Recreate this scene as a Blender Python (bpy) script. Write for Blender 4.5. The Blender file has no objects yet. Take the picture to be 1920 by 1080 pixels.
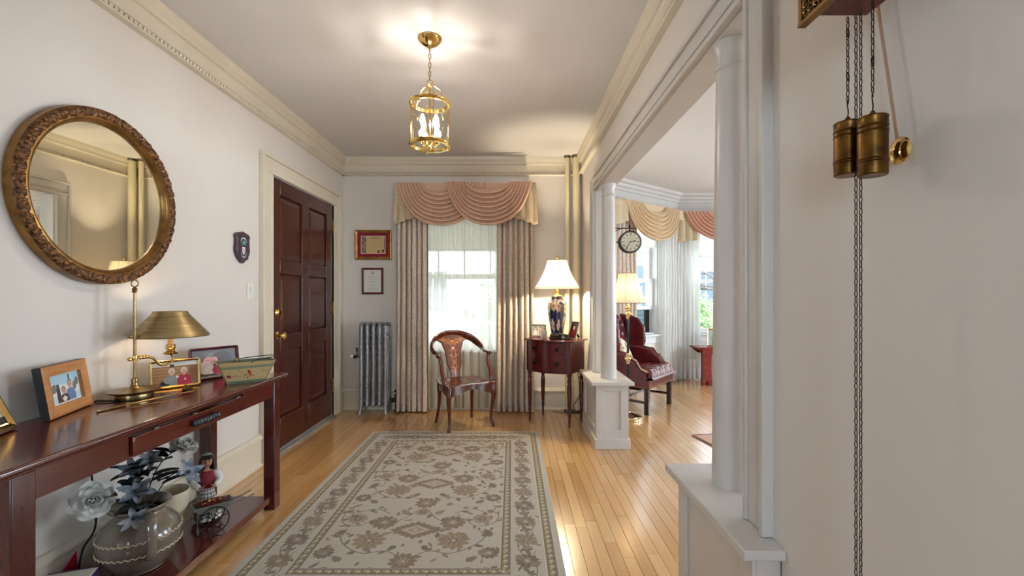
import bpy, bmesh, math, random
import numpy as np
from mathutils import Vector, Matrix
PI = math.pi
random.seed(7)
scene = bpy.context.scene
COL = scene.collection

# ------------------------------------------------------------------ camera, sky, large lights, exposure
cam_d = bpy.data.cameras.new('camera')
cam = bpy.data.objects.new('camera', cam_d)
COL.objects.link(cam)
cam.location = (0, 0, 1.3)
cam.rotation_euler = (PI / 2, 0, 0)
cam_d.sensor_width = 36.0
cam_d.lens = 36.0 * 850 / 1920
cam_d.shift_y = 12 / 1920
cam_d.clip_start = 0.02
scene.camera = cam

world = bpy.data.worlds.new('sky')
scene.world = world
world.use_nodes = True
bg = world.node_tree.nodes['Background']
bg.inputs[0].default_value = (0.86, 0.94, 1.0, 1)
bg.inputs[1].default_value = 9.0

def area(name, loc, direction, sx, sy, energy, col):
    d = bpy.data.lights.new(name, 'AREA')
    d.shape = 'RECTANGLE'; d.size = sx; d.size_y = sy
    d.energy = energy; d.color = col
    o = bpy.data.objects.new(name, d); COL.objects.link(o)
    o.location = loc
    o.rotation_euler = Vector(direction).to_track_quat('-Z', 'Y').to_euler()
    return o
def portal(name, loc, direction, sx, sy):
    o = area(name, loc, direction, sx, sy, 1.0, (1, 1, 1))
    o.data.cycles.is_portal = True
    return o
DAY = (0.70, 0.85, 1.0)
# daylight at the side windows of the living room
area('daylight_side_window', (5.75, 4.6, 1.5), (-1, 0, -0.1), 1.2, 1.7, 105, DAY)
area('daylight_side_window', (5.75, 2.2, 1.5), (-1, 0, -0.1), 1.2, 1.7, 95, DAY)
area('daylight_side_window', (5.75, -0.2, 1.5), (-1, 0, -0.1), 1.2, 1.7, 40, DAY)
area('rear_fill_light', (-0.56, -2.95, 1.55), (0.0, 1, -0.05), 0.8, 1.3, 72, (0.60, 0.80, 1.0))  # unseen fill behind the camera, added to brighten the hall evenly
portal('daylight_portal', (1.62, 6.55, 1.55), (0.616, -0.788, 0), 1.1, 1.75)
portal('daylight_portal', (3.25, 7.22, 1.55), (0, -1, 0), 1.1, 1.75)
portal('daylight_portal', (-0.55, 5.36, 1.5), (0, -1, 0), 1.2, 1.7)

vs = scene.view_settings
scene.display_settings.display_device = 'sRGB'
vs.view_transform = 'Standard'
vs.look = 'None'
vs.exposure = 0.0
vs.gamma = 1.0
vs.use_curve_mapping = False

# ------------------------------------------------------------------ colours and materials
def lin(c):
    c = c / 255.0
    return c / 12.92 if c <= 0.04045 else ((c + 0.055) / 1.055) ** 2.4
def S(rgb):
    return tuple(lin(x) for x in rgb) + (1.0,)

MATS = {}
def newmat(name):
    m = bpy.data.materials.new(name); m.use_nodes = True
    nt = m.node_tree; nt.nodes.clear()
    out = nt.nodes.new('ShaderNodeOutputMaterial')
    return m, nt, out
def nd(nt, t, **kw):
    n = nt.nodes.new(t)
    for k, v in kw.items():
        setattr(n, k, v)
    return n
def mat(name, rgb, rough=0.5, metal=0.0, var=0.06, scale=8.0, stretch=(1, 1, 1), bump=0.0, bscale=60.0, coat=0.0,
        rgb2=None, spec=0.5, detail=4.0, coords='Object', sheen=0.0, rvar=0.0):
    """principled surface with procedural colour variation and fine relief"""
    if name in MATS: return MATS[name]
    m, nt, out = newmat(name)
    p = nd(nt, 'ShaderNodeBsdfPrincipled')
    nt.links.new(p.outputs[0], out.inputs[0])
    tc = nd(nt, 'ShaderNodeTexCoord'); mp = nd(nt, 'ShaderNodeMapping')
    mp.inputs['Scale'].default_value = stretch
    nt.links.new(tc.outputs[coords], mp.inputs[0])
    no = nd(nt, 'ShaderNodeTexNoise'); no.inputs['Scale'].default_value = scale; no.inputs['Detail'].default_value = detail
    nt.links.new(mp.outputs[0], no.inputs['Vector'])
    cr = nd(nt, 'ShaderNodeValToRGB')
    c = S(rgb)
    a = tuple(max(0, x * (1 - var)) for x in c[:3]) + (1,)
    b = tuple(min(1, x * (1 + var)) for x in c[:3]) + (1,)
    if rgb2: a, b = S(rgb2), c
    cr.color_ramp.elements[0].color = a; cr.color_ramp.elements[0].position = 0.32
    cr.color_ramp.elements[1].color = b; cr.color_ramp.elements[1].position = 0.68
    nt.links.new(no.outputs[0], cr.inputs[0]); nt.links.new(cr.outputs[0], p.inputs['Base Color'])
    p.inputs['Roughness'].default_value = rough; p.inputs['Metallic'].default_value = metal
    p.inputs['Coat Weight'].default_value = coat; p.inputs['Coat Roughness'].default_value = 0.12
    p.inputs['Specular IOR Level'].default_value = spec
    if sheen: p.inputs['Sheen Weight'].default_value = sheen
    if rvar:
        mr = nd(nt, 'ShaderNodeMapRange'); mr.inputs[3].default_value = rough - rvar; mr.inputs[4].default_value = rough + rvar
        nt.links.new(no.outputs[0], mr.inputs[0]); nt.links.new(mr.outputs[0], p.inputs['Roughness'])
    if bump:
        n2 = nd(nt, 'ShaderNodeTexNoise'); n2.inputs['Scale'].default_value = bscale; n2.inputs['Detail'].default_value = 3
        nt.links.new(mp.outputs[0], n2.inputs['Vector'])
        bp = nd(nt, 'ShaderNodeBump'); bp.inputs['Strength'].default_value = bump; bp.inputs['Distance'].default_value = 0.004
        nt.links.new(n2.outputs[0], bp.inputs['Height']); nt.links.new(bp.outputs[0], p.inputs['Normal'])
    MATS[name] = m
    return m
def imat(name, img, rough=0.5, coat=0.0, bump=0.0, bscale=200, metal=0.0, sheen=0.0):
    """surface print drawn by this script (see the CV class) on the object's UV map"""
    m, nt, out = newmat(name)
    p = nd(nt, 'ShaderNodeBsdfPrincipled'); nt.links.new(p.outputs[0], out.inputs[0])
    t = nd(nt, 'ShaderNodeTexImage'); t.image = img
    nt.links.new(t.outputs[0], p.inputs['Base Color'])
    p.inputs['Roughness'].default_value = rough; p.inputs['Coat Weight'].default_value = coat; p.inputs['Metallic'].default_value = metal
    p.inputs['Sheen Weight'].default_value = sheen
    if bump:
        n2 = nd(nt, 'ShaderNodeTexNoise'); n2.inputs['Scale'].default_value = bscale
        tc = nd(nt, 'ShaderNodeTexCoord'); nt.links.new(tc.outputs['Object'], n2.inputs['Vector'])
        bp = nd(nt, 'ShaderNodeBump'); bp.inputs['Strength'].default_value = bump; bp.inputs['Distance'].default_value = 0.006
        nt.links.new(n2.outputs[0], bp.inputs['Height']); nt.links.new(bp.outputs[0], p.inputs['Normal'])
    return m
def cloth_mat(name, rgb, trans=0.0, transl=0.3, var=0.08, scale=40, stretch=(1, 1, 1), bump=0.3, bscale=250, rgb2=None):
    m, nt, out = newmat(name)
    tc = nd(nt, 'ShaderNodeTexCoord'); mp = nd(nt, 'ShaderNodeMapping'); mp.inputs['Scale'].default_value = stretch
    nt.links.new(tc.outputs['Object'], mp.inputs[0])
    no = nd(nt, 'ShaderNodeTexNoise'); no.inputs['Scale'].default_value = scale; no.inputs['Detail'].default_value = 5
    nt.links.new(mp.outputs[0], no.inputs['Vector'])
    cr = nd(nt, 'ShaderNodeValToRGB'); c = S(rgb)
    a = tuple(x * (1 - var) for x in c[:3]) + (1,); b = tuple(min(1, x * (1 + var)) for x in c[:3]) + (1,)
    if rgb2: a, b = S(rgb2), c
    cr.color_ramp.elements[0].color = a; cr.color_ramp.elements[0].position = 0.4
    cr.color_ramp.elements[1].color = b; cr.color_ramp.elements[1].position = 0.6
    nt.links.new(no.outputs[0], cr.inputs[0])
    df = nd(nt, 'ShaderNodeBsdfDiffuse'); tl = nd(nt, 'ShaderNodeBsdfTranslucent')
    nt.links.new(cr.outputs[0], df.inputs[0]); nt.links.new(cr.outputs[0], tl.inputs[0])
    if bump:
        n2 = nd(nt, 'ShaderNodeTexNoise'); n2.inputs['Scale'].default_value = bscale
        nt.links.new(mp.outputs[0], n2.inputs['Vector'])
        bp = nd(nt, 'ShaderNodeBump'); bp.inputs['Strength'].default_value = bump; bp.inputs['Distance'].default_value = 0.002
        nt.links.new(n2.outputs[0], bp.inputs['Height']); nt.links.new(bp.outputs[0], df.inputs['Normal'])
    mx = nd(nt, 'ShaderNodeMixShader'); mx.inputs[0].default_value = transl
    nt.links.new(df.outputs[0], mx.inputs[1]); nt.links.new(tl.outputs[0], mx.inputs[2])
    last = mx
    if trans:
        tr = nd(nt, 'ShaderNodeBsdfTransparent'); m2 = nd(nt, 'ShaderNodeMixShader'); m2.inputs[0].default_value = trans
        nt.links.new(mx.outputs[0], m2.inputs[1]); nt.links.new(tr.outputs[0], m2.inputs[2]); last = m2
    nt.links.new(last.outputs[0], out.inputs[0])
    return m
def glass_mat(name, tint=(0.97, 0.99, 1.0), strength=1.0):
    m, nt, out = newmat(name)
    fr = nd(nt, 'ShaderNodeFresnel'); fr.inputs[0].default_value = 1.45
    mul = nd(nt, 'ShaderNodeMath', operation='MULTIPLY'); mul.inputs[1].default_value = strength
    nt.links.new(fr.outputs[0], mul.inputs[0])
    tr = nd(nt, 'ShaderNodeBsdfTransparent'); tr.inputs[0].default_value = tint + (1,)
    gl = nd(nt, 'ShaderNodeBsdfGlossy'); gl.inputs['Roughness'].default_value = 0.02
    mx = nd(nt, 'ShaderNodeMixShader')
    nt.links.new(mul.outputs[0], mx.inputs[0]); nt.links.new(tr.outputs[0], mx.inputs[1]); nt.links.new(gl.outputs[0], mx.inputs[2])
    nt.links.new(mx.outputs[0], out.inputs[0])
    return m
def bulb_mat(name, rgb, strength):
    """clear glowing bulb: gives off light and lets the light inside it out"""
    m, nt, out = newmat(name)
    e = nd(nt, 'ShaderNodeEmission'); e.inputs[0].default_value = S(rgb); e.inputs[1].default_value = strength
    tr = nd(nt, 'ShaderNodeBsdfTransparent'); ad = nd(nt, 'ShaderNodeAddShader')
    nt.links.new(e.outputs[0], ad.inputs[0]); nt.links.new(tr.outputs[0], ad.inputs[1]); nt.links.new(ad.outputs[0], out.inputs[0])
    return m
def emit_mat(name, rgb, strength):
    m, nt, out = newmat(name)
    e = nd(nt, 'ShaderNodeEmission'); e.inputs[0].default_value = S(rgb); e.inputs[1].default_value = strength
    nt.links.new(e.outputs[0], out.inputs[0])
    return m
def plank_mat(name, per_object):
    m, nt, out = newmat(name)
    p = nd(nt, 'ShaderNodeBsdfPrincipled'); nt.links.new(p.outputs[0], out.inputs[0])
    if per_object:
        r = nd(nt, 'ShaderNodeObjectInfo'); rnd = r.outputs['Random']
    else:
        r = nd(nt, 'ShaderNodeNewGeometry'); rnd = r.outputs['Random Per Island']
    g = nd(nt, 'ShaderNodeNewGeometry')
    mp = nd(nt, 'ShaderNodeMapping'); mp.inputs['Scale'].default_value = (60, 2.2, 1)
    nt.links.new(g.outputs['Position'], mp.inputs[0])
    ad = nd(nt, 'ShaderNodeVectorMath', operation='ADD'); nt.links.new(mp.outputs[0], ad.inputs[0])
    cb = nd(nt, 'ShaderNodeVectorMath', operation='SCALE'); cb.inputs[0].default_value = (17, 31, 7); nt.links.new(rnd, cb.inputs['Scale'])
    nt.links.new(cb.outputs[0], ad.inputs[1])
    no = nd(nt, 'ShaderNodeTexNoise'); no.inputs['Scale'].default_value = 1.0; no.inputs['Detail'].default_value = 6; no.inputs['Distortion'].default_value = 0.6
    nt.links.new(ad.outputs[0], no.inputs['Vector'])
    cr = nd(nt, 'ShaderNodeValToRGB')
    e = cr.color_ramp.elements
    e[0].position = 0.0; e[0].color = S((182, 130, 73)); e[1].position = 1.0; e[1].color = S((224, 185, 128))
    x = e.new(0.35); x.color = S((203, 152, 92)); x = e.new(0.75); x.color = S((215, 168, 108))
    mxv = nd(nt, 'ShaderNodeMath', operation='MULTIPLY_ADD'); mxv.inputs[1].default_value = 0.62
    sc = nd(nt, 'ShaderNodeMath', operation='MULTIPLY'); sc.inputs[1].default_value = 0.42
    nt.links.new(no.outputs[0], sc.inputs[0]); nt.links.new(rnd, mxv.inputs[0]); nt.links.new(sc.outputs[0], mxv.inputs[2])
    nt.links.new(mxv.outputs[0], cr.inputs[0]); nt.links.new(cr.outputs[0], p.inputs['Base Color'])
    p.inputs['Roughness'].default_value = 0.26
    p.inputs['Coat Weight'].default_value = 1.0; p.inputs['Coat Roughness'].default_value = 0.16; p.inputs['Coat IOR'].default_value = 1.6
    bp = nd(nt, 'ShaderNodeBump'); bp.inputs['Strength'].default_value = 0.06; bp.inputs['Distance'].default_value = 0.002
    nt.links.new(no.outputs[0], bp.inputs['Height']); nt.links.new(bp.outputs[0], p.inputs['Normal'])
    return m

# ------------------------------------------------------------------ mesh builder
class MB:
    def __init__(s):
        s.v = []; s.f = []; s.uv = {}; s.M = None
    def add(s, vs, fs, uvs=None):
        o = len(s.v)
        if s.M is not None: vs = [tuple(s.M @ Vector(v)) for v in vs]
        s.v.extend(vs)
        for i, f in enumerate(fs):
            if uvs: s.uv[len(s.f)] = uvs[i]
            s.f.append(tuple(o + k for k in f))
        return s
    def box(s, x0, x1, y0, y1, z0, z1):
        v = [(x0, y0, z0), (x1, y0, z0), (x1, y1, z0), (x0, y1, z0), (x0, y0, z1), (x1, y0, z1), (x1, y1, z1), (x0, y1, z1)]
        return s.add(v, [(0, 3, 2, 1), (4, 5, 6, 7), (0, 1, 5, 4), (1, 2, 6, 5), (2, 3, 7, 6), (3, 0, 4, 7)])
    def grid(s, fn, nu, nv, cu=False, cv=False):
        U = nu if cu else nu + 1; V = nv if cv else nv + 1
        vs = [tuple(fn(i / nu, j / nv)) for j in range(V) for i in range(U)]
        fs = []; uvs = []
        for j in range(nv):
            for i in range(nu):
                i2 = (i + 1) % U; j2 = (j + 1) % V
                fs.append((j * U + i, j * U + i2, j2 * U + i2, j2 * U + i))
                uvs.append(((i / nu, j / nv), ((i + 1) / nu, j / nv), ((i + 1) / nu, (j + 1) / nv), (i / nu, (j + 1) / nv)))
        return s.add(vs, fs, uvs)
    def lathe(s, prof, seg=24, c=(0, 0, 0), axis='z', uvwrap=True):
        vs = []; fs = []; uvs = []
        n = len(prof)
        for (r, z) in prof:
            for k in range(seg):
                a = 2 * PI * k / seg
                p = (r * math.cos(a), r * math.sin(a), z)
                if axis == 'x': p = (p[2], p[0], p[1])
                elif axis == 'y': p = (p[0], p[2], p[1])
                vs.append((p[0] + c[0], p[1] + c[1], p[2] + c[2]))
        for j in range(n - 1):
            for k in range(seg):
                k2 = (k + 1) % seg
                fs.append((j * seg + k, j * seg + k2, (j + 1) * seg + k2, (j + 1) * seg + k))
                uvs.append(((k / seg, j / (n - 1)), ((k + 1) / seg, j / (n - 1)), ((k + 1) / seg, (j + 1) / (n - 1)), (k / seg, (j + 1) / (n - 1))))
        ring_ = prof[0] == prof[-1]
        if prof[0][0] > 1e-6 and not ring_: fs.append(tuple(range(seg))[::-1]); uvs.append(tuple((0, 0) for _ in range(seg)))
        if prof[-1][0] > 1e-6 and not ring_: fs.append(tuple((n - 1) * seg + k for k in range(seg))); uvs.append(tuple((0, 1) for _ in range(seg)))
        return s.add(vs, fs, uvs)
    def tube(s, path, r, seg=8, closed=False, flat=None):
        """round (or flattened) bar along a path; r: radius or one per point; flat: (a, b) scale across / along the up vector"""
        P = [Vector(p) for p in path]; n = len(P)
        R = r if isinstance(r, (list, tuple)) else [r] * n
        T = []
        for i in range(n):
            if closed: t = P[(i + 1) % n] - P[i - 1]
            else: t = P[min(i + 1, n - 1)] - P[max(i - 1, 0)]
            T.append(t.normalized() if t.length > 1e-9 else Vector((0, 0, 1)))
        up = Vector((0, 0, 1)) if abs(T[0].z) < 0.9 else Vector((1, 0, 0))
        N = (up - T[0] * up.dot(T[0])).normalized()
        vs = []
        for i in range(n):
            N = N - T[i] * N.dot(T[i])
            if N.length < 1e-6: N = T[i].orthogonal()
            N.normalize(); B = T[i].cross(N)
            ra, rb = (R[i], R[i])
            if isinstance(R[i], tuple): ra, rb = R[i]
            elif flat: ra, rb = R[i] * flat[0], R[i] * flat[1]
            for k in range(seg):
                a = 2 * PI * k / seg
                vs.append(tuple(P[i] + N * (rb * math.cos(a)) + B * (ra * math.sin(a))))
        fs = []
        m = n if closed else n - 1
        for i in range(m):
            i2 = (i + 1) % n
            for k in range(seg):
                k2 = (k + 1) % seg
                fs.append((i * seg + k, i * seg + k2, i2 * seg + k2, i2 * seg + k))
        if not closed:
            fs.append(tuple(range(seg))[::-1]); fs.append(tuple((n - 1) * seg + k for k in range(seg)))
        return s.add(vs, fs)
    def ring(s, c, R, r, axis='z', seg=32, sub=8, flat=None):
        pts = []
        for k in range(seg):
            a = 2 * PI * k / seg
            p = (R * math.cos(a), R * math.sin(a), 0)
            if axis == 'x': p = (0, p[0], p[1])
            elif axis == 'y': p = (p[0], 0, p[1])
            pts.append((p[0] + c[0], p[1] + c[1], p[2] + c[2]))
        return s.tube(pts, r, sub, closed=True, flat=flat)
    def prism(s, poly, z0, z1):
        n = len(poly)
        vs = [(x, y, z0) for x, y in poly] + [(x, y, z1) for x, y in poly]
        fs = [tuple(range(n))[::-1], tuple(range(n, 2 * n))] + [(i, (i + 1) % n, n + (i + 1) % n, n + i) for i in range(n)]
        return s.add(vs, fs)
    def ball(s, c, r, nu=12, nv=8):
        rx, ry, rz = r if isinstance(r, tuple) else (r, r, r)
        prof = [(math.sin(PI * j / nv), -math.cos(PI * j / nv)) for j in range(nv + 1)]
        vs = [(c[0] + rx * q * math.cos(2 * PI * k / nu), c[1] + ry * q * math.sin(2 * PI * k / nu), c[2] + rz * z) for q, z in prof for k in range(nu)]
        fs = [(j * nu + k, j * nu + (k + 1) % nu, (j + 1) * nu + (k + 1) % nu, (j + 1) * nu + k) for j in range(nv) for k in range(nu)]
        return s.add(vs, fs)
    def quad(s, a, b, c, d):
        return s.add([a, b, c, d], [(0, 1, 2, 3)], [((0, 0), (1, 0), (1, 1), (0, 1))])
    def build(s, name, m, parent=None, smooth=True, bevel=0.0, solid=0.0, sub=0, angle=35, seg=2, kind=None, weld=True, normals=True):
        me = bpy.data.meshes.new(name)
        me.from_pydata(s.v, [], s.f)
        if s.uv:
            ul = me.uv_layers.new(name='UVMap')
            for i, pl in enumerate(me.polygons):
                if i in s.uv:
                    for k, li in enumerate(pl.loop_indices): ul.data[li].uv = s.uv[i][k]
        bm = bmesh.new(); bm.from_mesh(me)
        if weld: bmesh.ops.remove_doubles(bm, verts=bm.verts, dist=1e-5)
        if normals: bmesh.ops.recalc_face_normals(bm, faces=bm.faces)
        bm.to_mesh(me); bm.free()
        me.materials.append(m)
        if smooth:
            me.polygons.foreach_set('use_smooth', [True] * len(me.polygons))
            me.set_sharp_from_angle(angle=math.radians(angle))
        o = bpy.data.objects.new(name, me); COL.objects.link(o)
        if parent is not None: o.parent = parent
        if bevel:
            b = o.modifiers.new('bevel', 'BEVEL'); b.width = bevel; b.segments = seg; b.limit_method = 'ANGLE'; b.angle_limit = math.radians(40)
            b.use_clamp_overlap = True; b.harden_normals = False
        if solid:
            b = o.modifiers.new('solid', 'SOLIDIFY'); b.thickness = solid; b.offset = 0
        if sub:
            b = o.modifiers.new('sub', 'SUBSURF'); b.levels = sub; b.render_levels = sub
        if kind: o['kind'] = kind
        return o

def thing(name, label, cat, loc=(0, 0, 0), rotz=0.0, group=None):
    o = bpy.data.objects.new(name, None); COL.objects.link(o)
    o.empty_display_size = 0.05
    o.location = loc; o.rotation_euler = (0, 0, rotz)
    return tag(o, label, cat, group)
def tag(o, label, cat, group=None):
    o['label'] = label; o['category'] = cat
    if group: o['group'] = group
    return o
def struct(o):
    o['kind'] = 'structure'; return o
def copy_tree(o, parent=None):
    c = o.copy(); COL.objects.link(c)
    if parent is not None: c.parent = parent
    for ch in o.children: copy_tree(ch, c)
    return c
def lerp(a, b, t): return a + (b - a) * t
def interp(tab, t):
    """piecewise smooth lookup in [(t, v), ...]"""
    for i in range(len(tab) - 1):
        t0, v0 = tab[i]; t1, v1 = tab[i + 1]
        if t <= t1:
            k = (t - t0) / (t1 - t0); k = max(0, min(1, k)); k = k * k * (3 - 2 * k)
            if isinstance(v0, (tuple, list)): return tuple(lerp(a, b, k) for a, b in zip(v0, v1))
            return lerp(v0, v1, k)
    return tab[-1][1]
def spline(pts, n=8, closed=False):
    """Catmull-Rom through pts"""
    P = [Vector(p) for p in pts]; out = []
    m = len(P) if closed else len(P) - 1
    for i in range(m):
        p1 = P[i]; p2 = P[(i + 1) % len(P)]
        p0 = P[i - 1] if (closed or i > 0) else p1 * 2 - p2
        p3 = P[(i + 2) % len(P)] if (closed or i + 2 < len(P)) else p2 * 2 - p1
        for k in range(n):
            t = k / n
            out.append(0.5 * ((2 * p1) + (p2 - p0) * t + (2 * p0 - 5 * p1 + 4 * p2 - p3) * t * t + (3 * p1 - p0 - 3 * p2 + p3) * t ** 3))
    if not closed: out.append(P[-1])
    return out

# ------------------------------------------------------------------ drawing of flat prints (rug, photographs, certificates, dials)
class CV:
    def __init__(s, w, h, bgc):
        s.w = w; s.h = h; s.a = np.empty((h, w, 3), dtype=np.float32); s.a[:] = np.array(bgc, dtype=np.float32) / 255
    def _put(s, x0, x1, y0, y1, fn, col, al):
        x0 = max(0, int(x0) - 1); x1 = min(s.w, int(x1) + 2); y0 = max(0, int(y0) - 1); y1 = min(s.h, int(y1) + 2)
        if x1 <= x0 or y1 <= y0: return
        X, Y = np.meshgrid(np.arange(x0, x1) + 0.5, np.arange(y0, y1) + 0.5)
        m = fn(X, Y)[..., None] * al
        s.a[y0:y1, x0:x1] = s.a[y0:y1, x0:x1] * (1 - m) + np.array(col, dtype=np.float32) / 255 * m
    def ell(s, cx, cy, rx, ry, col, rot=0, al=1.0):
        R = max(rx, ry); c, n = math.cos(rot), math.sin(rot)
        def fn(X, Y):
            u = ((X - cx) * c + (Y - cy) * n) / rx; v = (-(X - cx) * n + (Y - cy) * c) / ry
            d = (1 - np.sqrt(u * u + v * v)) * min(rx, ry)
            return np.clip(d + 0.5, 0, 1)
        s._put(cx - R, cx + R, cy - R, cy + R, fn, col, al)
    def rect(s, x0, y0, x1, y1, col, al=1.0):
        s._put(x0, x1, y0, y1, lambda X, Y: ((X >= x0) & (X <= x1) & (Y >= y0) & (Y <= y1)).astype(np.float32), col, al)
    def line(s, pts, wd, col, al=1.0):
        for (xa, ya), (xb, yb) in zip(pts[:-1], pts[1:]):
            dx, dy = xb - xa, yb - ya; L = dx * dx + dy * dy + 1e-9
            def fn(X, Y):
                t = np.clip(((X - xa) * dx + (Y - ya) * dy) / L, 0, 1)
                d = np.sqrt((X - xa - t * dx) ** 2 + (Y - ya - t * dy) ** 2)
                return np.clip(wd / 2 - d + 0.5, 0, 1)
            s._put(min(xa, xb) - wd, max(xa, xb) + wd, min(ya, yb) - wd, max(ya, yb) + wd, fn, col, al)
    def poly(s, pts, col, al=1.0):
        xs = [p[0] for p in pts]; ys = [p[1] for p in pts]
        def fn(X, Y):
            ins = np.zeros(X.shape, dtype=bool)
            for (xa, ya), (xb, yb) in zip(pts, pts[1:] + pts[:1]):
                if ya == yb: continue
                c = ((ya > Y) != (yb > Y)) & (X < (xb - xa) * (Y - ya) / (yb - ya) + xa)
                ins ^= c
            return ins.astype(np.float32)
        s._put(min(xs), max(xs), min(ys), max(ys), fn, col, al)
    def leaf(s, cx, cy, L, W, rot, col, al=1.0, vein=None):
        pts = []
        for k in range(11):
            t = k / 10; pts.append((t * L, W * math.sin(PI * t) ** 0.8 * (1 - 0.4 * t)))
        for k in range(9, 0, -1):
            t = k / 10; pts.append((t * L, -W * math.sin(PI * t) ** 0.8 * (1 - 0.4 * t)))
        c, n = math.cos(rot), math.sin(rot)
        s.poly([(cx + x * c - y * n, cy + x * n + y * c) for x, y in pts], col, al)
        if vein: s.line([(cx, cy), (cx + L * 0.85 * c, cy + L * 0.85 * n)], max(1, W * 0.12), vein, al)
    def noise(s, amt, seed=1):
        r = np.random.default_rng(seed)
        s.a += (r.random((s.h, s.w, 1)).astype(np.float32) - 0.5) * amt
    def img(s, name):
        im = bpy.data.images.new(name, s.w, s.h)
        px = np.ones((s.h, s.w, 4), dtype=np.float32); px[..., :3] = np.clip(s.a, 0, 1)
        im.pixels.foreach_set(px.ravel()); im.update(); im.pack()
        return im

# ------------------------------------------------------------------ shared materials
WALL = mat('wall_paint', (222, 214, 206), 0.6, var=0.015, scale=2.0, bump=0.05, bscale=90)
CEIL = mat('ceiling_paint', (224, 221, 220), 0.8, var=0.01, scale=2, bump=0.03, bscale=60)
TRIM = mat('trim_paint', (220, 209, 189), 0.35, var=0.02, scale=5, bump=0.05, bscale=40)
TRIMW = mat('white_trim_paint', (208, 202, 196), 0.32, var=0.02, scale=5, bump=0.05, bscale=40)
CHERRY = mat('dark_cherry_wood', (94, 29, 20), 0.2, var=0.3, scale=2.2, stretch=(9, 1.0, 9), rgb2=(76, 22, 16), coat=0.5, bump=0.03, bscale=8)
CHERRYV = mat('dark_cherry_wood_upright', (82, 25, 19), 0.22, scale=2.2, stretch=(9, 9, 1.0), rgb2=(66, 19, 14), coat=0.4)
MAHOG = mat('mahogany_door_wood', (84, 32, 20), 0.26, scale=3, stretch=(16, 16, 1.0), rgb2=(54, 18, 12), coat=0.3, bump=0.04, bscale=10)
REDMAH = mat('red_mahogany', (98, 18, 24), 0.2, scale=3, stretch=(10, 10, 1.5), rgb2=(66, 10, 16), coat=0.5)
WALNUT = mat('inlaid_chair_wood', (112, 46, 22), 0.22, scale=4, stretch=(10, 10, 2), rgb2=(68, 24, 12), coat=0.5)
BRASS = mat('polished_brass', (230, 198, 126), 0.12, 1.0, var=0.05, scale=12)
ABRASS = mat('antique_brass', (172, 148, 106), 0.28, 1.0, var=0.18, scale=20, rgb2=(132, 108, 70))
DBRASS = mat('tarnished_brass', (128, 90, 42), 0.36, 1.0, scale=30, rgb2=(70, 48, 26))
DARKMETAL = mat('dark_iron', (34, 26, 24), 0.45, 0.6, var=0.2, scale=30)
BLACK = mat('black_plastic', (18, 17, 18), 0.45, 0.0, var=0.2, scale=30)
CHROME = mat('bright_chrome', (205, 205, 205), 0.12, 1.0, var=0.03)
SILVER = mat('silver_radiator_paint', (190, 190, 192), 0.36, 0.65, scale=90, rgb2=(132, 132, 136), bump=0.6, bscale=70)
GLASS = glass_mat('window_glass')
IVORY = mat('ivory_plastic', (236, 230, 214), 0.4, var=0.02)
CREAMCLOTH = cloth_mat('lamp_shade_fabric', (238, 226, 200), transl=0.2, var=0.03, scale=60, bump=0.1)
# ================================================================== THE ROOM
H = 2.842
# --- ceiling
m = MB(); m.box(-2.08, 5.8, -2.8, 7.3, H, H + 0.1)
struct(m.build('ceiling', CEIL))
# --- floor: subfloor with every board of the parquet as a part
m = MB(); m.box(-2.08, 5.8, -2.8, 7.3, -0.08, -0.012)
floor = struct(m.build('floor', mat('subfloor', (70, 45, 25), 0.9)))
PLO = plank_mat('maple_board', True); PLS = plank_mat('maple_board_far', False)
rp = random.Random(3)
boards = []
PW = 0.0635
x = -1.93
while x < 5.6:
    y1 = 5.2
    if x > 0.8: y1 = 5.8
    if x > 0.93: y1 = min(7.05, 5.75 + 0.78 * (x - 0.9))
    y = -2.6 - rp.random() * 1.0
    while y < y1:
        L = rp.choice([0.45, 0.6, 0.75, 0.9, 1.05, 1.2, 1.45])
        e = min(y + L, y1)
        if e > -2.6: boards.append((x, max(y, -2.6), e))
        y = e
    x += PW
def view_score(b):
    x, ya, yb = b; s = 0.0
    for k in range(5):
        y = lerp(ya, yb, (k + 0.5) / 5)
        if y < 1.9: continue
        px = 960 + 850 * (x + 0.03) / y; py = 552 + 850 * 1.3 / y
        if not (0 < px < 1920 and py < 1085): continue
        if -1.30 < x and x + PW < 0.25 and 1.83 < y < 4.26: continue      # under the rug
        if x > 0.7 and y < 1.97: continue
        if x > 0.72 and px > 1337: continue
        s += (yb - ya) / 5 / y ** 3
    return s
boards.sort(key=view_score, reverse=True)
um = MB(); um.box(0, 1, 0, 1, 0, 1)
ub = um.build('plank', PLO, floor, smooth=False)
def set_plank(o, b):
    o.location = (b[0] + 0.001, b[1] + 0.001, -0.013)
    o.scale = (PW - 0.002, b[2] - b[1] - 0.002, 0.013 + rp.uniform(-0.0003, 0.0003))
set_plank(ub, boards[0])
for b in boards[1:298]:
    c = ub.copy(); COL.objects.link(c); c.parent = floor; set_plank(c, b)
m = MB()
for b in boards[298:]:
    m.box(b[0] + 0.0007, b[0] + PW - 0.0007, b[1] + 0.0007, b[2] - 0.0007, -0.013, rp.uniform(-0.0003, 0.0003))
m.build('plank_field', PLS, floor, smooth=False, kind='stuff', weld=False, normals=False)

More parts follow.
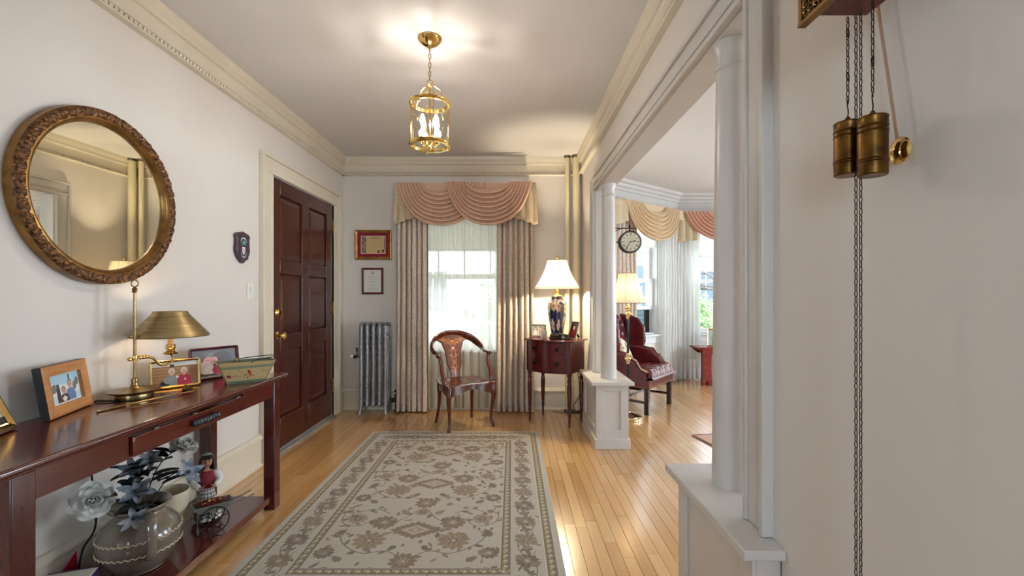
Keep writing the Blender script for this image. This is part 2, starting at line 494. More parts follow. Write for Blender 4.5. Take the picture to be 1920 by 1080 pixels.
# --- walls
m = MB()
m.box(-2.06, -1.92, -2.75, 3.60, 0, H); m.box(-2.06, -1.92, 4.82, 5.40, 0, H); m.box(-2.06, -1.92, 3.60, 4.82, 2.25, H)
struct(m.build('wall_left', WALL))
def opening_wall(name, p0, p1, th, holes, m_, h=H):
    """wall from p0 to p1 with rectangular holes (s0, s1, z0, z1); the room is on the right of p0 -> p1"""
    d = Vector((p1[0] - p0[0], p1[1] - p0[1])); L = d.length; rz = math.atan2(d.y, d.x)
    mb = MB(); s = 0.0
    for (a, b, z0, z1) in holes:
        mb.box(s, a, 0, th, 0, h); mb.box(a, b, 0, th, 0, z0); mb.box(a, b, 0, th, z1, h); s = b
    mb.box(s, L, 0, th, 0, h)
    o = mb.build(name, m_); o.location = (p0[0], p0[1], 0); o.rotation_euler = (0, 0, rz)
    return struct(o), rz
opening_wall('wall_back', (-1.92, 5.14), (0.785, 5.14), 0.24, [(0.77, 1.97, 0.68, 2.35)], WALL)
m = MB()
m.box(0.785, 0.925, -2.6, 1.318, 0, H); m.box(0.785, 0.925, 1.318, 1.49, 0.568, H); m.box(0.785, 0.925, 1.49, 4.26, 2.28, H); m.box(0.785, 0.925, 4.26, 4.475, 0.568, H); m.box(0.785, 0.925, 4.475, 5.95, 0, H)
struct(m.build('wall_right', WALL))
A0, A1 = (0.925, 5.73), (2.55, 7.0)
B1 = (4.35, 7.0); C1 = (5.6, 6.02)
WALLB = mat('bay_wall_paint', (236, 232, 224), 0.6, var=0.015, scale=2.0)
_, rzA = opening_wall('wall_bay_left', A0, A1, 0.2, [(0.56, 1.56, 0.72, 2.42)], WALLB)
opening_wall('wall_bay_back', A1, B1, 0.2, [(0.18, 1.22, 0.70, 2.42)], WALLB)
_, rzC = opening_wall('wall_bay_right', B1, C1, 0.2, [(0.30, 1.30, 0.70, 2.42)], WALLB)
opening_wall('wall_living_right', (5.6, 6.02), (5.6, -2.6), 0.14,
             [(0.8, 2.0, 0.65, 2.35), (3.2, 4.4, 0.65, 2.35), (5.6, 6.8, 0.65, 2.35)], WALLB)
opening_wall('wall_rear', (5.74, -2.6), (-2.06, -2.6), 0.14, [(5.9, 6.7, 0.9, 2.2)], WALL)

# --- cornice of the hall
def moulding(name, prof, axis, pos, a, b, m_, sign, beads=True):
    """profile (d from wall, z) extruded along an axis; sign: which way the room lies"""
    mb = MB(); n = len(prof); vs = []
    for t in (a, b):
        for d, z in prof:
            vs.append((pos + sign * d, t, z) if axis == 'y' else (t, pos + sign * d, z))
    fs = [tuple(range(n)), tuple(range(n, 2 * n))] + [(i, (i + 1) % n, n + (i + 1) % n, n + i) for i in range(n)]
    mb.add(vs, fs)
    o = struct(mb.build(name, m_, angle=25))
    return o
CORN = [(0, 2.640), (0.040, 2.640), (0.045, 2.646), (0.030, 2.652), (0.026, 2.672), (0.036, 2.676), (0.030, 2.684), (0.026, 2.70),
        (0.028, 2.752), (0.034, 2.762), (0.046, 2.766), (0.048, 2.790), (0.056, 2.800), (0.066, 2.822), (0.070, H), (0, H)]
def beads(axis, pos, a, b, sign, parent):
    mb = MB(); t = a; base = MB(); base.ball((0, 0, 0), (0.010, 0.0115, 0.011), 6, 4)
    while t < b:
        c = (pos + sign * 0.032, t, 2.662) if axis == 'y' else (t, pos + sign * 0.032, 2.662)
        vs = [(c[0] + v[0], c[1] + v[1], c[2] + v[2]) for v in base.v]
        mb.add(vs, base.f); t += 0.028
    mb.build('bead_row', TRIM, parent, kind='stuff', weld=False, normals=False)
o = moulding('trim_1', CORN, 'y', -1.92, -2.6, 5.14, TRIM, 1); beads('y', -1.92, 0.2, 5.1, 1, o)
o = moulding('trim_2', CORN, 'x', 5.14, -1.92, 0.785, TRIM, -1); beads('x', 5.14, -1.88, 0.75, -1, o)
o = moulding('trim_3', CORN, 'y', 0.785, -2.6, 5.14, TRIM, -1); beads('y', 0.785, 0.4, 5.1, -1, o)
# --- baseboards
BASE = [(0, 0), (0.030, 0), (0.030, 0.012), (0.018, 0.022), (0.018, 0.195), (0.030, 0.202), (0.030, 0.214), (0.022, 0.222), (0.016, 0.236), (0, 0.24)]
moulding('baseboard_left', BASE, 'y', -1.92, -2.6, 3.44, TRIM, 1)
moulding('baseboard_left_corner', BASE, 'y', -1.92, 4.985, 5.14, TRIM, 1)
moulding('baseboard_back', BASE, 'x', 5.14, -1.92, 0.785, TRIM, -1)
moulding('baseboard_right_corner', BASE, 'y', 0.785, 4.50, 5.14, TRIM, -1)
moulding('baseboard_right', BASE, 'y', 0.785, -2.6, 1.316, TRIM, -1)

# --- cased opening to the living room (header and two legs, stepped boards)
m = MB()
def casing_leg(mb, y_out, y_in, z0):
    s = 1 if y_in > y_out else -1
    for a, b, d, z1 in ((0.0, 0.022, 0.034, 2.3875), (0.022, 0.110, 0.020, 2.2775), (0.110, 0.130, 0.028, 2.2775)):
        ya, yb = sorted((y_out + s * a, y_out + s * b)); mb.box(0.785 - d, 0.79, ya, yb, z0, z1)
casing_leg(m, 1.362, 1.492, 0.568)
casing_leg(m, 4.392, 4.262, 0.568)
for a, b, d in ((0.0, 0.022, 0.034), (0.022, 0.085, 0.020), (0.085, 0.094, 0.026), (0.094, 0.112, 0.020), (0.112, 0.132, 0.028)):
    q = 0.0 if a == 0.0 else 0.0225
    m.box(0.785 - d, 0.79, 1.362 + q, 4.392 - q, 2.41 - b, 2.41 - a)
m.box(0.92, 0.94, 1.40, 4.36, 2.278, 2.41)
struct(m.build('trim_4', TRIMW, bevel=0.004))
# soffit board and jamb liners
m = MB(); m.box(0.787, 0.925, 1.49, 4.262, 2.268, 2.282); m.box(0.787, 0.925, 1.488, 1.498, 0.567, 2.27); m.box(0.787, 0.925, 4.252, 4.262, 0.567, 2.27)
struct(m.build('trim_5', TRIMW))

# --- living room cornice
def corn_angled(name, p0, p1):
    d = Vector((p1[0] - p0[0], p1[1] - p0[1])); L = d.length
    P = [(0, 2.55), (0.02, 2.55), (0.024, 2.562), (0.02, 2.572), (0.02, 2.70), (0.04, 2.712), (0.045, 2.735), (0.075, 2.76), (0.08, 2.79), (0.12, 2.80), (0.125, H), (0, H)]
    mb = MB(); n = len(P); vs = [(-0.04, -q, z) for q, z in P] + [(L + 0.04, -q, z) for q, z in P]
    mb.add(vs, [tuple(range(n)), tuple(range(n, 2 * n))] + [(i, (i + 1) % n, n + (i + 1) % n, n + i) for i in range(n)])
    o = mb.build(name, TRIMW, angle=25); o.location = (p0[0], p0[1], 0); o.rotation_euler = (0, 0, math.atan2(d.y, d.x))
    return struct(o)
corn_angled('trim_6', A0, A1); corn_angled('trim_7', A1, B1); corn_angled('trim_8', B1, C1)
def base_angled(name, p0, p1):
    d = Vector((p1[0] - p0[0], p1[1] - p0[1])); L = d.length
    mb = MB(); n = len(BASE); vs = [(0, -q, z) for q, z in BASE] + [(L, -q, z) for q, z in BASE]
    mb.add(vs, [tuple(range(n)), tuple(range(n, 2 * n))] + [(i, (i + 1) % n, n + (i + 1) % n, n + i) for i in range(n)])
    o = mb.build(name, TRIMW, angle=25); o.location = (p0[0], p0[1], 0); o.rotation_euler = (0, 0, math.atan2(d.y, d.x))
    return struct(o)
base_angled('baseboard_bay_left', A0, A1); base_angled('baseboard_bay_back', A1, B1)

# --- windows (double hung): local x along the wall, y outward, z up
SASH = mat('sash_paint', (238, 240, 240), 0.35, var=0.02)
def window(n, p0, rz, s0, s1, z0, z1, zm, muntins_v=(), muntins_h=(), raised=0.0, casing=True, th=0.2):
    root = bpy.data.objects.new('window_%d' % n, None); COL.objects.link(root); root['kind'] = 'structure'
    root.location = (p0[0], p0[1], 0); root.rotation_euler = (0, 0, rz)
    m = MB(); t = 0.03
    m.box(s0, s0 + t, 0, th, z0, z1); m.box(s1 - t, s1, 0, th, z0, z1); m.box(s0, s1, 0, th, z1 - t, z1); m.box(s0, s1, 0.02, th, z0, z0 + 0.02)
    m.build('jamb', SASH, root)
    if casing:
        m = MB(); c = 0.10
        m.box(s0 - c, s0 + 0.012, -0.022, 0.0, z0, z1 + c); m.box(s1 - 0.012, s1 + c, -0.022, 0.0, z0, z1 + c); m.box(s0 - c, s1 + c, -0.026, 0.0, z1 - 0.012, z1 + c + 0.01)
        m.build('casing', SASH, root, bevel=0.005)
        m = MB(); m.box(s0 - c - 0.02, s1 + c + 0.02, -0.06, 0.05, z0 - 0.028, z0)
        m.build('sill', SASH, root, bevel=0.006)
        m = MB(); m.box(s0 - c, s1 + c, -0.018, 0.0, z0 - 0.13, z0 - 0.028)
        m.build('apron', SASH, root, bevel=0.004)
    def sash(name, za, zb, y, mv, mh):
        a, b = s0 + t, s1 - t; w = 0.05
        m = MB(); m.box(a, a + w, y, y + 0.035, za, zb); m.box(b - w, b, y, y + 0.035, za, zb)
        m.box(a + w, b - w, y, y + 0.035, za, za + w * 1.1); m.box(a + w, b - w, y, y + 0.035, zb - w, zb)
        sh = m.build(name, SASH, root, bevel=0.003)
        for q in mv:
            m = MB(); m.box(q - 0.009, q + 0.009, y + 0.004, y + 0.03, za + w, zb - w); m.build('muntin', SASH, sh)
        for q in mh:
            m = MB(); m.box(a + w, b - w, y + 0.004, y + 0.03, q - 0.009, q + 0.009); m.build('muntin', SASH, sh)
        m = MB(); m.quad((a + w - 0.004, y + 0.018, za + w), (b - w + 0.004, y + 0.018, za + w), (b - w + 0.004, y + 0.018, zb - w), (a + w - 0.004, y + 0.018, zb - w))
        m.build('pane', GLASS, sh)
    sash('upper_sash', zm - 0.02, z1 - t, 0.10, muntins_v, muntins_h)
    sash('lower_sash', z0 + 0.02 + raised, zm + 0.03 + raised * 0, 0.055, (), ())
    return root
W1 = window(1, (-1.92, 5.14), 0, 0.77, 1.97, 0.68, 2.35, 1.50, (1.07, 1.37, 1.67), (), th=0.24)
W2 = window(2, A0, rzA, 0.56, 1.56, 0.72, 2.42, 1.50, (0.78, 1.40), (1.90,), raised=0.34)
W3 = window(3, A1, 0, 0.18, 1.22, 0.70, 2.42, 1.50, (0.40, 1.0), (1.90,))
W4 = window(4, B1, rzC, 0.30, 1.30, 0.70, 2.42, 1.50, (0.52, 1.08), (1.90,))
for n_, (a_, b_) in enumerate(((0.8, 2.0), (3.2, 4.4), (5.6, 6.8))): window(5 + n_, (5.6, 6.02), -PI / 2, a_, b_, 0.65, 2.35, 1.50, (a_ + 0.25, b_ - 0.25), (1.90,), th=0.14)
window(8, (5.74, -2.6), PI, 5.9, 6.7, 0.9, 2.2, 1.55, (), (), th=0.14)  # unseen rear window, added as an opening for the fill light
m = MB()      # storm screen in the gap under the raised sash
m.box(0.60, 0.64, 0.13, 0.16, 0.74, 1.14); m.box(1.44, 1.53, 0.13, 0.16, 0.74, 1.14); m.box(0.64, 1.44, 0.13, 0.16, 0.74, 0.79); m.box(0.64, 1.44, 0.13, 0.16, 1.10, 1.14)
m.build('screen_frame', BLACK, W2)
m = MB(); m.quad((0.64, 0.145, 0.79), (1.44, 0.145, 0.79), (1.44, 0.145, 1.10), (0.64, 0.145, 1.10))
m.build('screen_mesh', cloth_mat('insect_screen', (30, 34, 44), trans=0.25, transl=0.0, bump=0), W2)
SHADE = cloth_mat('roller_shade_cloth', (250, 248, 244), transl=0.75, var=0.02, bump=0.05)
def roller(label, p0, rz, s0, s1, zt, zb):
    t = thing('roller_shade', label, 'window shade', (p0[0], p0[1], zb), rz)
    m = MB(); m.box(s0, s1, 0.030, 0.032, 0.0, zt - zb); m.build('shade_cloth', SHADE, t)
    m = MB(); m.box(s0, s1, 0.024, 0.038, -0.012, 0.012); m.build('hem_bar', SHADE, t, bevel=0.003)
    m = MB(); m.tube([(s0, 0.031, zt - zb), (s1, 0.031, zt - zb)], 0.022, 12); m.build('roller', SHADE, t)
roller('white roller shade pulled part way down behind the hall window sheers', (-1.92, 5.14), 0, 0.80, 1.94, 2.31, 1.805)
roller('white roller shade at top of the angled bay window beside the hanging clock', A0, rzA, 0.60, 1.52, 2.38, 2.0)
roller('white roller shade at top of the bay window facing the camera', A1, 0, 0.22, 1.18, 2.38, 2.01)

# --- front door
D = MB()
Y0, Y1 = 3.605, 4.815; XF = -1.912; XB = -1.956
stiles = [(Y0, Y0 + 0.135), (4.135, 4.270), (Y1 - 0.135, Y1)]
rails = [(0.03, 0.275), (0.825, 0.96), (1.47, 1.585), (2.12, 2.245)]
for a, b in stiles: D.box(XB, XF, a, b, 0.03, 2.245)
cols = [(Y0 + 0.135, 4.135), (4.270, Y1 - 0.135)]; rows = [(0.275, 0.825), (0.96, 1.47), (1.585, 2.12)]
for (a, b) in cols:
    for (c, d) in rails: D.box(XB, XF, a, b, c, d)
door = struct(D.build('door_1', MAHOG, bevel=0.006, weld=False))
for (a, b) in cols:
    for (c, d) in rows:
        m = MB(); i = 0.05
        xr, xp = XF - 0.022, XF - 0.006
        m.add([(xr, a, c), (xr, b, c), (xr, b, d), (xr, a, d), (xp, a + i, c + i), (xp, b - i, c + i), (xp, b - i, d - i), (xp, a + i, d - i),
               (XB + 0.006, a, c), (XB + 0.006, b, c), (XB + 0.006, b, d), (XB + 0.006, a, d)],
              [(0, 1, 5, 4), (1, 2, 6, 5), (2, 3, 7, 6), (3, 0, 4, 7), (4, 5, 6, 7), (8, 11, 10, 9), (0, 8, 9, 1), (1, 9, 10, 2), (2, 10, 11, 3), (3, 11, 8, 0)])
        m.build('panel', MAHOG, door, smooth=False)
m = MB(); m.lathe([(0.034, 0), (0.034, 0.006), (0.024, 0.010), (0.014, 0.014), (0.014, 0.036), (0.022, 0.042), (0.031, 0.054), (0.031, 0.064), (0.022, 0.074), (0, 0.077)], 24, axis='x')
o = m.build('door_knob', BRASS, door); o.location = (XF, 3.685, 0.965); o['label'] = 'polished brass door knob'
m = MB(); m.lathe([(0.032, 0), (0.032, 0.006), (0.022, 0.014), (0.012, 0.018), (0, 0.018)], 24, axis='x'); m.box(0.016, 0.040, -0.005, 0.005, -0.018, 0.018)
o = m.build('deadbolt', BRASS, door); o.location = (XF, 3.685, 1.152); o['label'] = 'polished brass deadbolt turn'
for z in (2.03, 1.16, 0.33):
    m = MB(); m.tube([(XF + 0.012, 4.826, z - 0.055), (XF + 0.012, 4.826, z + 0.055)], 0.008, 10); m.box(XF - 0.002, XF + 0.006, 4.80, 4.826, z - 0.05, z + 0.05)
    m.ball((XF + 0.012, 4.826, z + 0.062), 0.009, 8, 6); m.ball((XF + 0.012, 4.826, z - 0.062), 0.009, 8, 6)
    m.build('hinge', ABRASS, door)
# casing and stone sill of the door
m = MB()
for ya, yb in ((3.44, 3.598), (4.832, 4.985)):
    w = yb - ya; outer = ya < 4
    e0, e1 = (ya, ya + 0.028) if outer else (yb - 0.028, yb)
    m.box(-1.92, -1.882, e0, e1, 0, 2.371)
    f0, f1 = (ya + 0.028, yb) if outer else (ya, yb - 0.028)
    m.box(-1.92, -1.896, f0, f1, 0, 2.2555)
    g0, g1 = (yb - 0.03, yb) if outer else (ya, ya + 0.03)
    m.box(-1.92, -1.890, g0, g1, 0, 2.251)
m.box(-1.92, -1.882, 3.44, 4.985, 2.372, 2.40); m.box(-1.92, -1.896, 3.468, 4.957, 2.256, 2.372); m.box(-1.92, -1.890, 3.57, 4.86, 2.252, 2.282)
struct(m.build('trim_9', TRIM, bevel=0.004, weld=False))
m = MB(); m.box(-2.0, -1.868, 3.60, 4.83, -0.004, 0.022)
struct(m.build('trim_10', mat('grey_sill_stone', (150, 144, 136), 0.6, scale=30, rgb2=(120, 116, 110)), bevel=0.004))

# ================================================================== PEDESTALS AND COLUMNS of the opening
def pedestal(name, label, x0, x1, y0, y1, side):
    """half-height panelled pedestal; side 'far': panels on the left and front, 'near': panel on the left"""
    t = thing(name, label, 'pedestal', (x0, y0, 0))
    W = x1 - x0; Dp = y1 - y0; zt = 0.537; r = 0.012
    m = MB()
    hole = 0.01
    m.box(r, W - r, r, Dp - r, 0.06, zt)
    # stiles and rails of the left face
    sy = 0.075
    m.box(0, r, 0, sy, 0.06, zt); m.box(0, r, Dp - sy, Dp, 0.06, zt); m.box(0, r, sy, Dp - sy, 0.06, 0.16); m.box(0, r, sy, Dp - sy, zt - 0.045, zt)
    # front face
    if side == 'far':
        m.box(r, 0.065, 0, r, 0.06, zt); m.box(W - 0.065, W, 0, r, 0.06, zt); m.box(0.065, W - 0.065, 0, r, 0.06, 0.16); m.box(0.065, W - 0.065, 0, r, zt - 0.05, zt)
    else:
        m.box(r, W, 0, r, 0.06, zt)
    m.box(W - r, W, r, Dp, 0.06, zt)
    m.build('pedestal_body', TRIMW, t, bevel=0.002, weld=False)
    m = MB(); m.box(-0.014, W + 0.014, -0.014, Dp + (0.014 if side != 'far' else 0), 0, 0.085)
    m.build('plinth', TRIMW, t, bevel=0.004)
    m = MB()
    if side == 'far': m.box(-0.045, W + 0.04, -0.042, Dp - 0.02, zt, zt + 0.03)
    else: m.prism([(-0.045, -0.042), (0.076, -0.042), (0.076, -0.0165), (W + 0.04, -0.0165), (W + 0.04, Dp + 0.04), (-0.045, Dp + 0.04)], zt, zt + 0.03)
    m.build('cap', TRIMW, t, bevel=0.004)
pedestal('pedestal', 'white panelled half-height pedestal standing beside the dark red drawer table', 0.708, 0.98, 3.812, 4.47, 'far')
pedestal('pedestal', 'white panelled half wall with cap board in right foreground', 0.708, 0.98, 1.335, 1.93, 'near')
def column(label, x, y):
    z0, z1 = 0.567, 2.268; h = z1 - z0
    m = MB()
    prof = [(0.0695, 0), (0.0695, 0.02)]
    for k in range(1, 13):
        q = k / 12; prof.append((0.069 - 0.014 * q ** 1.5, 0.02 + q * (h - 0.135)))
    zc = h - 0.11
    prof += [(0.0555, zc), (0.062, zc + 0.006), (0.062, zc + 0.014), (0.056, zc + 0.02), (0.0555, zc + 0.07), (0.060, zc + 0.078), (0.064, zc + 0.088), (0.064, zc + 0.11), (0, zc + 0.11)]
    m.lathe([(0, 0)] + prof, 40)
    o = m.build('column', TRIMW); o.location = (x, y, z0)
    tag(o, label, 'column')
column('slender white column on the pedestal beside the dark red drawer table', 0.848, 3.985)
column('white column on the half wall in right foreground', 0.848, 1.752)

# ================================================================== STEAM PIPES in the corner
PIPEP = mat('pipe_paint', (222, 208, 172), 0.3, var=0.04, scale=6)
def pipe(label, x, y, r):
    t = thing('steam_pipe', label, 'pipe', (x, y, 0))
    m = MB(); m.tube([(0, 0, 0), (0, 0, H)], r, 20); m.build('riser', PIPEP, t)
    for z, s in ((H - 0.026, 1), (0.0, -1)):
        m = MB(); m.lathe([(r, 0), (r + 0.010, 0.0), (r + 0.013, 0.006), (r + 0.011, 0.018), (r, 0.024)] if s < 0 else [(r, 0), (r + 0.009, 0.004), (r + 0.013, 0.016), (r + 0.013, 0.026), (r, 0.026)], 24)
        o = m.build('collar', mat('dull_nickel', (120, 108, 92), 0.35, 0.9, scale=30), t); o.location = (0, 0, z)
pipe('thinner left steam pipe rising in the corner beside the window drapes', 0.615, 5.045, 0.025)
pipe('thicker right steam pipe rising in the corner behind the table lamp', 0.712, 5.03, 0.040)
# ================================================================== WALL THINGS OF THE HALL
# --- round mirror
t = thing('wall_mirror', 'large round mirror in a carved gilt frame on left wall', 'mirror', (-1.906, 2.10, 1.745), math.radians(-1.5))
rng = np.random.default_rng(4)
def ornate(u, v):
    a = 2 * PI * u
    q = v * PI
    rr = 0.3745 + 0.0235 * -math.cos(q); hh = 0.036 + 0.016 * math.sin(q)
    k = math.sin(q) ** 0.5 if 0 < v < 1 else 0
    ros = math.cos(46 * a) * math.cos(q * 1.0 - PI / 2)
    leafs = math.sin(131 * a + 2.5 * math.sin(37 * a)) * math.sin(q * 4 + 21 * a)
    hh += k * (0.0030 * ros + 0.0052 * leafs); rr += k * 0.0008 * math.sin(74 * a)
    return (hh, rr * math.cos(a), rr * math.sin(a))
m = MB(); m.grid(ornate, 720, 10, cu=True)
GILT = mat('carved_gilt', (134, 88, 44), 0.45, 0.5, scale=75, rgb2=(38, 16, 10), detail=3)
m.build('carved_border', GILT, t, angle=180)
m = MB(); m.lathe([(0.330, 0.0), (0.398, 0.0), (0.398, 0.038), (0.350, 0.046), (0.346, 0.041), (0.343, 0.043), (0.339, 0.036), (0.336, 0.037), (0.331, 0.024), (0.330, 0.0)], 96, axis='x')
GOLDP = mat('worn_gold_leaf', (156, 114, 60), 0.36, 0.7, scale=16, rgb2=(112, 78, 36))
m.build('frame', GOLDP, t, angle=50)
m = MB(); m.lathe([(0, 0.016), (0.337, 0.016), (0.337, 0.020), (0, 0.020)], 96, axis='x')
mg = mat('mirror_silver', (240, 240, 226), 0.01, 1.0, var=0.0)
m.build('mirror_glass', mg, t)

# --- shield plaque
t = thing('shield_plaque', 'small dark wooden shield plaque with painted crest beside the door', 'plaque', (-1.918, 3.20, 1.518))
half = [(0.0, 0.0), (0.02, 0.012), (0.055, 0.04), (0.078, 0.075), (0.082, 0.10), (0.076, 0.135), (0.074, 0.17), (0.084, 0.195), (0.074, 0.20), (0.062, 0.212), (0.03, 0.218), (0.0, 0.226)]
poly = half + [(-x, z) for x, z in half[-2:0:-1]]
Mx = Matrix(((0, 0, 1, 0), (1, 0, 0, 0), (0, 1, 0, 0), (0, 0, 0, 1)))
m = MB(); m.M = Mx; m.prism(poly, 0.0, 0.024)
m.build('board', mat('plaque_wood', (62, 38, 62), 0.3, scale=10, stretch=(8, 8, 1), rgb2=(72, 30, 24), coat=0.4), t, bevel=0.004)
c = CV(160, 220, (52, 40, 66))
c.ell(80, 160, 52, 44, (208, 208, 204)); c.ell(80, 152, 50, 40, (52, 40, 66)); c.ell(80, 150, 36, 30, (66, 120, 122)); c.ell(88, 156, 18, 10, (120, 170, 168))
c.rect(48, 118, 112, 132, (36, 34, 40)); c.ell(80, 60, 48, 44, (200, 200, 196)); c.ell(80, 70, 46, 42, (52, 40, 66))
c.poly([(50, 120), (110, 120), (110, 70), (96, 48), (80, 38), (64, 48), (50, 70)], (30, 26, 32)); c.poly([(54, 116), (106, 116), (106, 72), (94, 52), (80, 43), (66, 52), (54, 72)], (236, 226, 218))
c.line([(84, 104), (78, 90), (84, 76), (76, 60)], 8, (190, 66, 84)); c.line([(80, 92), (66, 98)], 5, (190, 66, 84)); c.line([(82, 84), (96, 90)], 5, (190, 66, 84)); c.line([(80, 74), (94, 62)], 5, (190, 66, 84)); c.line([(92, 70), (98, 84)], 4, (190, 66, 84)); c.ell(86, 106, 7, 6, (190, 66, 84))
m = MB(); m.quad((0.0248, -0.055, 0.028), (0.0248, 0.055, 0.028), (0.0248, 0.055, 0.196), (0.0248, -0.055, 0.196))
m.build('painted_crest', imat('crest_print', c.img('crest_print'), 0.35), t)

# --- light switch
t = thing('light_switch', 'white dimmer light switch on left wall beside the door casing', 'switch', (-1.919, 3.318, 1.262))
m = MB(); m.box(0, 0.006, -0.038, 0.038, 0, 0.122); m.build('switch_plate', IVORY, t, bevel=0.003)
m = MB(); m.box(0.006, 0.009, -0.017, 0.017, 0.028, 0.094); m.build('slider_inset', mat('inset_white', (214, 226, 226), 0.3), t, bevel=0.001)
m = MB(); m.add([(0.009, -0.015, 0.03), (0.009, 0.006, 0.03), (0.009, 0.006, 0.092), (0.009, -0.015, 0.092), (0.015, -0.015, 0.086), (0.015, 0.006, 0.086)],
      [(0, 1, 5, 4), (4, 5, 2, 3), (0, 4, 3), (1, 2, 5), (0, 3, 2, 1)]); m.build('rocker', mat('rocker_white', (226, 234, 234), 0.25), t)
for z in (0.012, 0.110):
    m = MB(); m.lathe([(0.0035, 0.006), (0.0035, 0.0075), (0, 0.0075)], 10, axis='x'); o = m.build('screw', CHROME, t); o.location = (0, 0, z)

# --- framed things
def framed(name, label, cat, w, h, border, depth, fm, img, loc, rotz, lean=0.0, mat_w=0.0, mat_m=None, easel=False, group=None, rough=0.35, rounded=False, glass=True, inner_rgh=0.25):
    """front faces local -y; leaned back by `lean` about its bottom edge"""
    t = thing(name, label, cat, loc, rotz, group)
    R = Matrix.Rotation(-lean, 4, 'X'); t.location.z += depth * math.sin(lean)
    def MBr():
        mb = MB(); mb.M = R; return mb
    X, Z = w / 2, h
    m = MBr()
    if rounded:
        def ring_pts(ins, r, y):
            pts = []
            for cx, cz, a0 in ((X - ins - r, ins + r, -PI / 2), (X - ins - r, Z - ins - r, 0), (-X + ins + r, Z - ins - r, PI / 2), (-X + ins + r, ins + r, PI)):
                for k in range(5):
                    a = a0 + PI / 2 * k / 4; pts.append((cx + r * math.cos(a), y, cz + r * math.sin(a)))
            return pts
        P = [ring_pts(0, 0.014, depth), ring_pts(0, 0.014, 0.003), ring_pts(border * 0.4, 0.011, -0.001), ring_pts(border, 0.006, 0.004), ring_pts(border, 0.006, depth)]
        n = len(P[0]); vs = [p for r_ in P for p in r_]
        fs = [(j * n + k, j * n + (k + 1) % n, (j + 1) * n + (k + 1) % n, (j + 1) * n + k) for j in range(4) for k in range(n)]
        m.add(vs, fs)
        m.build('frame', fm, t, angle=50)
    else:
        b = border
        rings = []
        for ins, y in ((0, depth), (0, 0.002), (0.002, 0), (b * 0.35, -0.002), (b * 0.8, 0.003), (b, 0.004), (b, depth)):
            rings.append([(-X + ins, y, ins), (X - ins, y, ins), (X - ins, y, Z - ins), (-X + ins, y, Z - ins)])
        vs = [p for r_ in rings for p in r_]
        fs = [(j * 4 + k, j * 4 + (k + 1) % 4, (j + 1) * 4 + (k + 1) % 4, (j + 1) * 4 + k) for j in range(len(rings) - 1) for k in range(4)]
        m.add(vs, fs); m.build('frame', fm, t, smooth=False)
    m = MBr(); m.box(-X + border * 0.7, X - border * 0.7, depth * 0.75, depth * 0.95, border * 0.7, Z - border * 0.7)
    m.build('backing', BLACK, t)
    yb = depth * 0.6
    if mat_w:
        m = MBr(); e = border
        m.quad((-X + e, yb, e), (X - e, yb, e), (X - e, yb, Z - e), (-X + e, yb, Z - e)); m.build('mount', mat_m, t)
        e = border + mat_w; yp = yb - 0.0015
    else:
        e = border; yp = yb
    m = MBr(); m.quad((-X + e, yp, e), (X - e, yp, e), (X - e, yp, Z - e), (-X + e, yp, Z - e))
    m.build('picture', imat(name + '_print', img, rough), t)
    if easel:
        m = MB(); d = 0.45 * h
        m.M = None
        top = R @ Vector((0, depth, h * 0.62)); foot = Vector((0, top.y + 0.30 * h + depth, 0.003))
        m.tube([top, foot], (0.004), 6, flat=(4.0, 0.8)); m.build('easel_leg', BLACK, t)
    return t
def textlines(c, x0, x1, y, n, dy, col, seed, wd=2, center=True):
    r = random.Random(seed)
    for k in range(n):
        L = (x1 - x0) * (r.uniform(0.6, 1.0) if center else r.uniform(0.85, 1)); s = (x0 + x1 - L) / 2 if center else x0; q = s
        while q < s + L:
            wl = r.uniform(5, 18); c.line([(q, y - k * dy), (min(q + wl, s + L), y - k * dy)], wd, col, 0.75); q += wl + 5
GOLDF = mat('gold_frame_moulding', (190, 140, 70), 0.3, 0.7, scale=20, rgb2=(140, 96, 44))
c = CV(480, 330, (206, 178, 128)); c.rect(0, 0, 480, 8, (232, 222, 196)); c.rect(0, 322, 480, 330, (232, 222, 196)); c.rect(0, 0, 8, 330, (232, 222, 196)); c.rect(472, 0, 480, 330, (232, 222, 196))
for k in range(7):
    for j in range(2):
        c.rect(16 + j * 46, 18 + k * 43, 54 + j * 46, 56 + k * 43, (40, 34, 34)); c.ell(35 + j * 46, 37 + k * 43, 13, 14, random.choice([(200, 190, 170), (150, 60, 50), (180, 150, 90), (90, 110, 90)])); c.line([(24 + j * 46, 28 + k * 43), (46 + j * 46, 46 + k * 43)], 4, (30, 28, 30))
for k in range(6): c.rect(450, 90 + k * 36, 466, 116 + k * 36, (46, 36, 36))
c.poly([(400, 60), (460, 60), (430, 12)], (48, 40, 38)); c.ell(420, 62, 14, 12, (50, 44, 40)); c.ell(444, 64, 14, 12, (50, 44, 40)); c.ell(345, 38, 28, 26, (176, 40, 34)); c.ell(345, 38, 18, 16, (150, 28, 26))
textlines(c, 150, 400, 304, 2, 20, (60, 46, 40), 1, 7); textlines(c, 140, 430, 256, 9, 17, (120, 98, 76), 2, 2); textlines(c, 180, 300, 96, 3, 17, (120, 98, 76), 3, 2)
framed('framed_certificate', 'gold framed parchment certificate in crimson mount above the radiator', 'certificate', 0.414, 0.337, 0.032, 0.022, GOLDF, c.img('charter'), (-1.57, 5.117, 1.693), 0,
       mat_w=0.035, mat_m=mat('crimson_mount', (138, 26, 50), 0.85, var=0.05, scale=80))
c = CV(300, 380, (226, 224, 218)); c.ell(150, 328, 26, 24, (120, 118, 118)); c.ell(150, 330, 18, 17, (222, 220, 214)); c.line([(132, 318), (150, 340), (168, 318)], 4, (90, 88, 88)); c.line([(150, 305), (150, 345)], 4, (90, 88, 88))
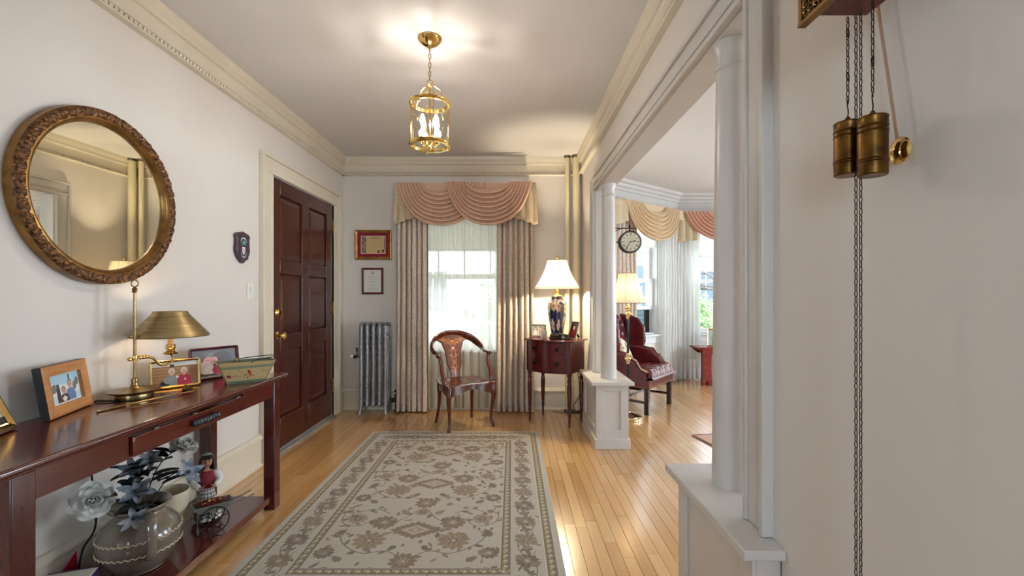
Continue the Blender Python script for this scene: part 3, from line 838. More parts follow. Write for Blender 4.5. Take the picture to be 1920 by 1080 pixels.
textlines(c, 60, 250, 262, 3, 20, (90, 88, 90), 5, 3); textlines(c, 90, 220, 178, 1, 20, (50, 48, 50), 6, 6); textlines(c, 60, 250, 146, 1, 20, (90, 88, 90), 7, 3); textlines(c, 110, 200, 116, 1, 20, (60, 60, 60), 8, 5); textlines(c, 50, 260, 82, 4, 17, (110, 108, 108), 9, 3)
framed('framed_certificate', 'small white printed certificate in plain maroon frame', 'certificate', 0.243, 0.299, 0.022, 0.018, mat('maroon_frame', (92, 30, 30), 0.35), c.img('award'), (-1.5775, 5.121, 1.302), 0)

# --- radiator
t = thing('radiator', 'silver painted cast iron radiator standing under the certificates', 'radiator', (-1.503, 4.985, 0))
for k in range(5):
    xc = -0.131 + k * 0.0655
    m = MB()
    for yc in (-0.075, 0.0, 0.075):
        m.tube([(xc, yc, 0.10), (xc, yc, 0.16), (xc, yc, 0.5), (xc, yc, 0.90), (xc, yc, 0.955)], [0.023, 0.021, 0.020, 0.021, 0.023], 14)
    m.tube([(xc, -0.075, 0.945), (xc, -0.055, 0.972), (xc, 0, 0.978), (xc, 0.055, 0.972), (xc, 0.075, 0.945)], 0.0225, 12)
    m.tube([(xc, -0.075, 0.115), (xc, -0.03, 0.098), (xc, 0.03, 0.098), (xc, 0.075, 0.115)], 0.0225, 12)
    m.ball((xc, -0.075, 0.948), (0.023, 0.024, 0.026), 12, 8); m.ball((xc, 0.075, 0.948), (0.023, 0.024, 0.026), 12, 8)
    m.ball((xc, -0.075, 0.108), (0.023, 0.026, 0.03), 12, 8); m.ball((xc, 0.075, 0.108), (0.023, 0.026, 0.03), 12, 8)
    for z in (0.30, 0.36, 0.66, 0.72, 0.78, 0.84, 0.90): m.ball((xc, -0.094, z), (0.010, 0.006, 0.026), 8, 6)
    if k in (0, 4):
        for yc in (-0.085, 0.085):
            m.tube([(xc, yc, 0.10), (xc + (-0.004 if k == 0 else 0.004), yc * 1.08, 0.05), (xc + (-0.010 if k == 0 else 0.010), yc * 1.16, 0.012), (xc + (-0.013 if k == 0 else 0.013), yc * 1.2, 0.0)], [0.020, 0.014, 0.013, 0.017], 10)
    m.build('section', SILVER, t, angle=60, weld=False)
for z in (0.865, 0.13):
    m = MB(); m.tube([(-0.155, 0, z), (0.16, 0, z)], 0.02, 12)
    for k in range(4): m.tube([(-0.104 + k * 0.0655, 0, z), (-0.092 + k * 0.0655, 0, z)], 0.026, 12)
    m.build('nipple_pipe', SILVER, t)
m = MB(); m.tube([(-0.15, -0.03, 0.62), (-0.205, -0.03, 0.62)], 0.012, 10); m.tube([(-0.196, -0.03, 0.62), (-0.228, -0.03, 0.62)], 0.021, 8); m.tube([(-0.19, -0.03, 0.62), (-0.19, -0.03, 0.66), (-0.192, -0.03, 0.672)], 0.007, 8)
m.tube([(-0.192, -0.03, 0.67), (-0.192, -0.03, 0.725)], 0.0125, 12); m.tube([(-0.192, -0.03, 0.725), (-0.192, -0.03, 0.738)], [0.008, 0.003], 8)
m.build('air_vent', mat('nickel_plate', (150, 150, 150), 0.25, 1.0, scale=30, rgb2=(90, 90, 92)), t)
m = MB(); m.lathe([(0, 0), (0.014, 0.0), (0.018, 0.006), (0.018, 0.026), (0.014, 0.032), (0, 0.032)], 12, axis='x', c=(-0.260, -0.03, 0.62)); m.build('vent_knob', IVORY, t); t.children[-1]['label'] = 'ivory end cap of the vent'
m = MB(); m.tube([(0.15, 0, 0.13), (0.185, 0.035, 0.13)], 0.018, 12); m.tube([(0.176, 0.030, 0.13), (0.192, 0.046, 0.13)], 0.028, 8); m.M = Matrix.Translation((-0.01, 0.075, 0)); m.tube([(0.198, -0.03, 0.13), (0.225, 0, 0.13)], 0.022, 12); m.tube([(0.225, 0, 0.0), (0.225, 0, 0.17)], 0.019, 12)
m.tube([(0.225, 0, 0.165), (0.225, 0, 0.185)], 0.026, 8); m.tube([(0.225, 0, 0.185), (0.225, 0, 0.215)], 0.008, 8); m.tube([(0.225, 0, 0.0), (0.225, 0, 0.01)], 0.036, 14)
m.build('supply_valve', mat('aged_valve_metal', (120, 112, 100), 0.4, 0.9, scale=30, rgb2=(70, 62, 56)), t)
m = MB(); m.lathe([(0, 0.215), (0.02, 0.215), (0.026, 0.222), (0.026, 0.232), (0.016, 0.240), (0, 0.240)], 12, c=(0.215, 0.075, 0)); m.build('valve_handle', BLACK, t)

# ================================================================== WINDOW CURTAINS OF THE HALL
DRAPE = cloth_mat('beige_damask', (222, 206, 190), transl=0.08, scale=60, stretch=(1.2, 1.2, 0.6), rgb2=(204, 184, 167), bump=0.4)
SWAG = cloth_mat('pink_damask', (224, 188, 164), transl=0.03, scale=90, rgb2=(214, 174, 150), bump=0.3)
SHEER = cloth_mat('sheer_voile', (240, 236, 226), trans=0.20, transl=0.6, var=0.03, scale=10, bump=0.0)
def fold(x, L, nf, ph, seed):
    r = math.sin(2 * PI * nf * x / L + ph) + 0.35 * math.sin(2 * PI * nf * 0.47 * x / L + seed) + 0.25 * math.sin(2 * PI * nf * 1.9 * x / L + 2 * seed)
    return r / 1.3
def drape(name, label, cat, loc, rotz, x0, x1, zt, zb, nf, amp, seed, m_, flare=0.06, group=None, nu=140, hem=True):
    t = thing(name, label, cat, loc, rotz, group)
    L = x1 - x0
    def fn(u, v):
        x = x0 + u * L; z = lerp(zb, zt, v)
        open_ = 1 - 0.35 * v
        f = fold(x - x0, L, nf, seed, seed * 1.7)
        sharp = math.copysign(abs(f) ** (0.40 if m_ is SHEER else 0.75), f)
        xs = x + 0.010 * math.sin(2 * PI * nf * u + seed + 1.2) * open_ + (u - 0.5) * flare * (1 - v) ** 1.5
        return (xs, amp * sharp * open_ + 0.006 * math.sin(9 * z + 5 * u), z)
    m = MB(); m.grid(fn, nu, 22); m.build('panel', m_, t, angle=180, solid=0.002 if m_ is not SHEER else 0)
    if hem:
        m = MB()
        def fh(u, v):
            p = fn(u, (v * 0.055)); return (p[0], p[1] - 0.002, p[2])
        m.grid(fh, nu, 2); m.build('hem', m_, t, angle=180)
    return t
drape('window_drape', 'left beige damask drape of the hall window beside the radiator', 'curtain', (-1.10, 4.992, 0), 0, -0.185, 0.185, 2.44, 0.018, 6.5, 0.042, 0.6, DRAPE, 0.02)
drape('window_drape', 'right beige damask drape of the hall window beside the table lamp', 'curtain', (0.035, 4.992, 0), 0, -0.20, 0.195, 2.44, 0.018, 6.5, 0.042, 2.1, DRAPE, 0.02)
drape('sheer_curtain', 'white sheer curtain hanging across the hall window behind inlaid chair', 'curtain', (-0.55, 5.072, 0), 0, -0.44, 0.44, 2.44, 0.03, 10, 0.034, 1.3, SHEER, 0.0, nu=220)

def swag_mesh(xl0, xl1, xr0, xr1, zt, drop0, drop1, y0, bulge, nf, seed):
    """v=0 innermost top fold, v=1 lowest edge; endpoints gather along the board"""
    def fn(u, v):
        xa = lerp(xl0, xl1, v); xb = lerp(xr0, xr1, v)
        sh = math.sin(PI * u) ** 0.82 if 0 < u < 1 else 0.0
        d = lerp(drop0, drop1, v ** 0.9)
        s = u - 0.10 * math.sin(2 * PI * u)
        x = lerp(xa, xb, lerp(u, s, 0.7)); z = zt - d * sh
        fr_ = (nf * v + 0.10 * math.sin(seed + 5 * u) * v) % 1.0
        f = (0.5 - 0.5 * math.cos(2 * PI * fr_)) ** 0.75
        amp = 0.018 + 0.042 * sh
        y = y0 - bulge * sh * (0.5 + 0.5 * v) - amp * f
        z -= 0.014 * f * sh
        return (x, y, z)
    m = MB(); m.grid(fn, 56, nf * 10); return m
def jabot_mesh(x0, x1, zt, zi, zo, y0, inner_right, n=4):
    """stepped pleated tail; zi bottom at the inner edge, zo at the outer edge"""
    def fn(u, v):
        x = lerp(x0, x1, u); k = u if not inner_right else 1 - u
        tri = abs(((u * n) % 1.0) - 0.5) * 2
        zb = lerp(zi, zo, min(1, k * 1.15)) + 0.012 * tri
        flare = (1 - v) * 0.04 * (u - 0.5)
        return (x + flare + 0.012 * math.sin(2 * PI * n * u) * (1 - v), y0 - 0.024 * tri * (0.5 + 0.5 * (1 - v)), lerp(zb, zt, v))
    m = MB(); m.grid(fn, 64, 10); return m
t = thing('window_valance', 'pink and beige swagged valance with two crossed swags over the hall window', 'valance', (-0.515, 5.12, 0))
m = MB(); m.box(-0.735, 0.735, -0.185, 0.0, 2.485, 2.512); m.build('mounting_board', DRAPE, t)
JAB = cloth_mat('beige_jabot_cloth', (212, 194, 164), transl=0.06, scale=80, rgb2=(194, 172, 142), bump=0.3)
m = MB(); m.quad((-0.735, -0.187, 2.40), (0.735, -0.187, 2.40), (0.735, -0.187, 2.513), (-0.735, -0.187, 2.513)); m.build('heading', SWAG, t)
m = MB(); m.quad((-0.737, -0.187, 2.08), (-0.737, 0, 2.08), (-0.737, 0, 2.513), (-0.737, -0.187, 2.513)); m.build('return_flap', JAB, t)
m = MB(); m.quad((0.737, -0.187, 2.08), (0.737, 0, 2.08), (0.737, 0, 2.513), (0.737, -0.187, 2.513)); m.build('return_flap', JAB, t)
jabot_mesh(-0.755, -0.46, 2.512, 2.16, 2.06, -0.20, True).build('jabot', JAB, t, angle=180, solid=0.002)
jabot_mesh(0.46, 0.775, 2.512, 2.16, 2.05, -0.20, False).build('jabot', JAB, t, angle=180, solid=0.002)
swag_mesh(-0.46, -0.735, -0.10, 0.235, 2.513, 0.10, 0.475, -0.205, 0.03, 8, 1.0).build('swag', SWAG, t, angle=180)
swag_mesh(0.02, -0.205, 0.475, 0.735, 2.513, 0.09, 0.475, -0.245, 0.03, 8, 2.6).build('swag', SWAG, t, angle=180)

# ================================================================== INLAID ARMCHAIR
t = thing('armchair', 'dark wooden armchair with inlaid splat in front of the sheer curtain', 'chair', (-0.487, 4.51, 0.0135), math.radians(31))
def cabriole(x, y, sx, sy, h, back=False):
    k = 0.6 if back else 1.0
    if back: pts = [(x, y, h), (x, y, h - 0.06), (x - 0.004 * sx, y + 0.004, 0.25), (x + 0.002 * sx, y + 0.02, 0.12), (x + 0.012 * sx, y + 0.045, 0.03), (x + 0.016 * sx, y + 0.052, -0.0135)]
    else: pts = [(x, y, h), (x + 0.010 * sx, y - 0.012, h - 0.06), (x + 0.012 * sx, y - 0.012, 0.28), (x - 0.002 * sx, y + 0.004, 0.15), (x - 0.004 * sx, y + 0.004, 0.06), (x + 0.008 * sx, y - 0.010, 0.018), (x + 0.010 * sx, y - 0.012, 0.0 if sx < 0 else -0.0135)]
    R = [0.024, 0.024, 0.018, 0.0145, 0.014, 0.015] if back else [0.026, 0.029, 0.021, 0.0155, 0.0135, 0.017, 0.0155]
    P = spline(pts, 5); RR = []
    for i in range(len(P)):
        q = i / 5; a = int(min(q, len(R) - 2)); RR.append(lerp(R[a], R[a + 1], min(1, q - a)))
    m = MB(); m.tube(P, RR, 10); return m
for sx in (-1, 1):
    cabriole(0.225 * sx, -0.185, sx, -1, 0.40).build('leg', WALNUT, t, angle=60)
    cabriole(0.185 * sx, 0.165, sx, 1, 0.40, True).build('leg', WALNUT, t, angle=60)
out = [(-0.258, -0.20), (-0.235, -0.222), (-0.12, -0.226), (0, -0.218), (0.12, -0.226), (0.235, -0.222), (0.258, -0.20), (0.245, 0.0), (0.215, 0.17), (0.19, 0.192), (0, 0.215), (-0.19, 0.192), (-0.215, 0.17), (-0.245, 0.0)]
ol = [(p.x, p.y) for p in spline([(a, b, 0) for a, b in out], 4, closed=True)]
def seat_top(x, y):
    d = 0.016 * math.exp(-((abs(x) - 0.10) / 0.09) ** 2) * math.exp(-((y + 0.02) / 0.16) ** 2)
    return 0.440 - d - 0.010 * math.exp(-((y + 0.02) / 0.16) ** 2)
m = MB(); nr = 9; n = len(ol)
vs = []; fs = []
for j in range(nr + 1):
    q = j / nr
    for x, y in ol:
        sx, sy = x * q, y * q; e = 1.0
        z = seat_top(sx, sy) - (0.007 if j == nr else 0)
        vs.append((sx, sy, z))
for j in range(nr):
    for k in range(n): fs.append((j * n + k, (j + 1) * n + k, (j + 1) * n + (k + 1) % n, j * n + (k + 1) % n))
b0 = len(vs); vs += [(x, y, 0.412) for x, y in ol]
for k in range(n): fs.append((nr * n + k, b0 + k, b0 + (k + 1) % n, nr * n + (k + 1) % n))
fs.append(tuple(b0 + k for k in range(n)))
m.add(vs, fs); m.build('seat', WALNUT, t, angle=50)
m = MB(); ap = [(x * 0.93, y * 0.93) for x, y in ol]; n = len(ap)
def apz(x, y): return 0.352 + 0.026 * math.cos(x / 0.22 * PI) * (1 if y < -0.1 else 0.3)
inn = [(x * 0.86, y * 0.86) for x, y in ap]
vs = [(x, y, 0.413) for x, y in ap] + [(x, y, apz(x, y)) for x, y in ap] + [(x, y, apz(x, y)) for x, y in inn] + [(x, y, 0.413) for x, y in inn]
fs = [(j * n + k, j * n + (k + 1) % n, ((j + 1) % 4) * n + (k + 1) % n, ((j + 1) % 4) * n + k) for j in range(4) for k in range(n)]
m.add(vs, fs); m.build('apron', WALNUT, t, angle=50)
# horseshoe crest rail, ending in scrolled arms
cp = [(-0.292, -0.055, 0.690), (-0.268, -0.028, 0.702), (-0.262, 0.03, 0.708), (-0.272, 0.10, 0.722), (-0.262, 0.18, 0.765), (-0.205, 0.25, 0.825), (-0.11, 0.292, 0.862), (0, 0.302, 0.874)]
cp = cp + [(-a, b, c_) for a, b, c_ in cp[-2::-1]]
P = spline(cp, 5); n = len(P); RR = []
for i in range(n):
    q = abs(i / (n - 1) * 2 - 1)
    RR.append((interp([(0, 0.016), (0.35, 0.015), (0.6, 0.020), (0.85, 0.026), (1, 0.020)], q), interp([(0, 0.046), (0.35, 0.040), (0.6, 0.023), (0.85, 0.013), (1, 0.014)], q)))
m = MB(); m.tube(P, RR, 12); m.build('crest_rail', WALNUT, t, angle=60)
for sx in (-1, 1):
    P = spline([(0.243 * sx, -0.13, 0.39), (0.250 * sx, -0.125, 0.46), (0.258 * sx, -0.095, 0.53), (0.250 * sx, -0.060, 0.60), (0.258 * sx, -0.045, 0.66), (0.268 * sx, -0.032, 0.70)], 5)
    m = MB(); m.tube(P, [lerp(0.020, 0.015, i / (len(P) - 1)) for i in range(len(P))], 10, flat=(0.85, 1.25)); m.build('arm_support', WALNUT, t, angle=60)
def splat(u, v):
    w = interp([(0, 0.052), (0.10, 0.046), (0.38, 0.082), (0.60, 0.090), (0.80, 0.118), (0.92, 0.16), (1.0, 0.185)], v)
    z = lerp(0.425, 0.866, v) - (0.030 * abs(2 * u - 1) ** 2 if v > 0.8 else 0) * (v - 0.8) / 0.2
    x = (2 * u - 1) * w
    return (x, lerp(0.185, 0.296, v ** 1.2) - 0.10 * x * x * v - 0.0, z)
c = CV(256, 512, (104, 48, 26))
oc = (206, 128, 58); rr = random.Random(5)
for sg in (-1, 1):
    def X(x): return 128 + sg * x
    for (x0, y0, r0, a0) in ((26, 400, 26, 0.3), (60, 440, 24, 1.2), (30, 330, 20, 2.0), (36, 250, 24, 0.5), (22, 180, 18, 1.0), (96, 452, 14, 0.6), (46, 120, 14, 0.4)):
        pts = []
        for k in range(26):
            a = a0 + k * 0.34; q = r0 * (1 - k / 30); pts.append((X(x0 + q * math.cos(a)), y0 + q * math.sin(a)))
        c.line(pts, 4, oc)
        for k in range(4): a = a0 + k * 1.4; c.leaf(X(x0 + r0 * math.cos(a)), y0 + r0 * math.sin(a), 20, 6, a if sg > 0 else PI - a, oc)
    c.line([(X(8), 60), (X(30), 130), (X(12), 210), (X(34), 300), (X(16), 380), (X(60), 420), (X(110), 470)], 4, oc)
    c.ell(X(38), 268, 6, 6, (236, 226, 206))
for k in range(6): c.leaf(128, 60 + k * 8, 60, 10, PI / 2 + (k - 2.5) * 0.35, (214, 120, 60))
c.poly([(108, 40), (148, 40), (158, 70), (98, 70)], oc); c.ell(128, 350, 14, 14, (230, 214, 180)); c.ell(128, 24, 7, 7, (236, 226, 206)); c.ell(128, 430, 20, 14, oc)
m = MB(); m.grid(splat, 16, 30); m.build('splat', imat('inlay_print', c.img('inlay_print'), 0.4, coat=0.2), t, angle=180, solid=0.013)

# ================================================================== NIGHT TABLE AND WHAT STANDS ON IT
t = thing('side_table', 'dark red bow-front two-drawer table on turned legs in the corner', 'table', (0.447, 4.655, 0), math.radians(-34))
bow = [(0.275 * math.sin(-PI / 2 + PI * k / 16) if False else lerp(-0.262, 0.262, k / 16), -0.150 - 0.072 * math.sin(PI * k / 16) ** 1.0) for k in range(17)]
body = [(-0.25, 0.150), (-0.25, -0.15)] + [(x * 0.954, y) for x, y in bow[1:-1]] + [(0.25, -0.15), (0.25, 0.150)]
m = MB(); m.prism(body, 0.525, 0.832); m.build('case', REDMAH, t, bevel=0.002)
top = [(-0.285, 0.162), (-0.285, -0.165)] + [(lerp(-0.275, 0.275, k / 16), -0.168 - 0.078 * math.sin(PI * k / 16)) for k in range(17)] + [(0.285, -0.165), (0.285, 0.162)]
m = MB(); m.prism(top, 0.832, 0.850); m.build('table_top', REDMAH, t, bevel=0.005, seg=3)
def arc_strip(xa, xb, z0, z1, off):
    mb = MB(); K = 14; vs = []
    for k in range(K + 1):
        x = lerp(xa, xb, k / K); s = (x / 0.954 + 0.262) / 0.524; y = -0.150 - 0.072 * math.sin(PI * max(0, min(1, s)))
        vs += [(x, y - off, z0), (x, y - off, z1), (x, y + 0.01, z1), (x, y + 0.01, z0)]
    fs = []
    for k in range(K):
        for j in range(4): fs.append((k * 4 + j, k * 4 + (j + 1) % 4, (k + 1) * 4 + (j + 1) % 4, (k + 1) * 4 + j))
    fs += [(0, 1, 2, 3), (K * 4 + 3, K * 4 + 2, K * 4 + 1, K * 4)]
    return mb.add(vs, fs)
for z0, z1 in ((0.712, 0.818), (0.545, 0.700)):
    dr = arc_strip(-0.195, 0.195, z0, z1, 0.009).build('drawer', REDMAH, t, bevel=0.003)
    for x in (-0.13, 0.13):
        s = (x / 0.954 + 0.262) / 0.524; y = -0.150 - 0.072 * math.sin(PI * s) - 0.010; zc = (z0 + z1) / 2
        m = MB(); m.lathe([(0, 0.002), (0.018, 0.002), (0.018, -0.003), (0.008, -0.005), (0.006, -0.014), (0.014, -0.020), (0.014, -0.026), (0, -0.029)], 16, axis='y'); m.ring((0, -0.012, -0.012), 0.016, 0.0025, 'y', 20, 6)
        o = m.build('drawer_pull', DARKMETAL, dr); o.location = (x, y, zc); o['label'] = 'dark round drawer pull'
m = MB()
for z in (0.832, 0.705, 0.53):
    a = arc_strip(-0.25, 0.25, z - 0.006, z - 0.001, 0.007); m.add(a.v, a.f)
m.build('cock_bead', REDMAH, t)
for x in (-0.226, 0.226):
    for y in (-0.136, 0.134):
        m = MB()
        m.lathe([(0, 0), (0.009, 0.0), (0.012, 0.10), (0.012, 0.105), (0.018, 0.115), (0.018, 0.128), (0.013, 0.140), (0.017, 0.18), (0.022, 0.34), (0.022, 0.40), (0.016, 0.425), (0.015, 0.432), (0.021, 0.445), (0.020, 0.458), (0.014, 0.470), (0.019, 0.492), (0.024, 0.505), (0.024, 0.53), (0, 0.53)], 18)
        m.box(-0.0235, 0.0235, -0.0235, 0.0235, 0.527, 0.831)
        o = m.build('leg', REDMAH, t, weld=False); o.location = (x, y, 0)
# --- porcelain table lamp
def shade_mesh(rt, rb, h, seg=64, npan=8, curve=0.5, scallop=0.0):
    def fn(u, v):
        a = 2 * PI * u; r = rb + (rt - rb) * (1 - (1 - v) ** (1 + curve))
        k = abs(math.cos(npan / 2 * a)); r *= 1 - 0.012 * (1 - k)
        return (r * math.cos(a), r * math.sin(a), h * v)
    m = MB(); m.grid(fn, seg, 14, cu=True); return m, fn
SEAM = mat('shade_seam_braid', (176, 158, 120), 0.8)
def lamp_shade(parent, z, rt, rb, h, curve, npan=8, braid=SEAM):
    m, fn = shade_mesh(rt, rb, h, npan=npan, curve=curve)
    sh = m.build('lamp_shade', CREAMCLOTH, parent, angle=180); sh.location = (0, 0, z)
    m = MB()
    for k in range(npan):
        u = (k + 0.5) / npan
        m.tube([Vector(fn(u, j / 10)) * 1.0 + Vector((math.cos(2 * PI * u), math.sin(2 * PI * u), 0)) * 0.001 for j in range(11)], 0.0016, 5)
    m.build('seam', braid, sh, weld=False)
    m = MB(); m.tube([fn(k / 48, 0) for k in range(48)], 0.0032, 6, closed=True); m.tube([fn(k / 48, 1) for k in range(48)], 0.003, 6, closed=True); m.build('trim_braid', braid, sh, weld=False)
    return sh
def bulb(parent, z, energy, r=0.03, col=(1.0, 0.80, 0.52)):
    m = MB(); m.lathe([(0.012, 0), (0.013, 0.02), (0.03, 0.055), (0.031, 0.07), (0.02, 0.092), (0, 0.098)], 16)
    o = m.build('bulb', bulb_mat('bulb_glow', (255, 226, 180), 12.0) if 'bulb_glow' not in bpy.data.materials else bpy.data.materials['bulb_glow'], parent); o.location = (0, 0, z - 0.05)
    d = bpy.data.lights.new('bulb_light', 'POINT'); d.energy = energy; d.shadow_soft_size = r; d.color = col
    l = bpy.data.objects.new('bulb_light', d); COL.objects.link(l); l.parent = parent; l.location = (0, 0, z + 0.01)
t = thing('table_lamp', 'table lamp with floral navy porcelain vase base and cream panelled shade', 'lamp', (0.466, 4.668, 0.851))
c = CV(640, 360, (30, 40, 72)); rr = random.Random(11)
for k in range(150): c.leaf(rr.uniform(0, 640), rr.uniform(20, 330), rr.uniform(12, 26), rr.uniform(4, 9), rr.uniform(0, 6.28), rr.choice([(70, 96, 110), (54, 78, 96), (116, 130, 140), (46, 70, 66)]))
for k in range(34):
    cx, cy, s = (k % 9) * 71 + rr.uniform(-20, 20), 50 + (k // 9) * 78 + rr.uniform(-22, 22), rr.uniform(22, 36); col = rr.choice([(222, 190, 130), (226, 206, 190), (206, 168, 150), (236, 226, 212), (212, 182, 120)])
    for j in range(8):
        a = j * 0.785 + rr.random(); c.ell(cx + s * 0.55 * math.cos(a), cy + s * 0.55 * math.sin(a), s * 0.48, s * 0.36, tuple(min(255, q + rr.randint(-22, 16)) for q in col), a)
    c.ell(cx, cy, s * 0.4, s * 0.36, tuple(q - 26 for q in col)); c.ell(cx, cy, s * 0.18, s * 0.16, (150, 90, 70))
c.rect(0, 0, 640, 16, (170, 150, 120)); c.rect(0, 344, 640, 360, (60, 84, 92))
m = MB(); vp = [(0.060, 0.045), (0.064, 0.06), (0.076, 0.13), (0.092, 0.22), (0.098, 0.29), (0.098, 0.34), (0.090, 0.372), (0.066, 0.392), (0.060, 0.400), (0.062, 0.418), (0.066, 0.426)]
m.lathe(vp + [(0.052, 0.428), (0, 0.428)], 48); m.build('vase', imat('porcelain_print', c.img('porcelain_print'), 0.12, coat=0.6), t, angle=60)
m = MB(); m.lathe([(0, 0), (0.085, 0), (0.088, 0.008), (0.074, 0.016), (0.078, 0.030), (0.070, 0.038), (0.066, 0.046), (0, 0.046)], 32); m.build('base', mat('carved_base_wood', (84, 52, 36), 0.35, scale=20, rgb2=(52, 30, 22)), t, angle=50)
m = MB(); m.lathe([(0, 0.427), (0.05, 0.427), (0.052, 0.434), (0.034, 0.446), (0.018, 0.452), (0.012, 0.47), (0.018, 0.478), (0.018, 0.49), (0.010, 0.50), (0.010, 0.54), (0, 0.54)], 24); m.tube([(0, 0, 0.54), (0, 0, 0.62)], 0.006, 8); m.build('brass_neck', BRASS, t, angle=50)
m = MB()
for s in (-1, 1): m.tube(spline([(0.012 * s, 0, 0.55), (0.05 * s, 0, 0.60), (0.055 * s, 0, 0.70), (0.02 * s, 0, 0.79), (0, 0, 0.80)], 5), 0.0022, 6)
for k in range(3): m.tube([(0, 0, 0.80), (0.098 * math.cos(k * 2.09), 0.098 * math.sin(k * 2.09), 0.797)], 0.0018, 5)
m.build('harp', BRASS, t)
lamp_shade(t, 0.515, 0.104, 0.232, 0.283, 0.55)
m = MB(); m.lathe([(0, 0.798), (0.010, 0.798), (0.006, 0.806), (0.005, 0.812), (0.011, 0.822), (0.012, 0.832), (0.006, 0.844), (0, 0.85)], 14); m.build('finial', BRASS, t)
bulb(t, 0.60, 55.0, col=(1.0, 0.86, 0.60))
# --- photographs and small things on the night table
def people(w, h, bgc, ppl, seed=0, ground=None):
    c = CV(w, h, bgc)
    if ground: c.rect(0, 0, w, h * ground[0], ground[1])
    return c
def person(c, x, y, s, coat, hair, skin=(226, 184, 156), smile=True, arm=None):
    c.ell(x, y - 1.55 * s, 1.05 * s, 1.0 * s, coat); c.rect(x - 1.05 * s, 0, x + 1.05 * s, y - 1.5 * s, coat)
    c.rect(x - 0.18 * s, y - 0.75 * s, x + 0.18 * s, y - 0.3 * s, tuple(q - 24 for q in skin))
    c.ell(x, y + 0.10 * s, 0.50 * s, 0.60 * s, hair); c.ell(x, y - 0.02 * s, 0.41 * s, 0.52 * s, skin)
    for q in (-1, 1): c.ell(x + q * 0.16 * s, y + 0.05 * s, 0.05 * s, 0.04 * s, (60, 44, 40))
    c.line([(x, y + 0.02 * s), (x + 0.03 * s, y - 0.14 * s)], max(1, 0.05 * s), tuple(q - 40 for q in skin)); c.line([(x - 0.14 * s, y - 0.26 * s), (x, y - 0.30 * s), (x + 0.14 * s, y - 0.26 * s)], max(1, 0.06 * s), (170, 80, 76))
SILV = mat('silver_frame', (196, 192, 182), 0.22, 1.0, var=0.06, scale=20)
c = CV(240, 150, (150, 140, 134)); person(c, 66, 100, 34, (214, 206, 200), (96, 70, 56)); person(c, 160, 96, 36, (170, 150, 140), (60, 46, 40)); c.rect(116, 0, 124, 150, (226, 222, 214))
framed('photo_frame', 'silver double photograph frame at left edge of the dark red table', 'picture frame', 0.168, 0.132, 0.016, 0.012, SILV, c.img('double_photo'), (0.277, 4.80, 0.8515), math.radians(-6), lean=0.22, easel=True)
c = CV(110, 140, (206, 196, 186)); person(c, 55, 84, 32, (170, 120, 110), (110, 84, 60))
framed('photo_frame', 'tiny clear photograph frame in front of the silver double frame', 'picture frame', 0.062, 0.080, 0.006, 0.012, mat('clear_acrylic', (214, 214, 206), 0.1, 0.3, var=0.02), c.img('tiny_photo'), (0.322, 4.60, 0.8515), math.radians(-14), lean=0.15, easel=True)
c = CV(120, 200, (60, 46, 44)); person(c, 60, 130, 44, (128, 34, 44), (44, 34, 30))
framed('photo_frame', 'upright silver photograph frame on an easel leg right of the table lamp', 'picture frame', 0.118, 0.180, 0.012, 0.010, SILV, c.img('upright_photo'), (0.598, 4.585, 0.8515), math.radians(-52), lean=0.34, easel=True)
t = thing('trinket_box', 'small dark metal trinket box in front of the table lamp', 'box', (0.520, 4.525, 0.8505), math.radians(-26))
m = MB(); m.box(-0.052, 0.052, -0.022, 0.022, 0, 0.036); m.build('box_body', mat('pewter', (96, 92, 84), 0.35, 0.9, scale=40, rgb2=(52, 50, 46)), t, bevel=0.004)
m = MB(); m.box(-0.054, 0.054, -0.024, 0.024, 0.037, 0.052); m.build('lid', mat('pewter', (0, 0, 0)), t, bevel=0.006, seg=3)
m = MB(); m.lathe([(0.018, -0.023), (0.018, -0.026), (0.013, -0.027), (0, -0.026)], 16, axis='y', c=(0, 0, 0.022)); m.build('medallion', SILV, t)
o = MB(); o.tube(spline([(0.66, 4.86, 0.62), (0.700, 4.80, 0.45), (0.712, 4.77, 0.25), (0.66, 4.86, 0.10), (0.70, 4.90, 0.02), (0.60, 4.96, 0.008), (0.45, 5.02, 0.008)], 8), 0.004, 6)
o = o.build('lamp_cord', BLACK); tag(o, 'black electric cord looping down behind the dark red table', 'cord')

# ================================================================== CHANDELIER
t = thing('pendant_lantern', 'polished brass cylinder lantern with candle bulbs hanging from the ceiling', 'ceiling light', (-0.495, 2.73, 2.17))
zc = H - 2.17
m = MB(); m.lathe([(0.070, zc - 0.0005), (0.072, zc - 0.008), (0.066, zc - 0.016), (0.060, zc - 0.024), (0.034, zc - 0.044), (0.014, zc - 0.052), (0.010, zc - 0.060), (0, zc - 0.062)], 40); m.build('canopy', BRASS, t, angle=40)
m = MB(); m.ring((0, 0, zc - 0.068), 0.008, 0.002, 'y', 16, 6); m.build('canopy_loop', BRASS, t)
def link_mesh(L, W, r):
    pts = []
    for k in range(16):
        a = 2 * PI * k / 16; pts.append(((W / 2 - r) * math.cos(a), 0, (L / 2 - W / 2) * (1 if math.sin(a) > 0 else -1) * (1 if abs(math.sin(a)) > 1e-6 else 0) + (W / 2 - r) * math.sin(a)))
    mb = MB(); mb.tube(pts, r, 6, closed=True); return mb
z = zc - 0.082; first = None; zlow = 0.42
while z > zlow:
    if first is None: first = link_mesh(0.034, 0.018, 0.0022).build('chain_link', ABRASS, t); o = first
    else: o = first.copy(); COL.objects.link(o); o.parent = t
    o.location = (0, 0, z); o.rotation_euler = (0, 0, PI / 2 * (len(t.children) % 2)); z -= 0.0265
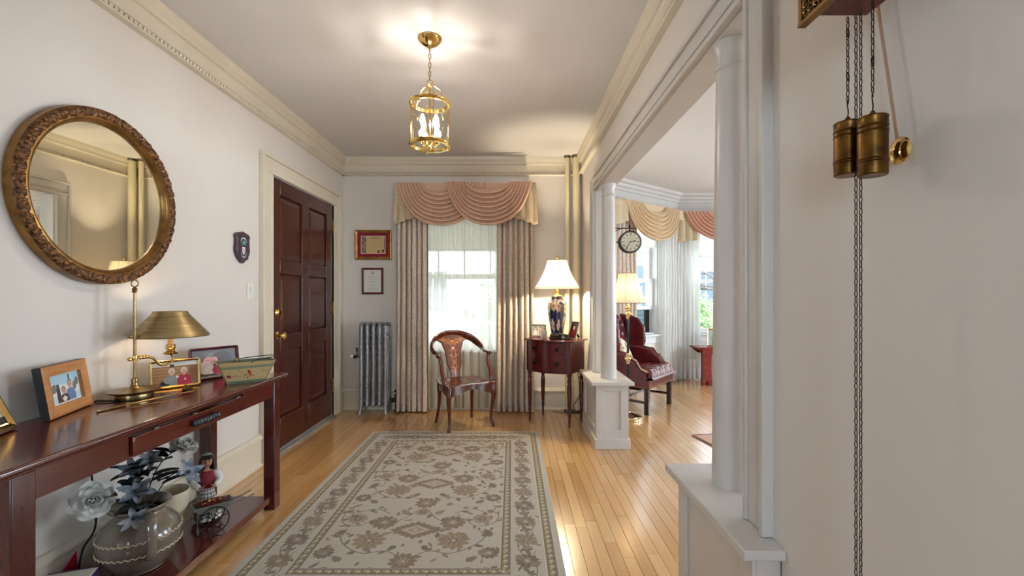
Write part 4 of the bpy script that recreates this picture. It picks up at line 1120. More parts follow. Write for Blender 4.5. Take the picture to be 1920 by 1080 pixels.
m = MB(); m.ring((0, 0, 0.405), 0.017, 0.0028, 'y', 20, 6); m.lathe([(0, 0.372), (0.010, 0.372), (0.014, 0.380), (0.010, 0.390), (0, 0.392)], 16); m.tube([(0, 0, 0.373), (0, 0, 0.05)], 0.0055, 10); m.build('stem', BRASS, t)
for k in range(3):
    a = 0.5 + k * 2 * PI / 3
    P = spline([(0.008, 0, 0.376), (0.03, 0, 0.386), (0.068, 0, 0.365), (0.082, 0, 0.325), (0.098, 0, 0.300), (0.108, 0, 0.285)], 6)
    m = MB(); m.M = Matrix.Rotation(a, 4, 'Z'); m.tube(P, 0.0042, 8, flat=(1.6, 0.6)); m.ball((0.083, 0, 0.318), 0.008, 8, 6); m.build('hanger_arm', BRASS, t)
for z in (0.277, 0.030):
    m = MB(); m.lathe([(0.106, z - 0.012), (0.120, z - 0.012), (0.125, z - 0.006), (0.120, z), (0.124, z + 0.006), (0.118, z + 0.012), (0.106, z + 0.012), (0.100, z + 0.004), (0.106, z - 0.012)], 56); m.build('ring', BRASS, t, angle=40)
for k in range(4):
    a = 0.35 + k * PI / 2; x, y = 0.113 * math.cos(a), 0.113 * math.sin(a)
    m = MB(); m.tube([(x, y, 0.005), (x, y, 0.305)], 0.0028, 8); m.ball((x, y, 0.308), 0.005, 8, 6); m.ball((x, y, 0.008), 0.006, 8, 6); m.build('rod', BRASS, t)
m = MB(); m.grid(lambda u, v: (0.109 * math.cos(2 * PI * u), 0.109 * math.sin(2 * PI * u), 0.036 + 0.235 * v), 48, 2, cu=True); m.build('glass_cylinder', glass_mat('lantern_glass', (1, 1, 1), 0.5), t)
m = MB(); m.lathe([(0, 0.062), (0.014, 0.062), (0.020, 0.050), (0.014, 0.038), (0.010, 0.022), (0.014, 0.014), (0.010, 0.004), (0.004, -0.010), (0, -0.014)], 20); m.build('finial', BRASS, t)
FLAME = bulb_mat('candle_bulb_glow', (255, 236, 206), 22.0)
for k in range(4):
    a = 0.9 + k * PI / 2; x, y = 0.056 * math.cos(a), 0.056 * math.sin(a)
    P = spline([(0.010 * math.cos(a), 0.010 * math.sin(a), 0.045), (x * 0.55, y * 0.55, 0.028), (x * 0.95, y * 0.95, 0.036), (x, y, 0.055)], 5)
    m = MB(); m.tube(P, 0.0038, 8); m.build('candle_arm', BRASS, t)
    m = MB(); m.lathe([(0.004, 0.046), (0.016, 0.052), (0.020, 0.060), (0.012, 0.062), (0.009, 0.064), (0, 0.064)], 16); o = m.build('bobeche', BRASS, t); o.location = (x, y, 0)
    m = MB(); m.lathe([(0.0095, 0.062), (0.0095, 0.135), (0.006, 0.138), (0, 0.138)], 14); o = m.build('candle_sleeve', mat('candle_white', (244, 238, 224), 0.5, var=0.01), t); o.location = (x, y, 0)
    m = MB(); m.lathe([(0.007, 0.138), (0.015, 0.152), (0.0165, 0.166), (0.010, 0.186), (0.003, 0.200), (0, 0.204)], 14); o = m.build('candle_bulb', FLAME, t); o.location = (x, y, 0)
    d = bpy.data.lights.new('candle_light', 'POINT'); d.energy = 3.7; d.shadow_soft_size = 0.02; d.color = (1.0, 0.94, 0.86)
    l = bpy.data.objects.new('candle_light', d); COL.objects.link(l); l.parent = t; l.location = (x, y, 0.170)

# ================================================================== RUG
def rug_canvas():
    W, Hh = 900, 1424                      # 1.55 m x 2.44 m
    bgc = (196, 184, 166); T1 = (136, 114, 82); T2 = (158, 134, 100); T3 = (116, 98, 80); PK = (172, 142, 122); OL = (126, 110, 72); DK = (100, 86, 74)
    c = CV(W, Hh, (196, 186, 166)); r = random.Random(21)
    px = W / 1.55
    def frame(a, b, col):
        c.rect(a, a, W - a, a + b, col); c.rect(a, Hh - a - b, W - a, Hh - a, col); c.rect(a, a, a + b, Hh - a, col); c.rect(W - a - b, a, W - a, Hh - a, col)
    frame(22, 27, OL); frame(49, 4, (214, 204, 184)); frame(53, 100, bgc); frame(150, 3, DK); frame(153, 20, OL); frame(173, 3, DK)
    c.rect(176, 176, W - 176, Hh - 176, bgc)
    def flower(x, y, s, rot, cols):
        for j in range(11):
            a = rot + j * 2 * PI / 11; c.ell(x + 0.62 * s * math.cos(a), y + 0.62 * s * math.sin(a), 0.40 * s, 0.22 * s, cols[0], a)
        for j in range(11):
            a = rot + j * 2 * PI / 11; c.line([(x + 0.2 * s * math.cos(a), y + 0.2 * s * math.sin(a)), (x + 0.9 * s * math.cos(a), y + 0.9 * s * math.sin(a))], 2, DK, 0.7)
        c.ell(x, y, 0.48 * s, 0.48 * s, cols[1]); c.ell(x, y, 0.30 * s, 0.30 * s, cols[2]); c.ell(x, y, 0.12 * s, 0.12 * s, bgc)
        for j in range(8):
            a = rot + j * 2 * PI / 8; c.ell(x + 0.40 * s * math.cos(a), y + 0.40 * s * math.sin(a), 0.07 * s, 0.07 * s, DK)
    def diamond(x, y, s, cols):
        c.poly([(x - 1.6 * s, y), (x, y + s), (x + 1.6 * s, y), (x, y - s)], cols[0])
        for j in range(20):
            a = j * PI / 10; q = 1.05; c.ell(x + 1.35 * s * math.cos(a) * (1 - 0.25 * abs(math.sin(2 * a))), y + 0.85 * s * math.sin(a) * (1 - 0.25 * abs(math.sin(2 * a))), 0.22 * s, 0.15 * s, cols[1], a)
        c.poly([(x - 0.9 * s, y), (x, y + 0.56 * s), (x + 0.9 * s, y), (x, y - 0.56 * s)], bgc); c.poly([(x - 0.6 * s, y), (x, y + 0.38 * s), (x + 0.6 * s, y), (x, y - 0.38 * s)], cols[2]); c.ell(x, y, 0.16 * s, 0.14 * s, bgc)
    def vine(pts, n=3):
        P = spline([(a, b, 0) for a, b in pts], 8); q = [(p.x, p.y) for p in P]
        c.line(q, 3.2, DK, 0.9)
        for i in range(3, len(q) - 1, 5):
            a = math.atan2(q[i + 1][1] - q[i][1], q[i + 1][0] - q[i][0]); sd = 1 if (i // 5) % 2 else -1
            c.leaf(q[i][0], q[i][1], r.uniform(20, 36), r.uniform(6, 11), a + sd * r.uniform(0.6, 1.1), r.choice([T1, T2, OL, T3]), 1.0, DK)
    def serr(x, y, s, rot, col):
        for j in range(5):
            c.leaf(x + j * 0.22 * s * math.cos(rot), y + j * 0.22 * s * math.sin(rot), s * (0.75 - 0.08 * j), s * 0.14, rot + 0.7, col, 1, None); c.leaf(x + j * 0.22 * s * math.cos(rot), y + j * 0.22 * s * math.sin(rot), s * (0.75 - 0.08 * j), s * 0.14, rot - 0.7, col, 1, None)
        c.leaf(x, y, s * 1.6, s * 0.22, rot, col, 1, DK)
    cx = W / 2
    per = 356
    for k in range(-1, 5):
        y0 = 190 + per * k
        for sg in (-1, 1):
            def X(a): return cx + sg * a
            if not (-100 < y0 < Hh): continue
            pass
    # keep the field inside its border by drawing on a second canvas
    f = CV(W, Hh, bgc); keep = c; c = f
    for k in range(-1, 5):
        y0 = 190 + per * k
        for sg in (-1, 1):
            def X(a): return cx + sg * a
            vine([(X(0), y0 + 20), (X(60), y0 + 70), (X(130), y0 + 60), (X(200), y0 + 110), (X(240), y0 + 190)])
            vine([(X(10), y0 + 330), (X(70), y0 + 250), (X(140), y0 + 262), (X(190), y0 + 215), (X(250), y0 + 240), (X(262), y0 + 320)])
            vine([(X(0), y0 + 150), (X(50), y0 + 190), (X(90), y0 + 160), (X(150), y0 + 170)])
            vine([(X(110), y0 + 300), (X(170), y0 + 330), (X(230), y0 + 300), (X(250), y0 + 350)])
            flower(X(128), y0 + 128, 50, 0.2, (T2, PK, T1)); flower(X(206), y0 + 262, 34, 0.5, (PK, T2, T3)); flower(X(112), y0 + 238, 42, 0, (T1, T2, PK)); flower(X(238), y0 + 62, 30, 0, (T3, T2, PK))
            serr(X(238), y0 + 150, 34, PI / 2 + sg * 0.4, T3); serr(X(46), y0 + 292, 30, PI / 2 - sg * 0.7, T2); serr(X(176), y0 + 20, 28, PI / 2 - sg * 0.9, T1); serr(X(40), y0 + 100, 24, -PI / 2 + sg * 0.6, T3)
            for j in range(26):
                a = r.uniform(0, 6.28); c.leaf(X(r.uniform(10, 265)), y0 + r.uniform(0, per), r.uniform(16, 34), r.uniform(5, 9), a, r.choice([T1, T2, PK, T3, OL]), 0.9, DK)
            for j in range(5): flower(X(r.uniform(20, 260)), y0 + r.uniform(0, per), r.uniform(9, 14), 0, (PK, T2, T3))
        diamond(cx, y0 + 190, 50, (T2, T1, PK)); flower(cx, y0 + 20, 40, 0.1, (T1, PK, T2)); flower(cx, y0 + 310, 26, 0.1, (PK, T2, T3))
    keep.a[178:Hh - 178, 178:W - 178] = f.a[178:Hh - 178, 178:W - 178]; c = keep
    # border: a winding vine, then flowers along the wide band
    for x0 in (102, W - 102):
        c.line([(x0 + 26 * math.sin(k * 0.16), 110 + k * 6) for k in range(int((Hh - 220) / 6))], 3, DK, 0.8)
        for k in range(46): c.leaf(x0 + r.uniform(-34, 34), 120 + r.uniform(0, Hh - 240), r.uniform(14, 24), 5, r.uniform(0, 6.28), r.choice([T1, T2, PK, OL]), 1, DK)
    for y0 in (102, Hh - 102):
        c.line([(110 + k * 6, y0 + 26 * math.sin(k * 0.16)) for k in range(int((W - 220) / 6))], 3, DK, 0.8)
        for k in range(28): c.leaf(120 + r.uniform(0, W - 240), y0 + r.uniform(-34, 34), r.uniform(14, 24), 5, r.uniform(0, 6.28), r.choice([T1, T2, PK, OL]), 1, DK)
    def band(x, y, hor, k):
        rot = 0 if hor else PI / 2
        flower(x, y, 34, 0.1 * k, ((T2, PK, T1), (T1, T2, PK), (T3, T2, PK))[k % 3])
        for sg in (-1, 1):
            dx, dy = (sg * 46, 18 * sg) if hor else (18 * sg, sg * 46)
            c.leaf(x + dx * 0.6, y + dy * 0.6, 34, 9, rot + (0.5 if sg > 0 else 3.6), T2 if k % 2 else T1, 1, DK); c.leaf(x + dx, y - dy, 26, 7, rot + (2.3 if sg > 0 else 5.6), T3, 1, DK)
            flower(x + dx * 1.25, y - dy * 0.4, 13, 0, (PK, T2, T3)); c.line([(x + dx * 0.5, y), (x + dx * 1.4, y + dy)], 2.4, DK, 0.8)
    n = 7
    for k in range(n):
        x = lerp(150, W - 150, k / (n - 1))
        band(x, 102, True, k); band(x, Hh - 102, True, k)
    n = 11
    for k in range(1, n):
        y = lerp(102, Hh - 102, k / n)
        band(102, y, False, k); band(W - 102, y, False, k + 1)
    # guard bands: running leaf
    q = 30
    while q < Hh - 30:
        for x in (35, W - 35, 163, W - 163):
            if 150 < q < Hh - 150 or x in (35, W - 35):
                c.ell(x, q, 9, 9, T2); c.ell(x, q, 5, 5, (206, 190, 160)); c.leaf(x, q + 12, 14, 5, PI / 2 + 0.6, (192, 176, 140))
        if q < W - 30:
            for y in (35, Hh - 35, 163, Hh - 163):
                if 150 < q < W - 150 or y in (35, Hh - 35):
                    c.ell(q, y, 9, 9, T2); c.ell(q, y, 5, 5, (206, 190, 160)); c.leaf(q + 12, y, 14, 5, 0.6, (192, 176, 140))
        q += 26
    c.noise(0.10, 3)
    return c.img('rug_print')
t = thing('rug', 'beige floral wool rug with patterned border on the hall floor', 'rug', (-0.527, 3.047, 0.0008))
rm = imat('rug_wool', rug_canvas(), 0.95, bump=0.9, bscale=420, sheen=0.3)
m = MB()
hw, hl = 0.778, 1.22
def rugf(u, v):
    x = lerp(-hw, hw, u); y = lerp(-hl, hl, v)
    e = min(u * 2 * hw, (1 - u) * 2 * hw, v * 2 * hl, (1 - v) * 2 * hl)
    cr = 0.03; dx = max(0, abs(x) - (hw - cr)); dy = max(0, abs(y) - (hl - cr))
    if dx > 0 and dy > 0:
        L = math.hypot(dx, dy)
        if L > cr: x -= math.copysign((dx - dx * cr / L), x); y -= math.copysign((dy - dy * cr / L), y)
    return (x, y, 0.012 if e > 0.004 else 0.0)
us = [0, 0.003] + [k / 40 for k in range(1, 40)] + [0.997, 1]; vv = [0, 0.002] + [k / 60 for k in range(1, 60)] + [0.998, 1]
vs = [rugf(u, v) for v in vv for u in us]; nu = len(us)
fs = []; uvs = []
for j in range(len(vv) - 1):
    for i in range(nu - 1):
        fs.append((j * nu + i, j * nu + i + 1, (j + 1) * nu + i + 1, (j + 1) * nu + i)); uvs.append(((us[i], vv[j]), (us[i + 1], vv[j]), (us[i + 1], vv[j + 1]), (us[i], vv[j + 1])))
m.add(vs, fs, uvs); m.build('pile', rm, t, angle=60)
m = MB(); m.box(-hw + 0.003, hw - 0.003, -hl + 0.003, hl - 0.003, 0, 0.003); m.build('backing', mat('rug_backing', (170, 156, 134), 0.95), t)

# ================================================================== WALL CLOCK WITH WEIGHTS (right foreground)
t = thing('wall_clock', 'carved wooden weight clock at the top right of the wall', 'clock', (0.783, 0.905, 1.86))
m = MB(); m.box(-0.166, -0.05, -0.105, 0.028, 0.015, 0.40); m.box(-0.052, 0.0, -0.105, 0.028, 0.10, 0.40); m.build('clock_case', mat('clock_wood', (112, 44, 26), 0.4, scale=6, stretch=(8, 8, 1.5), rgb2=(72, 26, 16)), t, bevel=0.004)
m = MB(); m.box(-0.160, -0.058, -0.100, 0.022, 0.009, 0.016); m.build('base_board', mat('clock_wood', (0, 0, 0)), t, bevel=0.003)
FRET = mat('gilt_fret', (176, 128, 54), 0.35, 0.8, scale=120, rgb2=(36, 18, 12), detail=2)
m = MB(); m.box(-0.174, -0.168, -0.105, 0.050, 0.006, 0.40); m.build('fret_ground', mat('fret_dark_wood', (40, 18, 12), 0.7), t)  # dark wood panel behind the gilt rings
m = MB(); m.box(-0.180, -0.166, 0.043, 0.051, 0.004, 0.40); m.box(-0.181, -0.164, -0.106, 0.052, 0.001, 0.009); m.build('gilt_border', mat('worn_gold_leaf', (0, 0, 0)), t, bevel=0.001, weld=False)
m = MB(); rr = random.Random(8)
for k in range(7):
    for j in range(5):
        yc, zc_ = 0.034 - j * 0.019 + rr.uniform(-0.003, 0.003), 0.020 + k * 0.017 + rr.uniform(-0.003, 0.003)
        m.ring((-0.176, yc, zc_), rr.uniform(0.0055, 0.0085), 0.0019, 'x', 14, 6)
        m.tube(spline([(-0.176, yc, zc_), (-0.177, yc + 0.008, zc_ + 0.006), (-0.176, yc + 0.004, zc_ + 0.015), (-0.176, yc - 0.004, zc_ + 0.012)], 4), 0.0016, 5); m.ball((-0.176, yc - 0.006, zc_ - 0.006), 0.003, 6, 4)
m.build('fret_apron', FRET, t, weld=False, kind='stuff')
def clock_chain(label, x, y, z0, z1, skip=None, L=0.0138, W=0.0075, r=0.0009, rings=(), dx=0.0):
    t = thing('clock_chain', label, 'chain', (x, y, z0)); proto = None; z = L / 2; n = 0; step = L - 2.2 * r
    while z < z1 - z0:
        if proto is None: proto = link_mesh(L, W, r).build('link', DARKMETAL, t); o = proto
        else: o = proto.copy(); COL.objects.link(o); o.parent = t
        o.location = (0, 0, z); o.rotation_euler = (0, 0, 0.35 + PI / 2 * (n % 2) * 0.85); z += step; n += 1
    for zr in rings:
        m = MB(); m.ring((0, 0, zr - z0), 0.0082, 0.0013, 'y', 20, 6); o = m.build('chain_ring', DARKMETAL, t); o.rotation_euler = (0, 0, 0.7)
    return t
clock_chain('short dark chain carrying the farther left brass clock weight', 0.70, 0.945, 1.700, 1.876, rings=(1.845, 1.754))
clock_chain('short dark chain carrying the nearer right brass clock weight', 0.70, 0.880, 1.690, 1.876, rings=(1.752,))
clock_chain('long dark chain dropping past the weights, left of the pair', 0.70, 0.9225, 0.55, 1.874)
clock_chain('long dark chain dropping past the weights, right of the pair', 0.703, 0.914, 0.55, 1.874)
def weight(label, x, y, z0, z1):
    t = thing('clock_weight', label, 'clock weight', (x, y, z0)); h = z1 - z0; r = 0.0247
    m = MB(); m.lathe([(0, 0), (r - 0.002, 0), (r, 0.002), (r, 0.024), (r + 0.0012, 0.025), (r, 0.027), (r, 0.029), (r + 0.0012, 0.030), (r, 0.032), (r, h - 0.032), (r + 0.0012, h - 0.030), (r, h - 0.028), (r, h - 0.022), (r + 0.0012, h - 0.020), (r, h - 0.018), (r, h - 0.004), (r + 0.001, h - 0.002), (r - 0.001, h), (0.006, h + 0.002), (0.005, h + 0.008), (0.003, h + 0.012), (0, h + 0.012)], 40)
    m.build('weight_body', DBRASS, t, angle=30)
    P = spline([(0, 0, h + 0.010), (0.0, 0, h + 0.014), (0.005, 0, h + 0.020), (0.0055, 0, h + 0.026), (0, 0, h + 0.030), (-0.005, 0, h + 0.034), (-0.006, 0, h + 0.041), (0, 0, h + 0.046), (0.0055, 0, h + 0.041)], 5)
    m = MB(); m.M = Matrix.Rotation(0.8, 4, 'Z'); m.tube(P, 0.0012, 6); m.build('hook', DARKMETAL, t)
weight('brass clock weight hanging on the left, farther from the camera', 0.70, 0.945, 1.547, 1.658)
weight('brass clock weight hanging on the right, nearer the camera', 0.70, 0.880, 1.530, 1.644)
t = thing('clock_pendulum', 'thin pendulum rod with brass bob hanging against the wall behind the weights', 'pendulum', (0.768, 0.905, 1.585))
m = MB(); m.tube([(0, 0.05, 0.34), (0, -0.002, 0.02)], 0.0032, 6, flat=(1.2, 0.6)); m.build('rod', mat('pendulum_wood', (176, 138, 112), 0.5), t)
m = MB(); m.lathe([(0, -0.010), (0.014, -0.008), (0.024, -0.003), (0.027, 0.0), (0.024, 0.003), (0.014, 0.008), (0, 0.010)], 32, axis='x'); o = m.build('bob', BRASS, t); o.location = (0, -0.006, 0)
# ================================================================== CONSOLE TABLE on the left
ZT = 0.81
t = thing('console_table', 'long dark cherry wood console table with lower shelf against left wall', 'table', (-1.65, 2.05, 0))
XB_, XF_ = -0.245, 0.245            # back, front of the top (local x)
YA, YB = -0.815, 0.80
m = MB(); m.box(XB_, XF_, YA, YB, ZT - 0.026, ZT); m.build('table_top', CHERRY, t, bevel=0.010, seg=4)
m = MB(); m.box(XB_ + 0.02, XF_ - 0.022, YA + 0.045, YB - 0.045, ZT - 0.036, ZT - 0.026); m.build('top_moulding', CHERRY, t, bevel=0.003)
for x0, x1 in ((XF_ - 0.092, XF_ - 0.027), (XB_ + 0.01, XB_ + 0.075)):
    for y0, y1 in ((-0.755, -0.685), (0.680, 0.750)):
        m = MB(); m.box(x0, x1, y0, y1, 0.0, ZT - 0.036); m.build('leg', CHERRYV, t, bevel=0.004)
zb, za = 0.680, ZT - 0.036
m = MB()
m.box(XF_ - 0.05, XF_ - 0.034, -0.685, -0.345, zb, za); m.box(XF_ - 0.05, XF_ - 0.034, 0.385, 0.680, zb, za); m.box(XF_ - 0.05, XF_ - 0.034, -0.345, 0.385, zb, zb + 0.008); m.box(XF_ - 0.05, XF_ - 0.034, -0.345, 0.385, za - 0.006, za)
m.box(XB_ + 0.02, XB_ + 0.036, -0.685, 0.680, zb, za)
m.box(XB_ + 0.075, XF_ - 0.092, -0.74, -0.722, zb, za); m.box(XB_ + 0.075, XF_ - 0.092, 0.717, 0.735, zb, za)
m.build('apron', CHERRY, t, bevel=0.002, weld=False)
m = MB(); m.box(XF_ - 0.060, XF_ - 0.020, -0.340, 0.380, zb + 0.010, za - 0.012)
dr = m.build('drawer', CHERRY, t, bevel=0.004)
m = MB(); n = 34
def pull(u, v):
    a = 2 * PI * v; y = lerp(-0.088, 0.088, u); e = min(1, min(u, 1 - u) * 26) ** 0.5
    r = (0.0145 + 0.002 * math.sin(u * 2 * PI * 9)) * e
    return (XF_ - 0.004 + 0.85 * r * math.cos(a), y, 0.725 + 1.05 * r * math.sin(a))
m.grid(pull, 60, 12, cv=True); m.box(XF_ - 0.022, XF_ - 0.004, -0.066, -0.056, 0.718, 0.732); m.box(XF_ - 0.022, XF_ - 0.004, 0.056, 0.066, 0.718, 0.732)
o = m.build('drawer_pull', mat('carved_pewter_pull', (74, 78, 84), 0.4, 0.7, scale=60, rgb2=(36, 38, 42), bump=0.5, bscale=120), dr, weld=False); o.location = (0, 0.045, 0); o['label'] = 'dark carved bar pull'
for y in (-0.24, -0.02, 0.30):
    m = MB(); m.box(XF_ - 0.028, XF_ - 0.012, y - 0.014, y + 0.014, za - 0.010, za - 0.005); m.ball((XF_ - 0.014, y, za - 0.006), (0.006, 0.012, 0.004), 8, 6); m.build('catch', CHROME, t)
m = MB(); m.box(XB_ + 0.03, XF_ - 0.05, -0.685, 0.680, 0.058, 0.085); m.box(XF_ - 0.05, XF_ - 0.044, -0.685, 0.680, 0.05, 0.088); m.build('shelf', CHERRY, t, bevel=0.003)

# --- brass student lamp
t = thing('desk_lamp', 'brass desk lamp with ring-topped pole and metal shade on console table', 'lamp', (-1.785, 2.145, ZT + 0.0005))
def oval(prof, sy, sx=0.95, seg=40):
    mb = MB(); tmp = MB(); tmp.lathe(prof, seg); return mb.add([(x * sx, y * sy, z) for x, y, z in tmp.v], tmp.f)
m = oval([(0, 0), (0.072, 0.0), (0.074, 0.004), (0.072, 0.022), (0.080, 0.026), (0.098, 0.034), (0.100, 0.040), (0.094, 0.041), (0.060, 0.038), (0.046, 0.044), (0.030, 0.050), (0.018, 0.056), (0.015, 0.064), (0, 0.066)], 1.08); m.build('base', ABRASS, t, angle=45)
m = MB(); m.tube([(0, 0, 0.06), (0, 0, 0.515)], 0.0065, 12); m.lathe([(0, 0.058), (0.016, 0.06), (0.012, 0.075), (0.015, 0.084), (0.009, 0.096), (0, 0.097)], 16); m.lathe([(0, 0.497), (0.008, 0.497), (0.012, 0.503), (0.009, 0.508), (0.012, 0.514), (0.006, 0.522), (0, 0.523)], 16); m.ring((0, 0, 0.541), 0.0165, 0.0028, 'y', 28, 8); m.build('pole', ABRASS, t, angle=45)
m = MB(); dy, dx = 0.165, 0.045
def lampdir(s, off=0.0): return (dx * s, dy * s)
m.ball((-0.006, -0.022, 0.185), 0.010, 10, 8); m.tube([(-0.004, -0.02, 0.185), (0, 0, 0.185)], 0.005, 8); m.lathe([(0, 0.172), (0.011, 0.172), (0.012, 0.185), (0.011, 0.198), (0, 0.198)], 14)
P = spline([(0, 0, 0.185), (dx * 0.15, dy * 0.15, 0.188), (dx * 0.33, dy * 0.33, 0.186), (dx * 0.5, dy * 0.5, 0.176), (dx * 0.62, dy * 0.62, 0.150), (dx * 0.78, dy * 0.78, 0.134), (dx * 0.98, dy * 0.98, 0.140), (dx * 1.08, dy * 1.08, 0.164), (dx, dy, 0.188)], 6)
m.tube(P, [lerp(0.0075, 0.005, i / (len(P) - 1)) for i in range(len(P))], 10)
for s in (0.14, 0.22, 0.30): m.ball((dx * s, dy * s, 0.188), 0.0105, 10, 8)
m.build('arm', BRASS, t, weld=False)
m = MB(); m.lathe([(0, 0.182), (0.030, 0.186), (0.034, 0.194), (0.026, 0.196), (0.018, 0.202), (0.020, 0.214), (0.022, 0.216), (0.020, 0.219), (0.022, 0.226), (0.022, 0.234), (0.016, 0.236), (0, 0.236)], 24, c=(dx, dy, 0)); m.build('socket_cup', BRASS, t, angle=40)
m = MB(); m.lathe([(0, 0.236), (0.0125, 0.236), (0.0125, 0.335), (0, 0.335)], 16, c=(dx, dy, 0)); o = m.build('candle_sleeve', cloth_mat('glowing_wax', (250, 214, 160), transl=0.5, var=0.02, bump=0), t); o['label'] = 'cream candle-shaped bulb holder'
m = MB(); m.lathe([(0.167, 0.276), (0.169, 0.280), (0.164, 0.288), (0.078, 0.392), (0.074, 0.400), (0.073, 0.404), (0.069, 0.400), (0.160, 0.286), (0.165, 0.278), (0.167, 0.276)], 48, c=(dx, dy, 0)); m.build('lamp_shade', mat('brushed_brass_shade', (190, 170, 126), 0.36, 0.9, scale=6, stretch=(1, 1, 40), rgb2=(152, 130, 88)), t, angle=40)
m = MB(); m.ball((-0.004, -0.018, 0.292), 0.009, 10, 8); m.lathe([(0, 0.282), (0.010, 0.282), (0.010, 0.302), (0, 0.302)], 12); m.tube([(0, 0, 0.292), (dx * 0.06, dy * 0.06, 0.291)], 0.004, 8); m.tube([(dx, dy, 0.39), (dx + 0.07, dy, 0.398)], 0.002, 5); m.tube([(dx, dy, 0.39), (dx - 0.04, dy - 0.058, 0.398)], 0.002, 5); m.tube([(dx, dy, 0.33), (dx, dy, 0.392)], 0.003, 6); m.build('shade_clamp', ABRASS, t, weld=False)
d = bpy.data.lights.new('lamp_light', 'POINT'); d.energy = 1.3; d.shadow_soft_size = 0.015; d.color = (1, 0.78, 0.5)
l = bpy.data.objects.new('lamp_light', d); COL.objects.link(l); l.parent = t; l.location = (dx, dy, 0.36)
m = MB(); m.lathe([(0.008, 0.335), (0.012, 0.347), (0.011, 0.362), (0, 0.374)], 12, c=(dx, dy, 0)); m.build('bulb', bpy.data.materials['bulb_glow'], t)

# --- candle snuffer
t = thing('candle_snuffer', 'slim brass candle snuffer lying in front of the brass desk lamp', 'snuffer', (-1.655, 2.06, ZT))
a_, b_ = Vector((-0.065, -0.175, 0.006)), Vector((0.070, 0.205, 0.010))
m = MB(); m.tube([a_ + (b_ - a_) * (k / 10) for k in range(11)], [0.006, 0.0055] + [0.0038] * 8 + [0.003], 8); m.ball(tuple(a_), 0.007, 8, 6); m.build('handle', ABRASS, t)
m = MB(); ax = Vector((-0.045, -0.012, 0.014)); P = [b_ + ax * (k / 4) * 1.0 for k in range(5)]; m.tube(P, [0.004, 0.009, 0.013, 0.017, 0.020], 16); m.build('bell', DBRASS, t); t.children[-1]['label'] = 'cone shaped bell of the snuffer'

# --- photographs on the table
c = CV(360, 240, (196, 224, 236)); c.rect(0, 150, 360, 240, (176, 214, 234)); c.rect(0, 70, 360, 150, (232, 236, 234))
for x, y in ((40, 120), (70, 130), (300, 120), (330, 150), (14, 100)): c.ell(x, y, 22, 34, (120, 126, 120)); c.ell(x + 8, y + 26, 8, 9, (90, 84, 80))
c.rect(90, 0, 130, 130, (70, 66, 70)); c.ell(110, 142, 17, 20, (86, 84, 84)); c.rect(238, 168, 256, 224, (70, 84, 90)); c.rect(226, 150, 268, 176, (84, 92, 96))
person(c, 246, 140, 52, (110, 136, 184), (150, 140, 132), (206, 160, 140)); person(c, 170, 104, 48, (88, 62, 54), (122, 88, 64), (206, 158, 136)); c.poly([(140, 40), (170, 60), (200, 40), (182, 14), (158, 14)], (232, 228, 220)); c.rect(0, 0, 360, 10, (240, 240, 236)); c.rect(0, 0, 8, 240, (240, 240, 236))
framed('photo_frame', 'light wood photograph frame of a couple outdoors at left of table', 'picture frame', 0.288, 0.205, 0.042, 0.030, mat('light_maple_frame', (204, 146, 92), 0.4, scale=5, stretch=(1, 1, 12), rgb2=(182, 120, 70)), c.img('couple_outdoors'), (-1.822, 1.887, ZT), math.radians(108), lean=0.15)
wf = [o for o in COL.objects if o.get('label', '').startswith('light wood photograph frame')][0]
m = MB(); m.M = Matrix.Rotation(-0.15, 4, 'X'); m.box(-0.1455, -0.141, 0.004, 0.031, 0.0005, 0.2055); m.box(0.141, 0.1455, 0.004, 0.031, 0.0005, 0.2055); m.box(-0.141, 0.141, 0.004, 0.031, 0.2015, 0.2065)
m.build('black_edge', BLACK, wf, weld=False)
c = CV(420, 260, (150, 110, 76)); 
for k in range(6): c.rect(0, 40 + k * 34, 420, 66 + k * 34, (172, 130, 88)); c.rect(0, 66 + k * 34, 420, 70 + k * 34, (110, 76, 52))
c.rect(0, 214, 420, 260, (206, 206, 196)); c.rect(160, 206, 200, 232, (52, 50, 48)); c.rect(340, 0, 420, 214, (140, 96, 66))
person(c, 176, 150, 62, (142, 140, 136), (212, 206, 198), (222, 178, 156)); person(c, 290, 152, 62, (176, 36, 62), (216, 210, 204), (222, 176, 158)); c.ell(110, 24, 46, 34, (38, 42, 52)); c.ell(150, 60, 50, 40, (150, 148, 142)); c.ell(300, 60, 8, 14, (230, 226, 220)); c.ell(226, 92, 14, 14, (228, 226, 222))
framed('photo_frame', 'rounded gold photograph frame of an elderly couple beside the brass lamp', 'picture frame', 0.222, 0.148, 0.013, 0.014, mat('soft_gold_frame', (226, 196, 136), 0.22, 0.9, var=0.06), c.img('elderly_couple'), (-1.757, 2.372, ZT), math.radians(47.7), lean=0.12, easel=True, rounded=True)
c = CV(420, 280, (78, 70, 72)); 
for x in (60, 110, 330, 380): c.rect(x, 0, x + 4, 280, (54, 48, 50))
c.rect(110, 210, 270, 262, (96, 88, 88)); c.rect(150, 196, 260, 240, (120, 112, 110)); c.ell(280, 190, 96, 66, (58, 42, 40)); c.ell(300, 150, 84, 60, (52, 38, 36)); c.ell(206, 166, 34, 38, (216, 156, 146)); c.ell(150, 150, 52, 56, (222, 150, 146)); c.ell(120, 90, 70, 70, (214, 196, 190)); c.ell(160, 64, 60, 46, (226, 214, 206)); c.ell(270, 60, 90, 60, (176, 44, 70)); c.ell(198, 160, 8, 6, (96, 60, 58)); c.line([(168, 148), (184, 140)], 5, (150, 84, 84)); c.line([(130, 168), (146, 172)], 4, (96, 60, 58))
